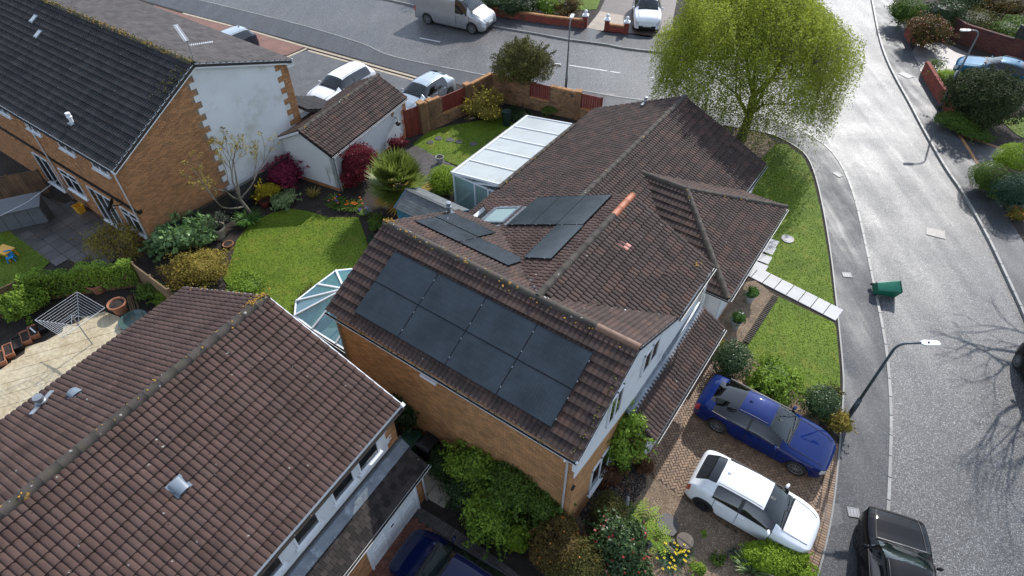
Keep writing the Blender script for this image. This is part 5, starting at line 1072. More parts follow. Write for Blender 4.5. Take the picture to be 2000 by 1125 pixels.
for x in (-.12, .12):
    for y in (-.12, .12): b = MB(); b.bar((x, y, .25), (x * 1.3, y * 1.3, 0), .035, .035); b.build('leg', M['blue_pl'], e)
p = P(158, 412, .2); e = empty('yellow_tub', (p.x, p.y, .115), .3, 'yellow plastic tub on the dark patio by the brick wall', 'tub'); b = MB(); b.lathe([(0, 0), (.2, 0), (.27, .42), (.3, .42), (.3, .45), (.25, .45), (.22, .05), (0, .05)], n=4); b.build('tub', M['yellow'], e); b = MB(); b.tube([(-.27, 0, .42), (-.3, 0, .55), (.3, 0, .55), (.27, 0, .42)], .012, 5); b.build('handle', M['black'], e)
p = P(38, 420, .55); e = empty('storage_box', (p.x, p.y, .1), R(-12 + 35), 'long grey plastic garden storage box with sloping lid on the dark patio', 'storage box'); M['grey_pl'] = MAT('grey_plastic', (.13, .135, .14), .5, .12, 3, 30, 0)
b = MB(); b.box((0, 0, .5), (2.3, .95, 1.0)); b.build('body', M['grey_pl'], e)
for i in range(4): b = MB(); b.box((-.855 + i * .57, -.485, .5), (.54, .03, .92)); b.build('door_panel', M['grey_pl'], e)
b = MB(); b.bar((-1.2, -.56, 1.02), (1.2, -.56, 1.02), .05, .05); b.add([(-1.2, -.56, 1.03), (1.2, -.56, 1.03), (1.2, .52, 1.2), (-1.2, .52, 1.2), (-1.2, -.56, .99), (1.2, -.56, .99), (1.2, .52, 1.0), (-1.2, .52, 1.0)], [(0, 1, 2, 3), (4, 5, 1, 0), (5, 6, 2, 1), (6, 7, 3, 2), (7, 4, 0, 3)]); b.build('lid', MAT('grey_plastic_lid', (.10, .105, .11), .35, .12, 3, 30, 0), e)
b = MB(); a, c = P(-20, 432, 1.9), P(112, 352, 1.9); b.tube([a, (a + c) / 2 - Vector((0, 0, .15)), c], .012, 5); tag(b.build('clothes_line', M['white']), 'white clothes line sagging over the dark patio', 'clothes line')
# logs and slab by the gravel
M['log'] = MAT('sawn_log', (.13, .105, .085), .85, .3, 6, 40, .4)
p = P(1303, 1025, .15); b = MB(); q = [(math.cos(a) * .36 * random.uniform(.85, 1.1), math.sin(a) * .42 * random.uniform(.85, 1.1)) for a in [i * math.pi / 5 for i in range(10)]]; b.prism(q, 0, .12); tag(b.build('flat_stone', M['sett'], loc=(p.x, p.y, .1)), 'flat dark grey stone on the gravel beside the ferns', 'stone')
p = P(1337, 1058, .3); e = empty('tree_stump', (p.x, p.y, .1), 0, 'split round tree stump standing on the gravel', 'stump'); b = MB(); b.lathe([(0, .3), (.26, .3), (.28, .27), (.3, 0)], n=18); b.build('trunk', M['log'], e); b = MB(); b.bar((-.2, .1, .303), (.15, -.2, .303), .03, .012); b.build('split', M['dark'], e)
for (u, v, u2, v2, lab) in ((1292, 1067, 1320, 1084, 'dark rotting log lying under the daffodils'), (1310, 1058, 1322, 1070, 'short log chunk next to the tree stump')):
    a, c = P(u, v, .15), P(u2, v2, .15); b = MB(); b.tube([(a.x, a.y, .2), ((a.x + c.x) / 2, (a.y + c.y) / 2, .22), (c.x, c.y, .18)], [.11, .12, .1], 9); tag(b.build('log', M['log']), lab, 'log')
# log-roll edging of the entrance gravel
a, c = P(1514, 580, .12), P(1457, 668, .12); e = empty('log_edging', ((a + c) / 2).to_tuple()[:2] + (.1,), 0, 'row of short dark log edging between gravel and lawn', 'edging'); n = 30; m_ = (a + c) / 2
for i in range(n):
    q = a.lerp(c, i / (n - 1)) - Vector((m_.x, m_.y, .1)); d = (c - a).normalized(); sd = Vector((-d.y, d.x, 0)); b = MB(); b.tube([q - sd * .13 + Vector((0, 0, .03)), q + sd * .13 + Vector((0, 0, .03))], .034, 6); b.build('log_piece', M['log'], e)
# garden bits: figurine, obelisk, lantern
p = P(1222, 985, .1); b = MB(); b.lathe([(0, 0), (.12, 0), (.1, .12), (.07, .2), (.09, .32), (.05, .4), (.07, .47), (0, .55)], n=12); tag(b.build('garden_figurine', M['pot_grey'], loc=(p.x, p.y, .1), smooth=True), 'small grey stone figurine at the edge of the bark bed', 'figurine')
p = P(1262, 1075, .4); e = empty('garden_lantern', (p.x, p.y, .1), .4, 'dark metal garden lantern on a stake below the ferns', 'lantern'); b = MB(); b.tube([(0, 0, 0), (0, 0, .55)], .018, 6); b.build('stake', M['black'], e); b = MB(); b.box((0, 0, .66), (.16, .16, .2)); b.build('glass_box', M['steel'], e); b = MB(); b.box((0, 0, .8), (.22, .22, .08), taper=.2); b.build('hood', M['black'], e)
p = P(990, 232, .5); e = empty('water_butt', (p.x, p.y, .1), 0, 'dark green water butt at the corner of the small lawn', 'water butt'); b = MB(); b.lathe([(0, 0), (.24, 0), (.28, .4), (.26, .85), (.28, .86), (.28, .92), (0, .95)], n=18); b.build('barrel', MAT('dark_green_plastic', (.012, .03, .022), .4, .1, 3, 30, 0), e)
# garden pond tub by the near roof
p = P(262, 628, .15); b = MB(); b.lathe([(0, .08), (.42, .08), (.5, .2), (.58, .2), (.55, .0)], n=20); tag(b.build('pond_tub', MAT('pond_green', (.05, .09, .08), .3, .1, 3, 30, 0), loc=(p.x, p.y, .09)), 'round dark green pond tub beside the canes', 'pond')
# ------------------------------------------------------------------ foliage
def unit(a): return a / np.maximum(np.linalg.norm(a, axis=-1, keepdims=True), 1e-9)
def leaf_quads(C, Nrm, l0, l1, asp=.5, jit=.6, curl=.15):
    n = len(C); nn = unit(unit(Nrm) + rng.normal(0, jit, (n, 3))); t = unit(np.cross(nn, rng.normal(0, 1, (n, 3)))); b = np.cross(nn, t); L = rng.uniform(l0, l1, (n, 1)); Wd = L * asp
    V = np.stack([C - t * L, C + b * Wd - nn * L * curl, C + t * L, C - b * Wd - nn * L * curl], 1); return V.reshape(-1, 3)
def lobe_points(n, rad, nl, rough=.18, zmin=-.35, seed=None, lobe=(.36, .55), fill=.25, low=.0):
    """points and outward directions over a clumpy crown of unit-ish lobes scaled by rad"""
    r_ = np.random.default_rng(seed) if seed is not None else rng
    d = unit(r_.normal(0, 1, (nl, 3))); d[:, 2] = np.where(d[:, 2] < zmin, -d[:, 2], d[:, 2]); lr = r_.uniform(lobe[0], lobe[1], nl); lc = d * (1 - lr)[:, None] * r_.uniform(.8, 1.05, (nl, 1))
    k = r_.integers(0, nl, n); dd = unit(r_.normal(0, 1, (n, 3)) + d[k] * .55 + np.array([0, 0, .15])); rr = lr[k] * (1 + r_.normal(0, rough * .5, n)) * np.where(r_.random(n) < fill, r_.uniform(.35, .95, n), 1.0)
    p = lc[k] + dd * rr[:, None]
    ns = 26; sd_ = unit(r_.normal(0, 1, (ns, 3)) + np.array([0, 0, .5])); q = r_.random(n) < .10 * min(1, rough * 5); ks = r_.integers(0, ns, n); tt = r_.uniform(.86, 1.0 + rough * .9, n); p = np.where(q[:, None], sd_[ks] * tt[:, None] + r_.normal(0, .03, (n, 3)), p); dd = np.where(q[:, None], unit(r_.normal(0, 1, (n, 3))), dd); keep = p[:, 2] > -1.0 + low; p = p[keep]; dd = dd[keep]; kk = k[keep]
    return p * np.array(rad), dd, (kk * 0.6180339) % 1.0
def tint(n, lob, spread=.7): return np.clip(lob * (1 - spread) + rng.random(n) * spread, 0, 1)
G = {}
for k, a in dict(
    birch=((.13, .168, .014), (.345, .39, .05), .45, .5, .3), olive=((.030, .040, .010), (.125, .115, .030), .25, .5, .4), bronze=((.035, .028, .010), (.145, .100, .028), .25, .5, .4), deep=((.010, .022, .008), (.050, .085, .026), .2, .4, .5), mid=((.026, .058, .010), (.135, .21, .036), .3, .45, .4), bright=((.050, .105, .010), (.26, .38, .05), .35, .45, .4),
    lime=((.10, .17, .012), (.30, .42, .045), .35, .5, .35), yellow=((.14, .12, .010), (.45, .36, .03), .3, .5, .3), gold=((.13, .10, .018), (.34, .27, .06), .3, .6, .3), maple=((.055, .008, .012), (.20, .028, .042), .35, .5, .3), rhodo=((.085, .010, .028), (.33, .045, .10), .35, .5, .3), gloss=((.014, .035, .012), (.075, .125, .04), .15, .28, .7), fatsia=((.035, .08, .02), (.20, .32, .12), .25, .25, .8), hosta=((.06, .12, .03), (.32, .40, .18), .3, .5, .4), palm=((.04, .065, .012), (.19, .235, .045), .3, .35, .5), palm_old=((.25, .16, .03), (.48, .30, .06), .25, .5, .3), grey=((.05, .06, .04), (.18, .20, .14), .2, .5, .3), rust=((.06, .028, .014), (.20, .10, .05), .25, .5, .3), pinkleaf=((.10, .03, .03), (.34, .17, .12), .3, .5, .3), conifer=((.012, .022, .010), (.060, .078, .028), .15, .6, .3), darkblue=((.012, .035, .022), (.05, .10, .055), .15, .5, .4), strap=((.02, .06, .012), (.09, .20, .035), .3, .4, .5)).items(): G[k] = LEAF('leaf_' + k, *a)
def petal(name, c): return MAT('petal_' + name, c, .5, .12, 8, 40, 0)
PT = dict(red=petal('red', (.55, .03, .035)), pink=petal('pink', (.62, .2, .17)), orange=petal('orange', (.75, .20, .02)), yellow=petal('yellow', (.9, .72, .04)), white=petal('white', (.75, .72, .66)), violet=petal('violet', (.16, .12, .45)), blossom=petal('blossom', (.52, .36, .38)))
def stems(e, h, r, n=5, mat='bark', spread=.5, name='stem'):
    b = MB()
    for i in range(n):
        a = 2 * math.pi * i / n + random.random(); d = Vector((math.cos(a), math.sin(a), 0)) * r * spread; b.tube([d * .12, d * .5 + Vector((0, 0, h * .45)), d + Vector((0, 0, h * .8))], [.03, .022, .01], 5)
    return b.build(name, M[mat], e)
def weld(me, d=.002):
    bm = bmesh.new(); bm.from_mesh(me); bmesh.ops.remove_doubles(bm, verts=bm.verts, dist=d); bm.to_mesh(me); bm.free(); return me
def flowers(e, C, mat, s0, s1, name='blossom', five=True):
    n = len(C); V = []; 
    for k in range(2): V.append(leaf_quads(C + rng.normal(0, s0 * .3, (n, 3)), np.tile([0, -.3, 1.0], (n, 1)), s0, s1, .8, .45, .3))
    o = link(name, quads_mesh(name, np.concatenate(V), 4, mat), e); o['kind'] = 'stuff'; return o
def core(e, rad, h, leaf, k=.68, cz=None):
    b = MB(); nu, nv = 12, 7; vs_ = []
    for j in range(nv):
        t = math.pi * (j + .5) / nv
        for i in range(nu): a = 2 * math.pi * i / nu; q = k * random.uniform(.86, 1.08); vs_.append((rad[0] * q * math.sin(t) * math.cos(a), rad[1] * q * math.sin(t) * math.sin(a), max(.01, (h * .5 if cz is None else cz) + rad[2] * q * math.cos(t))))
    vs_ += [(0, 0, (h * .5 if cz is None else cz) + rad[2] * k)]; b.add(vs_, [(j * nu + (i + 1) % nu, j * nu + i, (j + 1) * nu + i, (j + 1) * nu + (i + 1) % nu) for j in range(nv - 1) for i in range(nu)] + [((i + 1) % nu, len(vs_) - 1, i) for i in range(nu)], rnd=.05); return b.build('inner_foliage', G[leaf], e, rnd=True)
def shrub(u, v, wpx, h, label, leaf, n=4000, ls=(.03, .06), nl=14, z0=.09, ry=None, asp=.5, name='shrub', cat='shrub', fl=None, group=None, lobe=(.30, .54), jit=.6, rough=.3, base=None, stem=True, low=.0, fill=.25, kx=1.0):
    p = P(u, v, z0 + h * .5) if base is None else Vector(base); rx = wpx / 2 * pxm(p); e = empty(name, (p.x, p.y, z0), random.uniform(-.3, .3), label, cat, group)
    rad = (rx, (ry or rx * kx), h * .5); C, D, lb = lobe_points(int(n * 1.25), rad, nl, rough, lobe=lobe, low=low, fill=fill, zmin=-.7); ls = (ls[0] * 1.3, ls[1] * 1.3); C = C + np.array([0, 0, h * .5]); C[:, 2] = np.maximum(C[:, 2], .01)
    o = link('foliage', quads_mesh('foliage', leaf_quads(C, D + np.array([0, 0, .35]), ls[0], ls[1], asp, jit), 4, G[leaf], tint(len(C), lb)), e); o['kind'] = 'stuff'
    if stem: stems(e, h, rx, 5)
    if n >= 900 and rough < .45: core(e, rad, h, leaf)
    if fl:
        for mat, m_, s in fl: k = rng.choice(len(C), min(m_, len(C)), replace=False); kk = k[C[k, 2] > h * .3]; flowers(e, C[kk] * 1.02, PT[mat], s * .7, s)
    return e
# ---- shrubs of the back garden
shrub(548, 338, 96, 1.6, 'magenta-leaved shrub left of the white garage', 'rhodo', 4500, (.03, .055), 12, name='red_shrub')
shrub(517, 372, 56, .9, 'golden yellow shrub in the red pot', 'yellow', 2600, (.025, .05), 8, z0=.35)
shrub(557, 388, 58, .5, 'variegated hosta at the edge of the garden lawn', 'hosta', 1500, (.05, .09), 8, name='hosta', cat='plant')
shrub(697, 325, 92, 2.3, 'large dark red maple in front of the garage wall', 'maple', 7500, (.025, .05), 14, name='red_maple', cat='tree', rough=.15)
shrub(776, 280, 40, .8, 'small red maple in a pot at the garage corner', 'maple', 1200, (.025, .045), 8, z0=.35, name='potted_maple', cat='plant')
shrub(868, 352, 82, 1.35, 'lime green clipped bush between shed and sunroom', 'lime', 6500, (.018, .035), 22, rough=.06, lobe=(.5, .65))
shrub(948, 206, 82, 1.7, 'yellow-green flowering bush against the brick garden wall', 'gold', 5200, (.03, .05), 12, fl=[('yellow', 160, .05)], name='flowering_bush')
shrub(355, 458, 120, 1.6, 'glossy fatsia with big pale green leaves by the slat fence', 'fatsia', 2600, (.07, .13), 14, asp=.6, name='fatsia', fl=None)
shrub(388, 522, 124, 1.2, 'yellowish feathery bush above the near roof end', 'gold', 5200, (.025, .05), 16, rough=.35)
shrub(228, 475, 122, 1.5, 'straggly brownish yellow shrub at the patio corner', 'gold', 3600, (.025, .05), 16, rough=.5, lobe=(.3, .5))
shrub(296, 428, 66, 1.6, 'pink blossoming twiggy shrub by the brick house corner', 'pinkleaf', 500, (.02, .035), 10, rough=.5, fl=[('blossom', 300, .04)])
shrub(424, 432, 46, .9, 'sparse budding plant in the large stone pot', 'grey', 420, (.02, .035), 8, rough=.5, z0=.6)
shrub(45, 590, 84, 1.4, 'leafy green shrub by the brown fence at the left edge', 'bright', 3400, (.04, .07), 14)
shrub(290, 570, 50, .8, 'small dark bush between the pots and the pale fence', 'mid', 1600, (.03, .05), 10)
shrub(318, 584, 44, .6, 'fresh green low bush at the near roof edge', 'bright', 1500, (.03, .055), 8)
shrub(118, 568, 30, .5, 'tiny green bush under the ivy fence', 'mid', 700, (.03, .05), 6)
shrub(735, 435, 46, .6, 'green ground-cover plant by the palm and the roof verge', 'mid', 1500, (.03, .05), 8)
shrub(730, 470, 36, .35, 'low blue-green plant along the house wall', 'darkblue', 900, (.02, .04), 6)
shrub(480, 556, 84, .55, 'low green bush along the ridge end of the near roof', 'bright', 2000, (.03, .05), 10)
shrub(600, 600, 60, .35, 'low brown-green edging plants beside the octagonal conservatory', 'olive', 1500, (.02, .04), 10, kx=2.2)
shrub(455, 350, 60, 1.0, 'dark shrub in the shade behind the magnolia', 'deep', 1300, (.03, .05), 8); shrub(585, 318, 50, 1.1, 'dark glossy shrub touching the garage gable', 'gloss', 900, (.035, .06), 9, rough=.4)
shrub(1075, 215, 42, .5, 'small green plants at the foot of the garden wall', 'mid', 800, (.03, .05), 7)
shrub(1010, 222, 60, .45, 'dark low plants under the brown-leaved tree', 'deep', 1200, (.03, .05), 8)
# strappy clump and flower bed
def straps(u, v, r, h, label, leaf, n=90, wd=.022, name='strap_plant', z0=.09, cat='plant', flower=None, nf=0, droop=.8, fs=.05):
    p = P(u, v, z0 + h * .4); e = empty(name, (p.x, p.y, z0), 0, label, cat); V = []; tips = []; rr = []
    for i in range(n):
        a = random.uniform(0, 2 * math.pi); o = Vector((math.cos(a), math.sin(a), 0)); s = o * random.uniform(0, r * .35); q = random.uniform(.5, 1); sd = Vector((-o.y, o.x, 0)) * wd; pts = []
        for t in (0, .35, .7, 1.0): pts.append(s + o * (r * q * t ** 1.3) + Vector((0, 0, h * q * (1.6 * t - droop * t * t))))
        w_ = (.8, 1, .75, .08)
        for k in range(3): V += [pts[k] - sd * w_[k], pts[k] + sd * w_[k], pts[k + 1] + sd * w_[k + 1], pts[k + 1] - sd * w_[k + 1]]; rr.append(random.random())
        tips.append(pts[3])
    o = link('foliage', quads_mesh('foliage', np.array([tuple(x) for x in V]), 4, G[leaf], np.array(rr)), e); o['kind'] = 'stuff'
    if flower:
        b = MB(); C = []
        for i in range(nf): a = random.uniform(0, 2 * math.pi); q = random.uniform(0, r * .9); c = Vector((math.cos(a) * q, math.sin(a) * q, h * random.uniform(.7, 1.0))); b.tube([(c.x * .8, c.y * .8, 0), c], .006, 4); C.append(tuple(c))
        b.build('flower_stalk', M['moss'], e)
        for c in C:
            fb = MB(); fb.lathe([(.012, 0), (fs * .5, fs * .5), (fs * .42, fs * 1.05)], c=c, n=7)
            for k in range(6): a = k * math.pi / 3; d = Vector((math.cos(a), math.sin(a), .25)); sd = Vector((-math.sin(a), math.cos(a), 0)) * fs * .35; cc = Vector(c); fb.add([cc, cc + d * fs * .7 + sd, cc + d * fs * 1.3, cc + d * fs * .7 - sd], [(0, 1, 2, 3)])
            fb.build('flower', PT[flower], e)
    return e
straps(485, 428, .75, .6, 'strappy green agapanthus clump beside the slat fence', 'strap', 130, .024)
straps(612, 378, .45, .45, 'spiky pale yellow-green clump at the garage foot', 'gold', 60, .02)
straps(662, 400, .6, .32, 'low leafy flower clump by the garage downpipe', 'mid', 80, .03, flower='violet', nf=6); straps(690, 402, .6, .4, 'orange tulips in the bed at the end of the garden lawn', 'mid', 80, .03, flower='orange', nf=14); straps(655, 392, .5, .4, 'orange and red tulip clump behind the lawn edge', 'mid', 70, .03, flower='orange', nf=7); straps(712, 415, .4, .3, 'violet flowering clump at the right end of the flower bed', 'mid', 60, .03, flower='violet', nf=8)
# ivy on the fence
def ivy(A, B, h, label, leaf, n, th=.22, z0=.25, ls=(.03, .055)):
    A, B = Vector(A), Vector(B); c = (A + B) / 2; e = empty('ivy', (c.x, c.y, .08), math.atan2(B.y - A.y, B.x - A.x), label, 'ivy'); L = (B - A).length
    x = rng.uniform(-L / 2, L / 2, n); z = z0 + (h - z0) * (1 - rng.random(n) ** 1.6); wob = .12 * np.sin(x * 3.1) + .08 * np.sin(x * 7.7); top = rng.random(n) < .35; y = np.where(top, rng.uniform(-th, th, n), -rng.uniform(.03, th, n)); z = np.where(top, h + wob + rng.uniform(-.05, .14, n), np.minimum(z, h + wob))
    C = np.stack([x, y, z], 1); D = np.where(top[:, None], np.array([0, -.2, 1.0]), np.array([0, -1.0, .5])); o = link('foliage', quads_mesh('foliage', leaf_quads(C, D, *ls, .7, .5), 4, G[leaf], tint(n, np.sin(x * 2) * .5 + .5)), e); o['kind'] = 'stuff'
    b = MB()
    for i in range(6): xx = -L / 2 + L * (i + .5) / 6; b.tube([(xx, -.04, 0), (xx + .1, -.05, h * .5), (xx - .1, -.04, h)], .012, 5)
    b.build('stem', M['bark'], e)
ivy(P(70, 592), P(283, 560), 1.42, 'bright green ivy spilling over the left fence', 'bright', 6500)
# ---- front garden shrubs
shrub(800, 795, 108, 2.3, 'dark evergreen shrub in the gap between the two houses', 'deep', 4200, (.035, .06), 16)
shrub(868, 905, 84, 1.4, 'dark small-leaved bush at the slab path', 'deep', 4200, (.018, .035), 16, rough=.1); shrub(905, 950, 104, 1.4, 'dense dark green hebe below the brick wall', 'deep', 5600, (.018, .034), 22, rough=.08)
shrub(935, 908, 130, 2.4, 'bright green climbing shrub against the brick wall', 'bright', 6000, (.035, .065), 18, rough=.3); shrub(1000, 960, 130, 2.5, 'broad mixed green shrub in the middle of the wall bed', 'mid', 7500, (.03, .055), 22, rough=.25); shrub(1068, 985, 112, 2.2, 'glossy green shrub at the front corner of the house', 'mid', 6000, (.03, .05), 18, rough=.2); shrub(965, 1010, 120, 1.7, 'fresh green rambling rose over the bed edge', 'bright', 4500, (.035, .06), 18, rough=.35); shrub(1010, 1048, 60, 1.0, 'bright lime leafy shoots hanging over the bed', 'lime', 1800, (.04, .06), 8, rough=.35)
shrub(1092, 1068, 120, 2.0, 'large bronze-leaved shrub at the bottom of the picture', 'bronze', 8500, (.02, .036), 20, rough=.15, fl=[('orange', 40, .03)]); shrub(1125, 1110, 130, 1.6, 'olive green shrub with tiny leaves at the bottom edge', 'olive', 7000, (.018, .034), 20, rough=.15, fl=[('orange', 20, .03)])
shrub(1188, 1000, 78, 1.5, 'clipped round green bush behind the camellia', 'olive', 5200, (.015, .028), 26, rough=.05, lobe=(.5, .65)); shrub(1208, 1058, 118, 1.7, 'glossy camellia with red flowers', 'gloss', 4600, (.035, .06), 18, fl=[('red', 46, .06), ('pink', 26, .055)], name='camellia'); shrub(1235, 1115, 84, .9, 'small red-flowering shrub at the bottom edge', 'gloss', 2000, (.03, .05), 10, fl=[('red', 30, .05), ('pink', 14, .05)])
shrub(1220, 850, 90, 2.3, 'rambling green climber beside the garage canopy', 'bright', 3200, (.035, .06), 14, rough=.45, base=(P(1222, 862, 1.9).x, P(1222, 862, 1.9).y, 0), z0=.9, lobe=(.3, .45), name='climber'); shrub(1195, 925, 72, .9, 'dead brown hydrangea-like shrub in the bark bed', 'rust', 2400, (.02, .045), 10, rough=.3); shrub(1262, 910, 40, .6, 'brown grassy tuft at the driveway corner', 'rust', 900, (.02, .04), 6, rough=.4); shrub(1215, 900, 60, 1.4, 'yellow-green trailing growth below the climber', 'mid', 1400, (.03, .055), 8, rough=.4)
shrub(1430, 702, 84, 1.4, 'clipped dark variegated globe bush beside the entrance gravel', 'gloss', 6800, (.016, .03), 26, rough=.04, lobe=(.55, .7), fl=[('white', 60, .016)]); shrub(1396, 665, 46, .6, 'yellow-green low bush tucked behind the globe bush', 'gold', 1500, (.02, .04), 8)
shrub(1512, 742, 116, 1.0, 'open leafy shrub with reddish stems behind the blue car', 'bright', 2200, (.04, .07), 14, rough=.4, name='red_stemmed_shrub'); shrub(1604, 788, 80, 1.3, 'rounded dark variegated bush near the lamp post', 'gloss', 5200, (.016, .03), 22, rough=.06, lobe=(.5, .65), fl=[('white', 40, .016)]); shrub(1634, 824, 50, .9, 'yellow-green hedge plant at the foot of the dark street lamp', 'gold', 2200, (.025, .045), 10, rough=.35, kx=1.3); shrub(1622, 772, 40, 1.0, 'brown twiggy plant leaning over the pavement edge', 'olive', 900, (.02, .04), 8, rough=.5)
shrub(1510, 1092, 150, .8, 'lime green spreading evergreen in front of the white hatchback', 'lime', 9000, (.022, .04), 24, rough=.12, low=.2, kx=.55); shrub(1560, 1125, 90, .55, 'low lime evergreen at the driveway corner', 'lime', 3500, (.022, .04), 14, rough=.12)
for i, (u, v, lab) in enumerate(((1402, 1090, 'small mixed green plants on the gravel'), (1360, 1108, 'low green tuft on the gravel at the bottom edge'), (1440, 1085, 'grey-green cushion plant on the gravel'), (1375, 1042, 'tiny weed on the gravel beside the white car'))): shrub(u, v, (30, 36, 36, 12)[i], .28, lab, ('mid', 'bright', 'grey', 'bright')[i], (500, 600, 500, 120)[i], (.02, .04), 6, stem=False)
straps(1470, 1112, .6, .62, 'cream-striped spiky plant at the bottom edge', 'hosta', 60, .026, 'spiky_plant', droop=.5); straps(1310, 1092, .55, .36, 'yellow daffodils in front of the rotting log', 'darkblue', 120, .012, 'daffodils', flower='yellow', nf=20, fs=.036); straps(1335, 1078, .4, .34, 'second clump of yellow daffodils behind the log', 'darkblue', 80, .012, 'daffodils', flower='yellow', nf=12, fs=.036)
# ferns
def fern(u, v, r, label, n=16):
    p = P(u, v, .35); e = empty('fern', (p.x, p.y, .09), random.random() * 6, label, 'fern'); 
    for i in range(n):
        a = 2 * math.pi * i / n + random.uniform(-.2, .2); o = Vector((math.cos(a), math.sin(a), 0)); sd = Vector((-o.y, o.x, 0)); V = []; L = r * random.uniform(.75, 1.1); rr = []
        for k in range(9):
            t = (k + .5) / 9; c = o * (L * t) + Vector((0, 0, .55 * r * (2.1 * t - 1.9 * t * t) + .05)); wd = r * .19 * math.sin(math.pi * min(1, t * .8 + .2)) + .015
            for s in (-1, 1): V += [c, c + o * .03 + sd * s * wd * .5 + Vector((0, 0, .01)), c + o * .055 + sd * s * wd, c + o * .075 + sd * s * wd * .4]; rr.append(random.uniform(.3, 1))
        b = MB(); b.tube([(0, 0, .05)] + [tuple(o * (L * t) + Vector((0, 0, .55 * r * (2.1 * t - 1.9 * t * t) + .048))) for t in (.2, .45, .7, .95)], .006, 4); fo = link('frond', quads_mesh('frond', np.array([tuple(x) for x in V]), 4, G['bright'], np.array(rr)), e); fo['kind'] = 'stuff'
fern(1258, 1012, .72, 'green fern behind the flat grey stone', 18); fern(1282, 1050, .66, 'green fern in front of the flat grey stone', 16)
# two pots by the entrance
for u, v, lab in ((1464, 582, 'grey ribbed pot with green plant, the one nearer the front path'), (1437, 632, 'grey ribbed pot with green plant, the one nearer the globe bush')):
    e, p = pot(u, v, .22, .42, lab, 'pot_grey', group='entrance pots'); C, D, lb_ = lobe_points(420, (.3, .3, .2), 7, .4); C = C + np.array([0, 0, .56]); o = link('foliage', quads_mesh('foliage', leaf_quads(C, D + np.array([0, 0, .5]), .06, .1, .3, .5), 4, G['strap'], tint(len(C), lb_)), e); o['kind'] = 'stuff'
    if u == 1437: flowers(e, np.array([(.16, .1, .74), (.2, .14, .72), (.14, .16, .7)]), PT['white'], .03, .05)

# ---- trees
def branch(b, p, d, L, r, depth, tips, spread=.6, up=.15, taper=.62, seg=3, n=None):
    pts = [p]; q = Vector(p); dd = Vector(d)
    for i in range(seg): dd = (dd + Vector((random.gauss(0, .13), random.gauss(0, .13), random.gauss(0, .08) + up * .25))).normalized(); q = q + dd * (L / seg); pts.append(q)
    rad = [r * (1 - (1 - taper) * i / seg) for i in range(seg + 1)]; b.tube(pts, rad, 7 if depth > 2 else 5, cap=False); tips.append((q, dd, depth))
    if depth > 0:
        k = n or random.choice((2, 3, 3))
        for i in range(k):
            a = random.uniform(0, 2 * math.pi); o = dd.orthogonal().normalized(); o.rotate(Matrix.Rotation(a + i * 2 * math.pi / k, 3, dd)); nd = (dd + o * random.uniform(spread * .6, spread * 1.3) + Vector((0, 0, up))).normalized(); st = pts[-1] if i < 2 else pts[-2]
            branch(b, st, nd, L * random.uniform(.62, .86), r * taper * random.uniform(.7, .95), depth - 1, tips, spread, up, taper, seg)
# weeping birch on the corner
p = P(1447, 272, .1); e = empty('birch_tree', (p.x, p.y, .08), 0, 'tall weeping birch with fresh yellow-green leaves on the road corner', 'tree'); b = MB(); tips = []
tp = [Vector((0, 0, 0)), Vector((.03, .0, .4)), Vector((.12, .1, 1.4)), Vector((.1, .25, 2.6))]; b.tube(tp, [.34, .27, .23, .2], 10, cap=False)
for i, (dx, dy, L) in enumerate(((-.5, .1, 1.9), (.55, .25, 2.0), (.0, .5, 2.2), (-.15, -.45, 1.7), (.25, -.35, 1.8), (-.75, .3, 1.7), (.8, -.1, 1.6))): branch(b, tp[-1 - (i % 2)], Vector((dx, dy, .8)).normalized(), L, .115, 3, tips, .62, .1)
autosmooth(b.build('trunk', M['bark_moss'], e), 60)
nS = 8600; cc = np.array([-.35, .9, 4.9]); rad = np.array([4.9, 4.8, 3.9]); d = unit(rng.normal(0, 1, (nS, 3))); d[:, 2] = np.where(d[:, 2] < -.45, -d[:, 2], d[:, 2]); rr = rng.random(nS) ** .33; rr = np.where(rng.random(nS) < .65, rng.uniform(.82, 1.0, nS), rr)
clump = 1 + .10 * np.sin(d[:, 0] * 5 + 1) * np.cos(d[:, 1] * 6) + .07 * np.sin(d[:, 2] * 9 + d[:, 0] * 7); S0 = cc + d * rad * (rr * clump)[:, None]
LV = []; LR = []; tv = []; nL = 22
hang = rng.uniform(.6, 2.9, nS); sw = rng.normal(0, .16, (nS, 2)) + d[:, :2] * .25
for k in range(nL):
    t = (k + rng.random(nS)) / nL; C = S0 + np.stack([sw[:, 0] * t, sw[:, 1] * t, -hang * t ** 1.2 + .12 * np.sin(t * 3)], 1) + rng.normal(0, .075, (nS, 3)); kp = C[:, 2] > .9; C = C[kp]
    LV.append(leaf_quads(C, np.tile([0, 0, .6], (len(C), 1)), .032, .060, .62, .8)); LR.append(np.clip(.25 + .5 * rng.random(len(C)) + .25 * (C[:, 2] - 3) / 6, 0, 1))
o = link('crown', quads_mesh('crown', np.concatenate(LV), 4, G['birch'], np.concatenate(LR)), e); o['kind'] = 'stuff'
b = MB()
for i in range(0, nS, 12):
    s = Vector(S0[i]); w_ = Vector((sw[i, 0], sw[i, 1], -hang[i])); b.tube([s, s + w_ * .5 + Vector((0, 0, .06)), s + w_], .006, 3, cap=False)
for i in range(0, nS, 40):
    s = Vector(S0[i]); t = min(tips, key=lambda q: (q[0] - s).length); b.tube([t[0], (t[0] + s) / 2 + Vector((0, 0, .1)), s], [.022, .014, .007], 4, cap=False)
b.build('twigs', M['bark'], e)['kind'] = 'stuff'
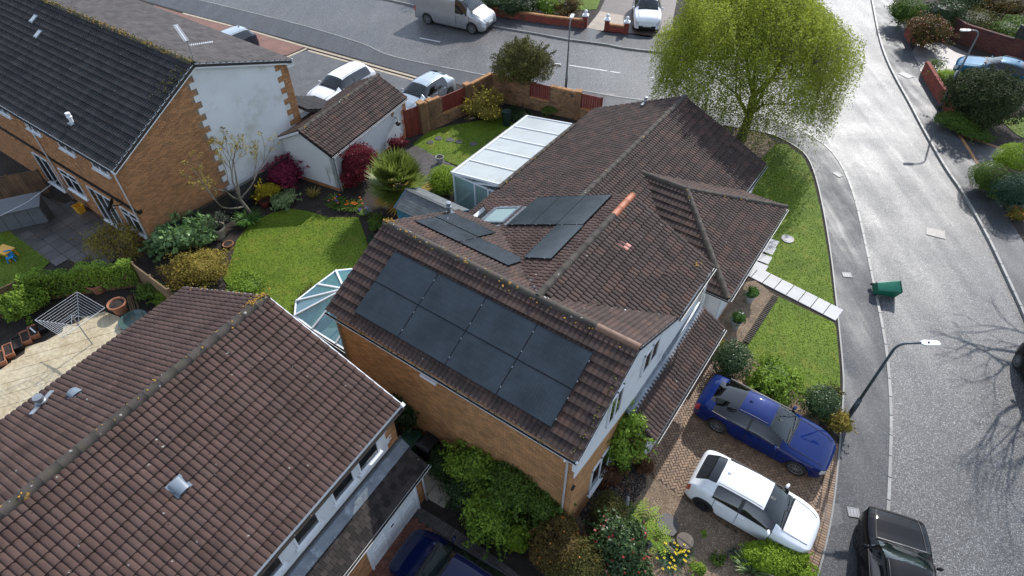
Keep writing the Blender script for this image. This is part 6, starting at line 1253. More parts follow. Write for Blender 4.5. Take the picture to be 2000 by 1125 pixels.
# brown-leaved tree by the garden wall
def round_tree(u, v, h, crown, cz, label, leaf, n, ls, nl=26, trunk=.1, name='tree', bark='bark', rough=.25, rz=0, off=(0, 0), lobe=(.28, .42), fill=.3):
    p = P(u, v, .1); e = empty(name, (p.x, p.y, .08), rz, label, 'tree'); b = MB(); tips = []; b.tube([(0, 0, 0), (.03, .02, cz * .35), (off[0] * .3, off[1] * .3, cz * .6)], [trunk, trunk * .8, trunk * .7], 9, cap=False)
    for i in range(5): a = i * 1.257; branch(b, Vector((off[0] * .3, off[1] * .3, cz * .55)), Vector((math.cos(a) * .7, math.sin(a) * .7, .7)).normalized(), h * .22, trunk * .5, 2, tips, .6, .12)
    b.build('trunk', M[bark], e, smooth=True); C, D, lb_ = lobe_points(n, crown, nl, rough, lobe=lobe, fill=fill, zmin=-.6); C = C + np.array([off[0], off[1], cz]); o = link('crown', quads_mesh('crown', leaf_quads(C, D + np.array([0, 0, .3]), *ls, .55, .6), 4, G[leaf], tint(len(C), lb_, .6)), e); o['kind'] = 'stuff'; core(e, crown, h, leaf, .55, cz); return e
round_tree(1022, 208, 3.6, (1.95, 1.75, 1.5), 2.7, 'small round tree with olive brown leaves by the garden wall', 'olive', 24000, (.035, .06), 34, .11, rough=.16)
# conifer dome and hedges on the right
def dome(u, v, wpx, h, label, leaf, n, ls, nl=30, name='evergreen', lobe=(.3, .45), rough=.15, kx=1.0, ry=None, cat='tree'): return shrub(u, v, wpx, h, label, leaf, n, ls, nl, name=name, cat=cat, lobe=lobe, rough=rough, kx=kx, asp=.35)
dome(1925, 190, 170, 3.0, 'dark round conifer behind the red brick wall on the right', 'conifer', 16000, (.04, .075), 34, 'conifer'); shrub(1873, 238, 92, .95, 'clipped green hedge at the foot of the lamp post', 'mid', 5200, (.022, .04), 20, rough=.06, name='hedge', cat='hedge', lobe=(.5, .65), kx=.8)
shrub(1846, 150, 66, .9, 'pale green euphorbia behind the low red wall', 'lime', 1800, (.03, .055), 9); shrub(1828, 128, 40, .8, 'upright spiky green plant at the wall end', 'mid', 700, (.02, .05), 8, rough=.5); shrub(1900, 255, 90, .5, 'low green ground plants below the conifer', 'mid', 1800, (.03, .05), 10)
dome(1930, 345, 74, 1.6, 'clipped bright green hedge block on the right', 'mid', 6500, (.022, .04), 20, 'hedge', (.5, .65), .06, cat='hedge'); dome(1978, 318, 96, 2.0, 'yellow-green conifer hedge mound at the right edge', 'lime', 7500, (.02, .04), 22, 'hedge', (.45, .6), .08, cat='hedge'); dome(1985, 375, 96, 1.9, 'dark blue-green clipped bush at the right edge', 'darkblue', 7500, (.02, .038), 22, 'hedge', (.5, .65), .05, cat='hedge'); shrub(1945, 372, 40, .8, 'pale green flowering bush between the hedges', 'lime', 1200, (.025, .045), 8); shrub(1990, 420, 40, .7, 'orange-tipped plant below the dark bush', 'gold', 900, (.025, .045), 8, fl=[('orange', 40, .05)])
shrub(1812, 62, 88, 2.1, 'photinia with red and bronze tips at the driveway, top right', 'bronze', 5200, (.04, .06), 16, rough=.3, fl=[('red', 90, .05), ('pink', 160, .05)]); shrub(1768, 22, 70, 2.2, 'dark green hedge bush at the top right pavement', 'mid', 4200, (.035, .055), 16); shrub(1845, 30, 90, 2.2, 'mixed green bush behind the photinia', 'deep', 3800, (.04, .06), 16); shrub(1900, 40, 120, 1.4, 'green and yellow shrubs beyond the curved wall', 'olive', 3800, (.04, .06), 18); shrub(1985, 60, 110, 1.6, 'leafy bush above the black fence', 'mid', 3800, (.04, .06), 16); shrub(1960, 5, 130, 2.0, 'brown-green bush in the top right corner', 'bronze', 3800, (.04, .06), 18); shrub(1880, -10, 110, 2.4, 'dense green bush at the top edge on the right', 'deep', 3800, (.04, .06), 16)
straps(1918, 22, 1.2, 1.3, 'spiky yellow-green cordyline in the top right garden', 'palm', 120, .05, 'cordyline', droop=.9)
shrub(1010, 12, 110, 1.5, 'dark green hedge behind the low brick wall', 'deep', 4500, (.04, .06), 18, kx=.6); shrub(1068, 10, 64, 1.4, 'white-flowering shrub behind the low brick wall', 'bright', 2600, (.04, .06), 12, fl=[('white', 120, .06)]); shrub(1108, 14, 56, 1.3, 'brown-budded shrub near the white ball-topped pier', 'bronze', 2200, (.035, .055), 10); shrub(965, 2, 70, 1.5, 'dark bush behind the silver van', 'deep', 2600, (.04, .06), 12)
# trees standing just beyond the picture, whose shade falls into it
round_tree(975, -60, 7, (3.2, 3.0, 2.6), 5.0, 'broad dark tree beyond the hedge at the top', 'deep', 9000, (.08, .13), 26, .25); 
round_tree(850, -75, 6, (2.8, 2.6, 2.2), 4.2, 'leafy tree beyond the van at the top', 'mid', 8000, (.08, .13), 24, .22)
p = Vector((24.4, 18.7, .08)); e = empty('bare_tree', p, 0, 'leafless tree on the right, throwing branch shadows on the road', 'tree'); b = MB(); tips = []; b.tube([(0, 0, 0), (.05, .05, 1.2), (0, .1, 2.4)], [.24, .19, .16], 9, cap=False)
random.seed(11)
for i in range(6): a = i * 1.05; branch(b, Vector((0, .1, 2.2 + .2 * (i % 2))), Vector((math.cos(a) * .75, math.sin(a) * .75, .6)).normalized(), 2.15, .12, 5, tips, .55, .05, .70)
b.build('trunk', M['bark'], e, smooth=True)
# budding magnolia
p = HW(-25.15, 13.0); e = empty('magnolia', (p.x, p.y, .08), R(-35), 'nearly bare branching tree with yellow buds against the white gable', 'tree'); b = MB(); tips = []; random.seed(5)
b.tube([(0, 0, 0), (.05, -.2, .7), (.1, -.4, 1.4)], [.10, .085, .075], 8, cap=False)
for st, d_, L_, r_ in (((.1, -.4, 1.4), (.15, .45, .85), 1.3, .06), ((.1, -.4, 1.4), (.2, -.15, .95), 1.3, .06), ((.05, -.2, .8), (.25, -.9, .4), 1.6, .055), ((.1, -.4, 1.3), (.3, .8, .6), 1.2, .05), ((.1, -.4, 1.35), (.2, -.65, .65), 1.3, .045)): branch(b, Vector(st), Vector(d_).normalized(), L_, r_, 3, tips, .55, .26, n=2)
b.build('trunk', M['bark_grey'], e, smooth=True); C = np.array([tuple(t[0]) for t in tips if t[2] <= 1]); C = np.repeat(C, 8, 0) + rng.normal(0, .05, (len(C) * 8, 3)); o = link('bud_leaves', quads_mesh('bud_leaves', leaf_quads(C, np.tile([0, 0, 1.0], (len(C), 1)), .04, .08, .4, .9), 4, G['gold'], rng.random(len(C))), e); o['kind'] = 'stuff'; random.seed(8)
# fan palm
p = P(778, 352, 1.85); e = empty('fan_palm', (p.x, p.y, .08), 0, 'bushy fan palm with yellowing lower fronds beside the blue shed', 'palm'); b = MB(); b.tube([(0, 0, 0), (0, 0, .8), (0, 0, 1.55)], [.17, .15, .13], 10); b.build('trunk', M['bark'], e)
def fan(old):
    V = []; rr = []; nb = 24; pl = .5; sp = R(250)
    V += [(-.014, 0, 0), (.014, 0, 0), (0, pl, 0), (-.012, pl * .5, 0)]; rr.append(.3)
    for i in range(nb):
        a = -sp / 2 + sp * i / (nb - 1); L = .66 * (1 - .15 * abs(a) / (sp / 2)); d = Vector((math.sin(a), math.cos(a), 0)); s = Vector((d.y, -d.x, 0)); o = Vector((0, pl, 0)); dr = -.10 - .1 * random.random()
        V += [tuple(o), tuple(o + d * L * .5 + s * .042 + Vector((0, 0, -.015))), tuple(o + d * L + Vector((0, 0, dr))), tuple(o + d * L * .5 - s * .042 + Vector((0, 0, -.015)))]; rr.append(random.uniform(.2, 1))
    return weld(quads_mesh('frond', np.array(V), 4, G['palm_old' if old else 'palm'], np.array(rr)))
fm = [fan(False), fan(False), fan(True)]
for i in range(40):
    el = R(78 - 128 * (i / 39) ** .9 + random.uniform(-8, 8)); a = i * 2.39996; sc = 1.5 * random.uniform(.85, 1.15) * (1.0 if el > -.2 else .9); o = link('frond', fm[2] if el < R(-22) else fm[i % 2], e)
    d = Vector((math.cos(a) * math.cos(el), math.sin(a) * math.cos(el), math.sin(el))); side = Vector((-math.sin(a), math.cos(a), 0)); upv = side.cross(d) * -1
    rot = Matrix(((side.x, d.x, 0, 0), (side.y, d.y, 0, 0), (side.z, d.z, 0, 0), (0, 0, 0, 1))); z = side.cross(d); rot[0][2], rot[1][2], rot[2][2] = z.x, z.y, z.z
    o.matrix_basis = Matrix.Translation((0, 0, 1.5 + .15 * math.sin(el))) @ rot @ Matrix.Scale(sc, 4)
# ------------------------------------------------------------------ vehicles
def paint(name, c, metal=.0, rough=.3, drops=True, coat=.7):
    m, t, b = nt(name); v = pos(t); n1 = noise(t, v, 2.2, 3); cc = ramp(t, n1, [(.3, mul(c, .93)), (.7, mul(c, 1.06))])
    if drops:
        vo = N(t, 'TexVoronoi', Scale=42.0); t.links.new(v, vo.inputs['Vector']); f = ramp(t, vo.outputs['Distance'], [(.16, (1, 1, 1)), (.3, (0, 0, 0))]); sp = N(t, 'SeparateColor'); t.links.new(vo.outputs['Color'], sp.inputs[0]); lt = N(t, 'Math', operation='LESS_THAN'); t.links.new(sp.outputs[0], lt.inputs[0]); lt.inputs[1].default_value = .35
        mm = N(t, 'Math', operation='MULTIPLY'); t.links.new(f, mm.inputs[0]); t.links.new(lt.outputs[0], mm.inputs[1]); bump(t, b, mm.outputs[0], .12, .002)
    t.links.new(cc, b.inputs['Base Color']); b.inputs['Metallic'].default_value = metal; b.inputs['Roughness'].default_value = rough; b.inputs['Coat Weight'].default_value = coat; b.inputs['Specular IOR Level'].default_value = .02; b.inputs['Coat Roughness'].default_value = .03; return m
PN = dict(blue=paint('paint_blue', (.003, .014, .092), .1, .4), white=paint('paint_white', (.78, .79, .80), 0, .35), black=paint('paint_black', (.004, .004, .005), 0, .45, coat=.5), navy=paint('paint_navy', (.004, .009, .045), .1, .4), silver=paint('paint_silver', (.36, .37, .38), .6, .35), pale=paint('paint_pale_silver', (.40, .45, .49), .5, .35), dark=paint('paint_dark_grey', (.03, .035, .05), .3, .3), teal=paint('paint_teal', (.012, .085, .16), .1, .4))
M['car_glass'] = GLASS('car_glass', (.62, .78, .76), .04, op=.12, opc=(.05, .08, .08)); M['car_glass_dark'] = GLASS('car_glass_privacy', (.06, .07, .075), .05, op=.3, opc=(.008, .009, .01)); M['tyre'] = MAT('tyre', (.014, .014, .014), .8, .15, 6, 40, .2); M['rim'] = MAT('alloy', (.34, .35, .36), .3, .1, 6, 40, 0, metal=.8); M['rim_dark'] = MAT('alloy_dark', (.045, .046, .05), .35, .1, 6, 40, 0, metal=.6)
M['lamp_glass'] = MAT('headlamp', (.55, .58, .60), .12, .25, 14, 60, 0, spec=.8, coat=1); M['tail'] = MAT('tail_lamp', (.42, .012, .012), .15, .15, 10, 60, 0, coat=1); M['seat'] = MAT('seat_fabric', (.10, .115, .115), .9, .15, 5, 40, .2); M['cabin'] = MAT('cabin_plastic', (.03, .034, .036), .7, .12, 5, 40, 0); M['plate'] = MAT('number_plate', (.72, .72, .68), .4, .05, 5, 40, 0)
KINDS = dict(
 lift=dict(p=[(0, .52, .40, .42, .38), (.012, .68, .46, .48, .50), (.04, .83, .51, .54, .59), (.09, .94, .57, .605, .66), (.17, .985, .61, .655, .69), (.255, 1, .64, .70, .70), (.305, 1, .65, .725, .70), (.385, 1, .66, .875, .655), (.465, 1, .665, .985, .60), (.55, 1, .67, 1.0, .60), (.62, 1, .675, .995, .595), (.70, 1, .68, .965, .585), (.80, .99, .69, .875, .575), (.905, .965, .70, .775, .57), (.955, .93, .69, .745, .58), (.985, .88, .62, .66, .58), (1.0, .80, .52, .55, .55)], ws=(.305, .465), rg=(.70, .905), sg=(.345, .86), bp=(.575, .595), fw=.185, rw=.785),
 hatch=dict(p=[(0, .52, .40, .42, .38), (.015, .70, .47, .50, .50), (.05, .86, .54, .58, .60), (.11, .95, .59, .645, .67), (.19, 1, .62, .69, .70), (.25, 1, .635, .72, .71), (.335, 1, .645, .865, .665), (.42, 1, .655, .975, .62), (.53, 1, .665, 1.0, .62), (.66, 1, .675, .99, .61), (.80, 1, .687, .962, .60), (.875, .99, .69, .925, .585), (.925, .97, .69, .81, .60), (.965, .93, .67, .70, .62), (.99, .88, .58, .61, .6), (1.0, .82, .48, .5, .55)], ws=(.25, .42), rg=(.80, .965), sg=(.30, .79), bp=(.555, .58), fw=.20, rw=.825),
 suv=dict(p=[(0, .70, .44, .47, .5), (.015, .84, .52, .55, .58), (.05, .92, .58, .62, .64), (.12, .97, .61, .66, .69), (.21, 1, .63, .685, .72), (.265, 1, .64, .71, .73), (.34, 1, .65, .855, .69), (.41, 1, .655, .965, .655), (.52, 1, .66, 1.0, .65), (.68, 1, .67, .995, .645), (.83, 1, .68, .975, .63), (.90, .99, .69, .945, .61), (.945, .97, .69, .82, .63), (.975, .94, .66, .69, .64), (.992, .9, .55, .58, .62), (1.0, .85, .46, .48, .58)], ws=(.265, .41), rg=(.90, .975), sg=(.315, .88), bp=(.56, .58), fw=.195, rw=.80),
 van=dict(p=[(0, .70, .30, .32, .5), (.012, .82, .36, .385, .58), (.04, .90, .43, .46, .64), (.09, .96, .475, .53, .70), (.145, 1, .50, .585, .76), (.185, 1, .51, .645, .78), (.245, 1, .52, .81, .80), (.30, 1, .53, .955, .81), (.36, 1, .53, .99, .83), (.6, 1, .53, 1.0, .84), (.85, 1, .53, .995, .84), (.975, .99, .53, .975, .83), (.995, .97, .52, .95, .82), (1.0, .94, .48, .90, .8)], ws=(.185, .30), rg=None, sg=(.235, .385), bp=None, fw=.165, rw=.81))
def car(name, label, kind, L, Wd, Ht, pm, loc, heading, cat='car', dark_rear=True, rim='rim', black_trim=False, wr=.33, sc=1.0, roof=None, rails=False, spokes=10, group=None):
    K = KINDS[kind]; hw_ = Wd / 2; prof = np.array(K['p']); zb0 = .21; Ra = wr + .045
    fx = lambda f: L / 2 - f * L
    keys = set(prof[:, 0].tolist()) | {K['sg'][0], K['sg'][1]}
    if K['bp']: keys |= set(K['bp'])
    arch = []
    for c in (K['fw'], K['rw']):
        for q in (-1.06, -.985, -.82, -.45, 0, .45, .82, .985, 1.06): arch.append(c + q * Ra / L)
    fs = sorted(keys); fs = [f for f in fs if f in (0, 1) or True]
    for a in arch:
        if all(abs(a - f) > .006 for f in fs): fs.append(a)
        else:
            f0 = min(fs, key=lambda f: abs(f - a))
            if f0 not in (*K['ws'], *(K['rg'] or ()), *K['sg'], *(K['bp'] or ())) : fs.append(a); 
    fs = sorted(set(round(f, 5) for f in fs)); rows = []
    for f in fs:
        w_, zs, zt_, wt = [np.interp(f, prof[:, 0], prof[:, k]) for k in (1, 2, 3, 4)]; w_ *= hw_; zs *= Ht; zt_ *= Ht; wt *= hw_; za = zb0 + (.06 if f < .03 or f > .97 else 0)
        for c in (K['fw'], K['rw']):
            dx = abs(f - c) * L
            if dx < Ra * 1.0: za = max(za, wr + math.sqrt(Ra * Ra - dx * dx))
        p0 = (w_ * .955, za); p1 = (w_ * .985, max(zb0 + .13, za + .012)); p2 = (w_, max(zs * .66, za + .03)); p3 = (w_ * .955, max(zs, za + .06)); wt = min(wt, w_ * .86); zt5 = zt_ - .045 * Ht * (1 if zt_ > .8 * Ht else .35)
        p5 = (wt, max(zt5, p3[1] + .004)); p4 = (p3[0] * .45 + p5[0] * .55 + .018 * (1 if zt_ > .8 * Ht else .3), p3[1] * .48 + p5[1] * .52); p6 = (wt * .6, zt_ - .008); p7 = (0, zt_)
        rows.append([(fx(f), y, z) for y, z in (p0, p1, p2, p3, p4, p5, p6, p7)])
    V = []; nst = len(rows); ncol = 15
    for r_ in rows: V += [(x, y, z) for x, y, z in r_] + [(x, -y, z) for x, y, z in reversed(r_[:7])]
    F = []; MI = []; eps = 1e-4
    inr = lambda a, b_, rg_: rg_ and a >= rg_[0] - eps and b_ <= rg_[1] + eps
    for i in range(nst - 1):
        fa, fb = fs[i], fs[i + 1]
        for j in range(ncol - 1):
            jj = j if j < 7 else 13 - j; m_ = 0
            if jj >= 5 and inr(fa, fb, K['ws']): m_ = 1
            elif jj >= 5 and inr(fa, fb, K['rg']): m_ = 2
            elif jj in (3, 4) and inr(fa, fb, K['sg']): m_ = 7 if (K['bp'] and inr(fa, fb, K['bp'])) else (3 if j < 7 else 4)
            elif jj == 2 and fb <= .055 + eps and fa >= .0: m_ = 5
            elif jj == 2 and fa >= .95: m_ = 6
            elif jj == 0 and black_trim: m_ = 7
            elif jj >= 5 and roof is not None and inr(fa, fb, (K['ws'][1], (K['rg'] or (0, .98))[0])): m_ = 8
            F.append((i * ncol + j, (i + 1) * ncol + j, (i + 1) * ncol + j + 1, i * ncol + j + 1)); MI.append(m_)
    for base, flip in ((0, False), ((nst - 1) * ncol, True)):
        for j in range(7):
            q = (base + j, base + j + 1, base + 13 - j, base + 14 - j) if j < 6 else (base + 6, base + 7, base + 8)
            F.append(tuple(reversed(q)) if flip else q); MI.append(9 if (j == 1 and not flip) or j == 0 else 0)
    me = bpy.data.meshes.new('tmp'); me.from_pydata(V, [], F); me.polygons.foreach_set('material_index', MI); 
    for _ in range(10): me.materials.append(None)
    cr = me.attributes.new('crease_edge', 'FLOAT', 'EDGE'); vals = []
    gl = {}
    for f, m_ in zip(F, MI):
        for a, b_ in zip(f, f[1:] + f[:1]): gl.setdefault((min(a, b_), max(a, b_)), set()).add(m_)
    for ed in me.edges:
        a, b_ = sorted(ed.vertices); s = gl.get((a, b_), set()); c = 0.0
        if len(s) > 1: c = .38
        ja, jb = a % ncol, b_ % ncol
        if ja == jb and ja in (3, 11): c = max(c, .25)
        if ja == jb and ja in (0, 14): c = max(c, .8)
        vals.append(c)
    cr.data.foreach_set('value', vals); tmp = bpy.data.objects.new('tmp', me); col.objects.link(tmp); md = tmp.modifiers.new('s', 'SUBSURF'); md.levels = 2; md.render_levels = 2
    dg = bpy.context.evaluated_depsgraph_get(); ev = bpy.data.meshes.new_from_object(tmp.evaluated_get(dg)); bpy.data.objects.remove(tmp); n = len(ev.vertices); co = np.zeros(n * 3); ev.vertices.foreach_get('co', co); co = co.reshape(-1, 3); polys = [(tuple(p.vertices), p.material_index) for p in ev.polygons]
    ang = math.atan2(heading[1], heading[0]); e = empty(name, loc, ang, label, cat, group); e.scale = (sc,) * 3
    def sub(mi, nm, mat, off=0.0):
        fl = [f for f, m_ in polys if m_ == mi]
        if not fl: return
        ids = sorted({i for f in fl for i in f}); mp = {k: i for i, k in enumerate(ids)}; m2 = bpy.data.meshes.new(nm); m2.from_pydata([tuple(co[i]) for i in ids], [], [tuple(mp[i] for i in f) for f in fl]); m2.materials.append(mat); m2.polygons.foreach_set('use_smooth', [True] * len(fl)); return link(nm, m2, e)
    body = sub(0, 'body', pm); sub(1, 'windscreen', M['car_glass']); sub(2, 'rear_window', M['car_glass_dark' if dark_rear else 'car_glass']); sub(3, 'side_window', M['car_glass_dark' if dark_rear else 'car_glass']); sub(4, 'side_window', M['car_glass_dark' if dark_rear else 'car_glass']); sub(8, 'roof', roof or pm); sub(9, 'grille', M['black'])
    def split_y(mi, nm, mat):
        for s in (1, -1):
            fl = [f for f, m_ in polys if m_ == mi and co[f[0]][1] * s > 0]
            if fl: ids = sorted({i for f in fl for i in f}); mp = {k: i for i, k in enumerate(ids)}; m2 = bpy.data.meshes.new(nm); m2.from_pydata([tuple(co[i]) for i in ids], [], [tuple(mp[i] for i in f) for f in fl]); m2.materials.append(mat); m2.polygons.foreach_set('use_smooth', [True] * len(fl)); link(nm, m2, e)
    split_y(7, 'trim', M['black']); split_y(5, 'headlight', M['lamp_glass']); split_y(6, 'tail_light', M['tail']); bpy.data.meshes.remove(ev)
    # under-body, cabin floor, seats, dash
    b = MB(); x0, x1 = fx(.97), fx(.04); b.box(((x0 + x1) / 2, 0, .32), (x1 - x0, Wd * .68, .22)); b.build('underbody', M['black'], e)
    xs_ = fx((K['ws'][0] + K['ws'][1]) / 2); b = MB(); b.box((fx(K['ws'][0]) - .16, 0, Ht * .56), (.5, Wd * .82, .2)); b.box((fx(K['ws'][0]) - .42, .36, Ht * .6), (.05, .34, .3)); b.build('dashboard', M['cabin'], e)
    for r_, xx in enumerate((fx(K['ws'][1]) - .28, fx(K['ws'][1]) - 1.12)):
        if kind == 'van' and r_: continue
        for y in (-.36, .36):
            b = MB(); b.box((xx + .12, y, Ht * .33), (.5, .5, .2)); b.box((xx - .2, y, Ht * .52), (.2, .48, Ht * .38), taper=.85); b.box((xx - .24, y, Ht * .77), (.11, .25, .16), taper=.8); b.build('seat', M['seat'], e)
    if K['rg']: b = MB(); xa, xb = fx(K['rg'][0] + .02), fx(.955); b.box(((xa + xb) / 2, 0, Ht * .6), (xa - xb, Wd * .78, .03)); b.build('parcel_shelf', M['cabin'], e)
    # wheels
    for f in (K['fw'], K['rw']):
        for s in (1, -1):
            Mw = Matrix.Translation((fx(f), s * (hw_ - .105), wr)) @ Matrix.Rotation(R(-90 * s), 4, 'X'); b = MB(); b.lathe([(wr * .66, -.1), (wr * .93, -.1), (wr, -.075), (wr, .075), (wr * .93, .1), (wr * .7, .1), (wr * .66, .08)], n=26, M=Mw); w_ = autosmooth(b.build('wheel', M['tyre'], e), 40)
            b = MB(); b.lathe([(wr * .69, .088), (wr * .63, .092), (wr * .60, .05), (.05, .03)], n=26, M=Mw); rb_ = b.build('rim', M['dark'], w_); b = MB(); b.lathe([(0, .098), (.045, .097), (.06, .07)], n=12, M=Mw); b.lathe([(wr * .70, .09), (wr * .70, .103), (wr * .63, .1), (wr * .61, .07)], n=26, M=Mw)
            for k in range(spokes): a = 2 * math.pi * k / spokes; d = Vector((math.cos(a), math.sin(a), 0)); sd = Vector((-d.y, d.x, 0)); q = [d * .04 - sd * .02, d * wr * .64 - sd * .016, d * wr * .64 + sd * .016, d * .04 + sd * .02]; b.add([Mw @ (p + Vector((0, 0, .092))) for p in q] + [Mw @ (p + Vector((0, 0, .06))) for p in q], [(0, 1, 2, 3), (1, 0, 4, 5), (3, 2, 6, 7)])
            b.build('spokes', M[rim], w_)
    # mirrors, handles, seams, plates, wipers, aerial
    zs_m = float(np.interp(K['sg'][0], prof[:, 0], prof[:, 2])) * Ht
    for s in (1, -1):
        b = MB(); Mm = Matrix.Translation((fx(K['sg'][0]) - .10, s * (hw_ + .06), zs_m + .06)) @ Matrix.Rotation(R(-12 * s), 4, 'Z') @ Matrix.Diagonal((.055, .11, .055, 1)); k = 10
        b.lathe([(math.sin(math.pi * i / 7), -math.cos(math.pi * i / 7)) for i in range(8)], n=k, M=Mm); b.build('mirror', pm, e, smooth=True)
    for hf in ((K['bp'][0] + .0, K['sg'][1] - .05) if K['bp'] else (K['sg'][1],)):
        for s in (1, -1): b = MB(); wv = float(np.interp(hf, prof[:, 0], prof[:, 1])) * hw_; b.box((fx(hf) + .08, s * (wv * .992), zs_m * .88), (.2, .035, .03)); b.build('door_handle', pm, e)
    for sf in ((K['sg'][0] + .005, (K['bp'][0] + K['bp'][1]) / 2, K['sg'][1] - .03) if K['bp'] else (.2, .385)):
        for s in (1, -1):
            r_ = [float(np.interp(sf, prof[:, 0], prof[:, k])) for k in (1, 2)]; w_ = r_[0] * hw_; zz = r_[1] * Ht; za = max([wr + math.sqrt(max(0, Ra * Ra - ((sf - c) * L) ** 2)) if abs(sf - c) * L < Ra else zb0 for c in (K['fw'], K['rw'])]); b = MB(); b.tube([(fx(sf), s * (w_ * .985 + .002), max(za, .33)), (fx(sf), s * (w_ + .001), max(zz * .66, za + .03)), (fx(sf), s * (w_ * .965 + .001), zz * .97)], .009, 4); b.build('door_seam', M['black'], e)
    def prow_(f, k): return [float(np.interp(f, prof[:, 0], prof[:, q])) for q in (1, 2, 3, 4)]
    for s in (1, -1):
        b = MB(); b.tube([(fx(f), s * min(prow_(f, 0)[3] * hw_, prow_(f, 0)[0] * hw_ * .86), prow_(f, 0)[2] * Ht - .045 * Ht * .35 + .004) for f in np.linspace(.045, K['ws'][0] - .004, 8)], .007, 4); b.build('bonnet_seam', M['black'], e)
        b = MB(); b.tube([(fx(f), s * (prow_(f, 0)[0] * hw_ * .958), prow_(f, 0)[1] * Ht + .004) for f in np.linspace(K['sg'][0], K['sg'][1], 9)], .014, 4); b.build('window_trim', M['black'], e)
        b = MB(); b.tube([(fx(f), s * (prow_(f, 0)[3] * hw_ * .93), prow_(f, 0)[2] * Ht - .026) for f in np.linspace(K['ws'][1] + .015, (K['rg'] or (0, .96))[0] - .01, 8)], .009, 4); b.build('roof_seam', M['black'], e)
    zc0 = prow_(K['ws'][0], 0); b = MB(); b.tube([(fx(K['ws'][0] - .004), y * zc0[3] * hw_ * .98, zc0[2] * Ht - .012 - .012 * abs(y)) for y in (-1, -.5, 0, .5, 1)], .03, 6); b.build('cowl', M['black'], e)
    b = MB(); b.box((fx(0) - .005, 0, Ht * .3), (.03, .52, .11)); b.build('number_plate', M['plate'], e)
    for y in (-.3, .28): b = MB(); zc = float(np.interp(K['ws'][0] + .012, prof[:, 0], prof[:, 3])) * Ht + .02; b.bar((fx(K['ws'][0] + .006), y - .28, zc - .01), (fx(K['ws'][0] + .022), y + .3, zc + .03), .02, .015); b.build('wiper', M['black'], e)
    if kind != 'van':
        f = K['rg'][0] - .06; zc = float(np.interp(f, prof[:, 0], prof[:, 3])) * Ht; b = MB(); b.add([(fx(f) + .09, 0, zc - .01), (fx(f) - .08, -.03, zc - .02), (fx(f) - .08, .03, zc - .02), (fx(f) - .09, 0, zc + .06)], [(0, 1, 3), (0, 3, 2), (1, 2, 3)]); b.build('aerial_fin', pm, e)
    if rails:
        for s in (1, -1): b = MB(); b.tube([(fx(K['ws'][1] + .03), s * hw_ * .6, Ht * .965), (fx(.6), s * hw_ * .62, Ht * .995), (fx(.85), s * hw_ * .585, Ht * .955)], .02, 6); b.build('roof_rail', M['black'], e)
    return e
def heading_from(a, b_): d = b_ - a; d.z = 0; return d.normalized()
Z0 = .11
# blue liftback
a, c = P(1397, 838, Z0), P(1551, 922, Z0); h = heading_from(a, c); ln = Vector((-h.y, h.x, 0)); K = KINDS['lift']; m_ = (a + c) / 2 + ln * .80; o_ = m_ + h * (-(.5 - (K['fw'] + K['rw']) / 2) * 4.75) 
car('parked_car', 'dark blue liftback car with raindrops on the brick driveway', 'lift', 4.75, 1.87, 1.40, PN['blue'], (o_.x, o_.y, Z0), h, group='cars parked on driveways', rim='rim', wr=.345)
# white hatchback
a, c = P(1369, 990, Z0), P(1518, 1077, Z0); h = heading_from(a, c); ln = Vector((-h.y, h.x, 0)); K = KINDS['hatch']; m_ = (a + c) / 2 + ln * .76; o_ = m_ - h * ((.5 - (K['fw'] + K['rw']) / 2) * 4.0)
car('parked_car', 'white hatchback with black rear window between driveway and gravel', 'hatch', 4.02, 1.76, 1.50, PN['white'], (o_.x, o_.y, .105), h, group='cars parked on driveways', rim='rim_dark', wr=.315)
# black pickup-like car half on the pavement, bottom right
a, c = P(1700, 1012, .85), P(1800, 1050, .85); d = c - a; h = Vector((-d.y, d.x, 0)).normalized(); h = Vector((.34, .94, 0)).normalized(); nose = P(1742, 1003, .75); o_ = nose - h * 2.5
car('parked_car', 'black car half on the pavement at the bottom edge', 'suv', 5.0, 1.9, 1.72, PN['black'], (o_.x, o_.y, .05), h, group='cars parked at the kerb', wr=.37, rim='rim_dark', black_trim=True)
# navy car on the near-left drive
h = Vector((-.857, .515, 0)); nose = P(776, 1092, .6); o_ = nose - h * 2.15
car('parked_car', 'navy blue car facing the white garage door, cut off by the bottom edge', 'hatch', 4.3, 1.8, 1.48, PN['navy'], (o_.x + .05, o_.y + .3, Z0), h, group='cars parked on driveways', dark_rear=False)
# cars on the far-left drive
h = heading_from(P(716, 150, 1.0), P(622, 206, 1.0)); o_ = P(668, 172, .75)
car('parked_car', 'white car parked behind the white garage roof', 'suv', 4.5, 1.86, 1.6, PN['white'], (o_.x, o_.y, .1), h, group='cars parked on driveways', sc=1.06)
o_ = P(828, 186, .7); car('parked_car', 'pale silver car parked by the red gate and brick wall', 'hatch', 4.3, 1.82, 1.52, PN['pale'], (o_.x, o_.y, .1), h, group='cars parked on driveways', sc=1.06)
h2 = h; nose = P(486, 70, .9); o_ = nose + h2 * 2.2
car('parked_car', 'dark grey car with red tail light half hidden behind the charcoal roof', 'suv', 4.4, 1.85, 1.62, PN['dark'], (o_.x, o_.y, .1), h2, group='cars parked on driveways', sc=1.05, roof=PN['pale'])
# van
a, c = P(838, 46, 0), P(924, 65, 0); h = heading_from(a, c); ln = Vector((-h.y, h.x, 0)); m_ = (a + c) / 2 + ln * 1.0; K = KINDS['van']; s = (c - a).length / ((K['rw'] - K['fw']) * 4.9); o_ = m_ - h * ((.5 - (K['fw'] + K['rw']) / 2) * 4.9 * s)
car('parked_van', 'silver panel van parked at the far kerb, top of the picture', 'van', 4.9, 1.95, 1.97, PN['silver'], (o_.x, o_.y, .004), h, 'van', sc=s, dark_rear=True, wr=.33)
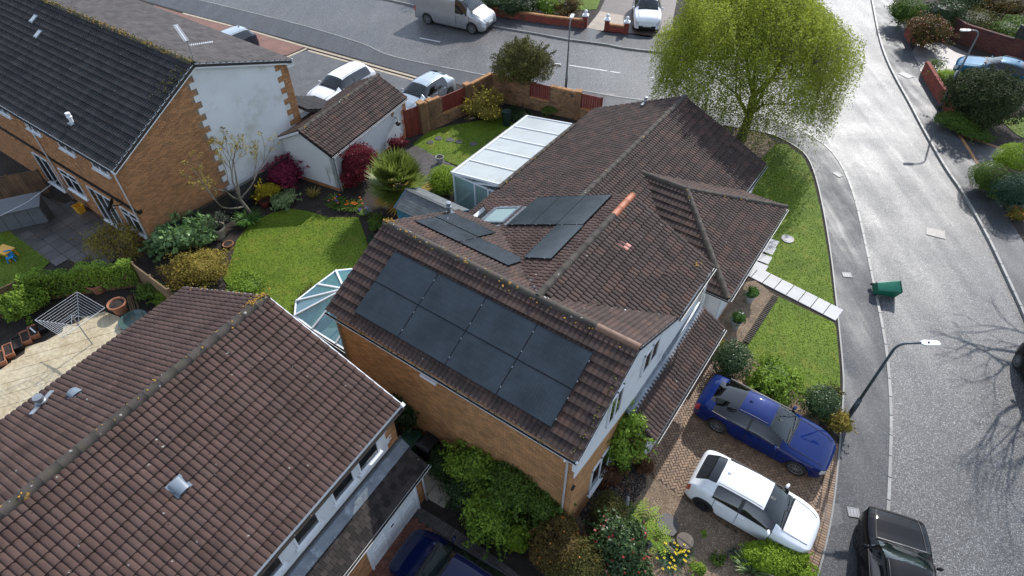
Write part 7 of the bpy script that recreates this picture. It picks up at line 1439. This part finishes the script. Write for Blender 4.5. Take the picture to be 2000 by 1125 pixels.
# white crossover at the top
nose = P(1263, 56, .4); h = Vector((-.13, -.99, 0)).normalized(); o_ = nose - h * 2.4; car('parked_car', 'white crossover facing the camera on the brown drive, top of the picture', 'suv', 4.28, 1.78, 1.54, PN['white'], (o_.x, o_.y, .1), h, group='cars parked on driveways', sc=1.18, dark_rear=True)
# teal car on the right, black one at the right edge
h = heading_from(P(2010, 158, .7), P(1880, 128, .7)); o_ = P(1950, 140, .75); car('parked_car', 'teal blue car behind the dark conifer on the right', 'lift', 4.6, 1.85, 1.42, PN['teal'], (o_.x, o_.y, .1), h, group='cars parked on driveways', sc=1.1)
o_ = P(2066, 756, .6); h = Vector((.25, .97, 0)).normalized(); car('parked_car', 'black car at the right edge of the picture, only its side showing', 'hatch', 4.3, 1.8, 1.5, PN['black'], (o_.x, o_.y, .004), h, group='cars parked at the kerb')
# ------------------------------------------------------------------ street lamps
def lamp(u, v, h, reach, ang, label, mat, headmat):
    p = P(u, v, .1); e = empty('street_lamp', (p.x, p.y, .09), ang, label, 'street lamp', 'street lamps'); b = MB(); b.tube([(0, 0, 0), (0, 0, 1.15)], .085, 12); b.tube([(0, 0, 1.15), (0, 0, 1.22)], [.085, .055], 12); b.build('base', M[mat], e, smooth=True)
    b = MB(); r = .35; pts = [(0, 0, 1.1), (0, 0, h * .6), (0, 0, h - r)] + [(r - r * math.cos(a), 0, h - r + r * math.sin(a)) for a in [math.pi / 2 * i / 5 for i in range(1, 6)]] + [(reach, 0, h + .03)]
    b.tube(pts, [.055, .05, .045] + [.04] * 5 + [.036], 10); b.build('column', M[mat], e, smooth=True)
    b = MB(); q = [(reach - .04, -.05), (reach + .08, -.11), (reach + .5, -.10), (reach + .56, -.05), (reach + .56, .05), (reach + .5, .10), (reach + .08, .11), (reach - .04, .05)]; b.prism(q, h - .01, h + .06, bottom=True); hd = b.build('lamp_head', headmat, e); b = MB(); b.box((reach + .3, 0, h - .025), (.36, .15, .03)); b.build('lens', M['pane'], hd); b = MB(); b.lathe([(0, .1), (.03, .1), (.035, .06)], c=(reach + .2, 0, h), n=8); b.build('photocell', M['black'], hd)
    b = MB(); b.box((0, -.085, .75), (.09, .01, .5)); b.build('access_door', M[mat], e)
    return e
hw = MAT('lamp_head_pale', (.70, .70, .67), .4, .06, 3, 30, 0)
lamp(1656, 815, 4.3, .75, R(-2), 'dark leaning-looking street lamp rising from the hedge in front of the blue car', 'lamp_dark', hw)
lamp(1105, 174, 4.5, .3, R(75), 'grey street lamp behind the garden wall, beyond the lean-to roof', 'lamp_grey', hw)
l3 = lamp(1834, 213, 4.95, .62, R(180), 'grey street lamp by the red wall on the right-hand pavement', 'lamp_grey', hw)
b = MB(); b.box((0, -.07, 2.3), (.26, .015, .4)); b.build('notice', M['white'], l3)
# ------------------------------------------------------------------ wheelie bins
def bin_(name, label, body, lid, loc, rot, group='wheelie bins'):
    e = empty(name, loc, 0, label, 'wheelie bin', group); e.rotation_euler = rot; b = MB(); n = 8
    def ring(z, wx, wy, r=.06):
        out = []
        for sx, sy, a0 in ((1, 1, 0), (-1, 1, 90), (-1, -1, 180), (1, -1, 270)):
            for i in range(4): a = R(a0 + 30 * i); out.append((sx * (wx / 2 - r) + r * math.cos(a), sy * (wy / 2 - r) + r * math.sin(a), z))
        return out
    rs = [ring(.05, .42, .46), ring(.3, .46, .54), ring(.86, .54, .66), ring(.92, .58, .71), ring(.97, .58, .71)]; vs_ = sum(rs, []); k = 16
    b.add(vs_, [(q * k + j, q * k + (j + 1) % k, (q + 1) * k + (j + 1) % k, (q + 1) * k + j) for q in range(4) for j in range(k)] + [tuple(range(k - 1, -1, -1)), tuple(4 * k + j for j in range(k))]); autosmooth(b.build('body', body, e), 35)
    b = MB(); rs = [ring(.972, .60, .76), ring(1.0, .60, .76), ring(1.04, .5, .62), ring(1.055, .4, .5)]; b.add(sum(rs, []), [(q * k + j, q * k + (j + 1) % k, (q + 1) * k + (j + 1) % k, (q + 1) * k + j) for q in range(3) for j in range(k)] + [tuple(3 * k + j for j in range(k)), tuple(range(k - 1, -1, -1))]); autosmooth(b.build('lid', lid, e), 35)
    b = MB(); b.tube([(-.24, .4, .98), (.24, .4, .98)], .018, 8); b.build('handle', lid, e); b = MB(); b.tube([(-.27, .24, .1), (.27, .24, .1)], .012, 6); b.build('axle', M['steel'], e)
    for s in (-1, 1):
        b = MB(); b.lathe([(.0, -.03), (.06, -.03), (.095, -.028), (.1, -.02), (.1, .02), (.095, .028), (.06, .03), (0, .03)], M=Matrix.Translation((s * .27, .24, .1)) @ Matrix.Rotation(R(90), 4, 'Y'), n=18); w_ = b.build('wheel', M['black'], e); b = MB(); b.lathe([(0, .034), (.05, .033), (.055, .03)], M=Matrix.Translation((s * .27, .24, .1)) @ Matrix.Rotation(R(90 * s), 4, 'Y'), n=12); b.build('hub', M['steel'], w_)
    return e
M['bin_green'] = MAT('bin_green', (.012, .15, .085), .38, .12, 3, 40, .1); M['bin_dkgreen'] = MAT('bin_lid_green', (.008, .07, .04), .4, .1, 3, 40, .1); M['bin_dgreen'] = MAT('bin_dark_green', (.01, .05, .03), .4, .12, 3, 40, .1)
pa, pb_ = P(1708, 566, .3), P(1766, 568, .3); d = pb_ - pa; az = math.atan2(d.y, d.x)
# lying on its side along the road, wheels at the pavement end
e = bin_('wheelie_bin', 'green wheelie bin fallen on its side across the kerb', M['bin_green'], M['bin_dkgreen'], (pa.x - .05, pa.y + .02, .40), (0, 0, 0))
e.rotation_euler = (Matrix.Rotation(az, 3, 'Z') @ Matrix.Rotation(R(91), 3, 'Y') @ Matrix.Rotation(R(25 - 90), 3, 'Z')).to_euler()
p = P(800, 862, .9); bin_('wheelie_bin', 'dark green wheelie bin in the shade between the two houses', M['bin_dgreen'], M['bin_dgreen'], (p.x, p.y, .08), (0, 0, R(-31)))
p = P(822, 874, .9); bin_('wheelie_bin', 'black wheelie bin in the shaded gap beside the garage', M['black'], M['black'], (p.x + .25, p.y + .15, .08), (0, 0, R(-35)))
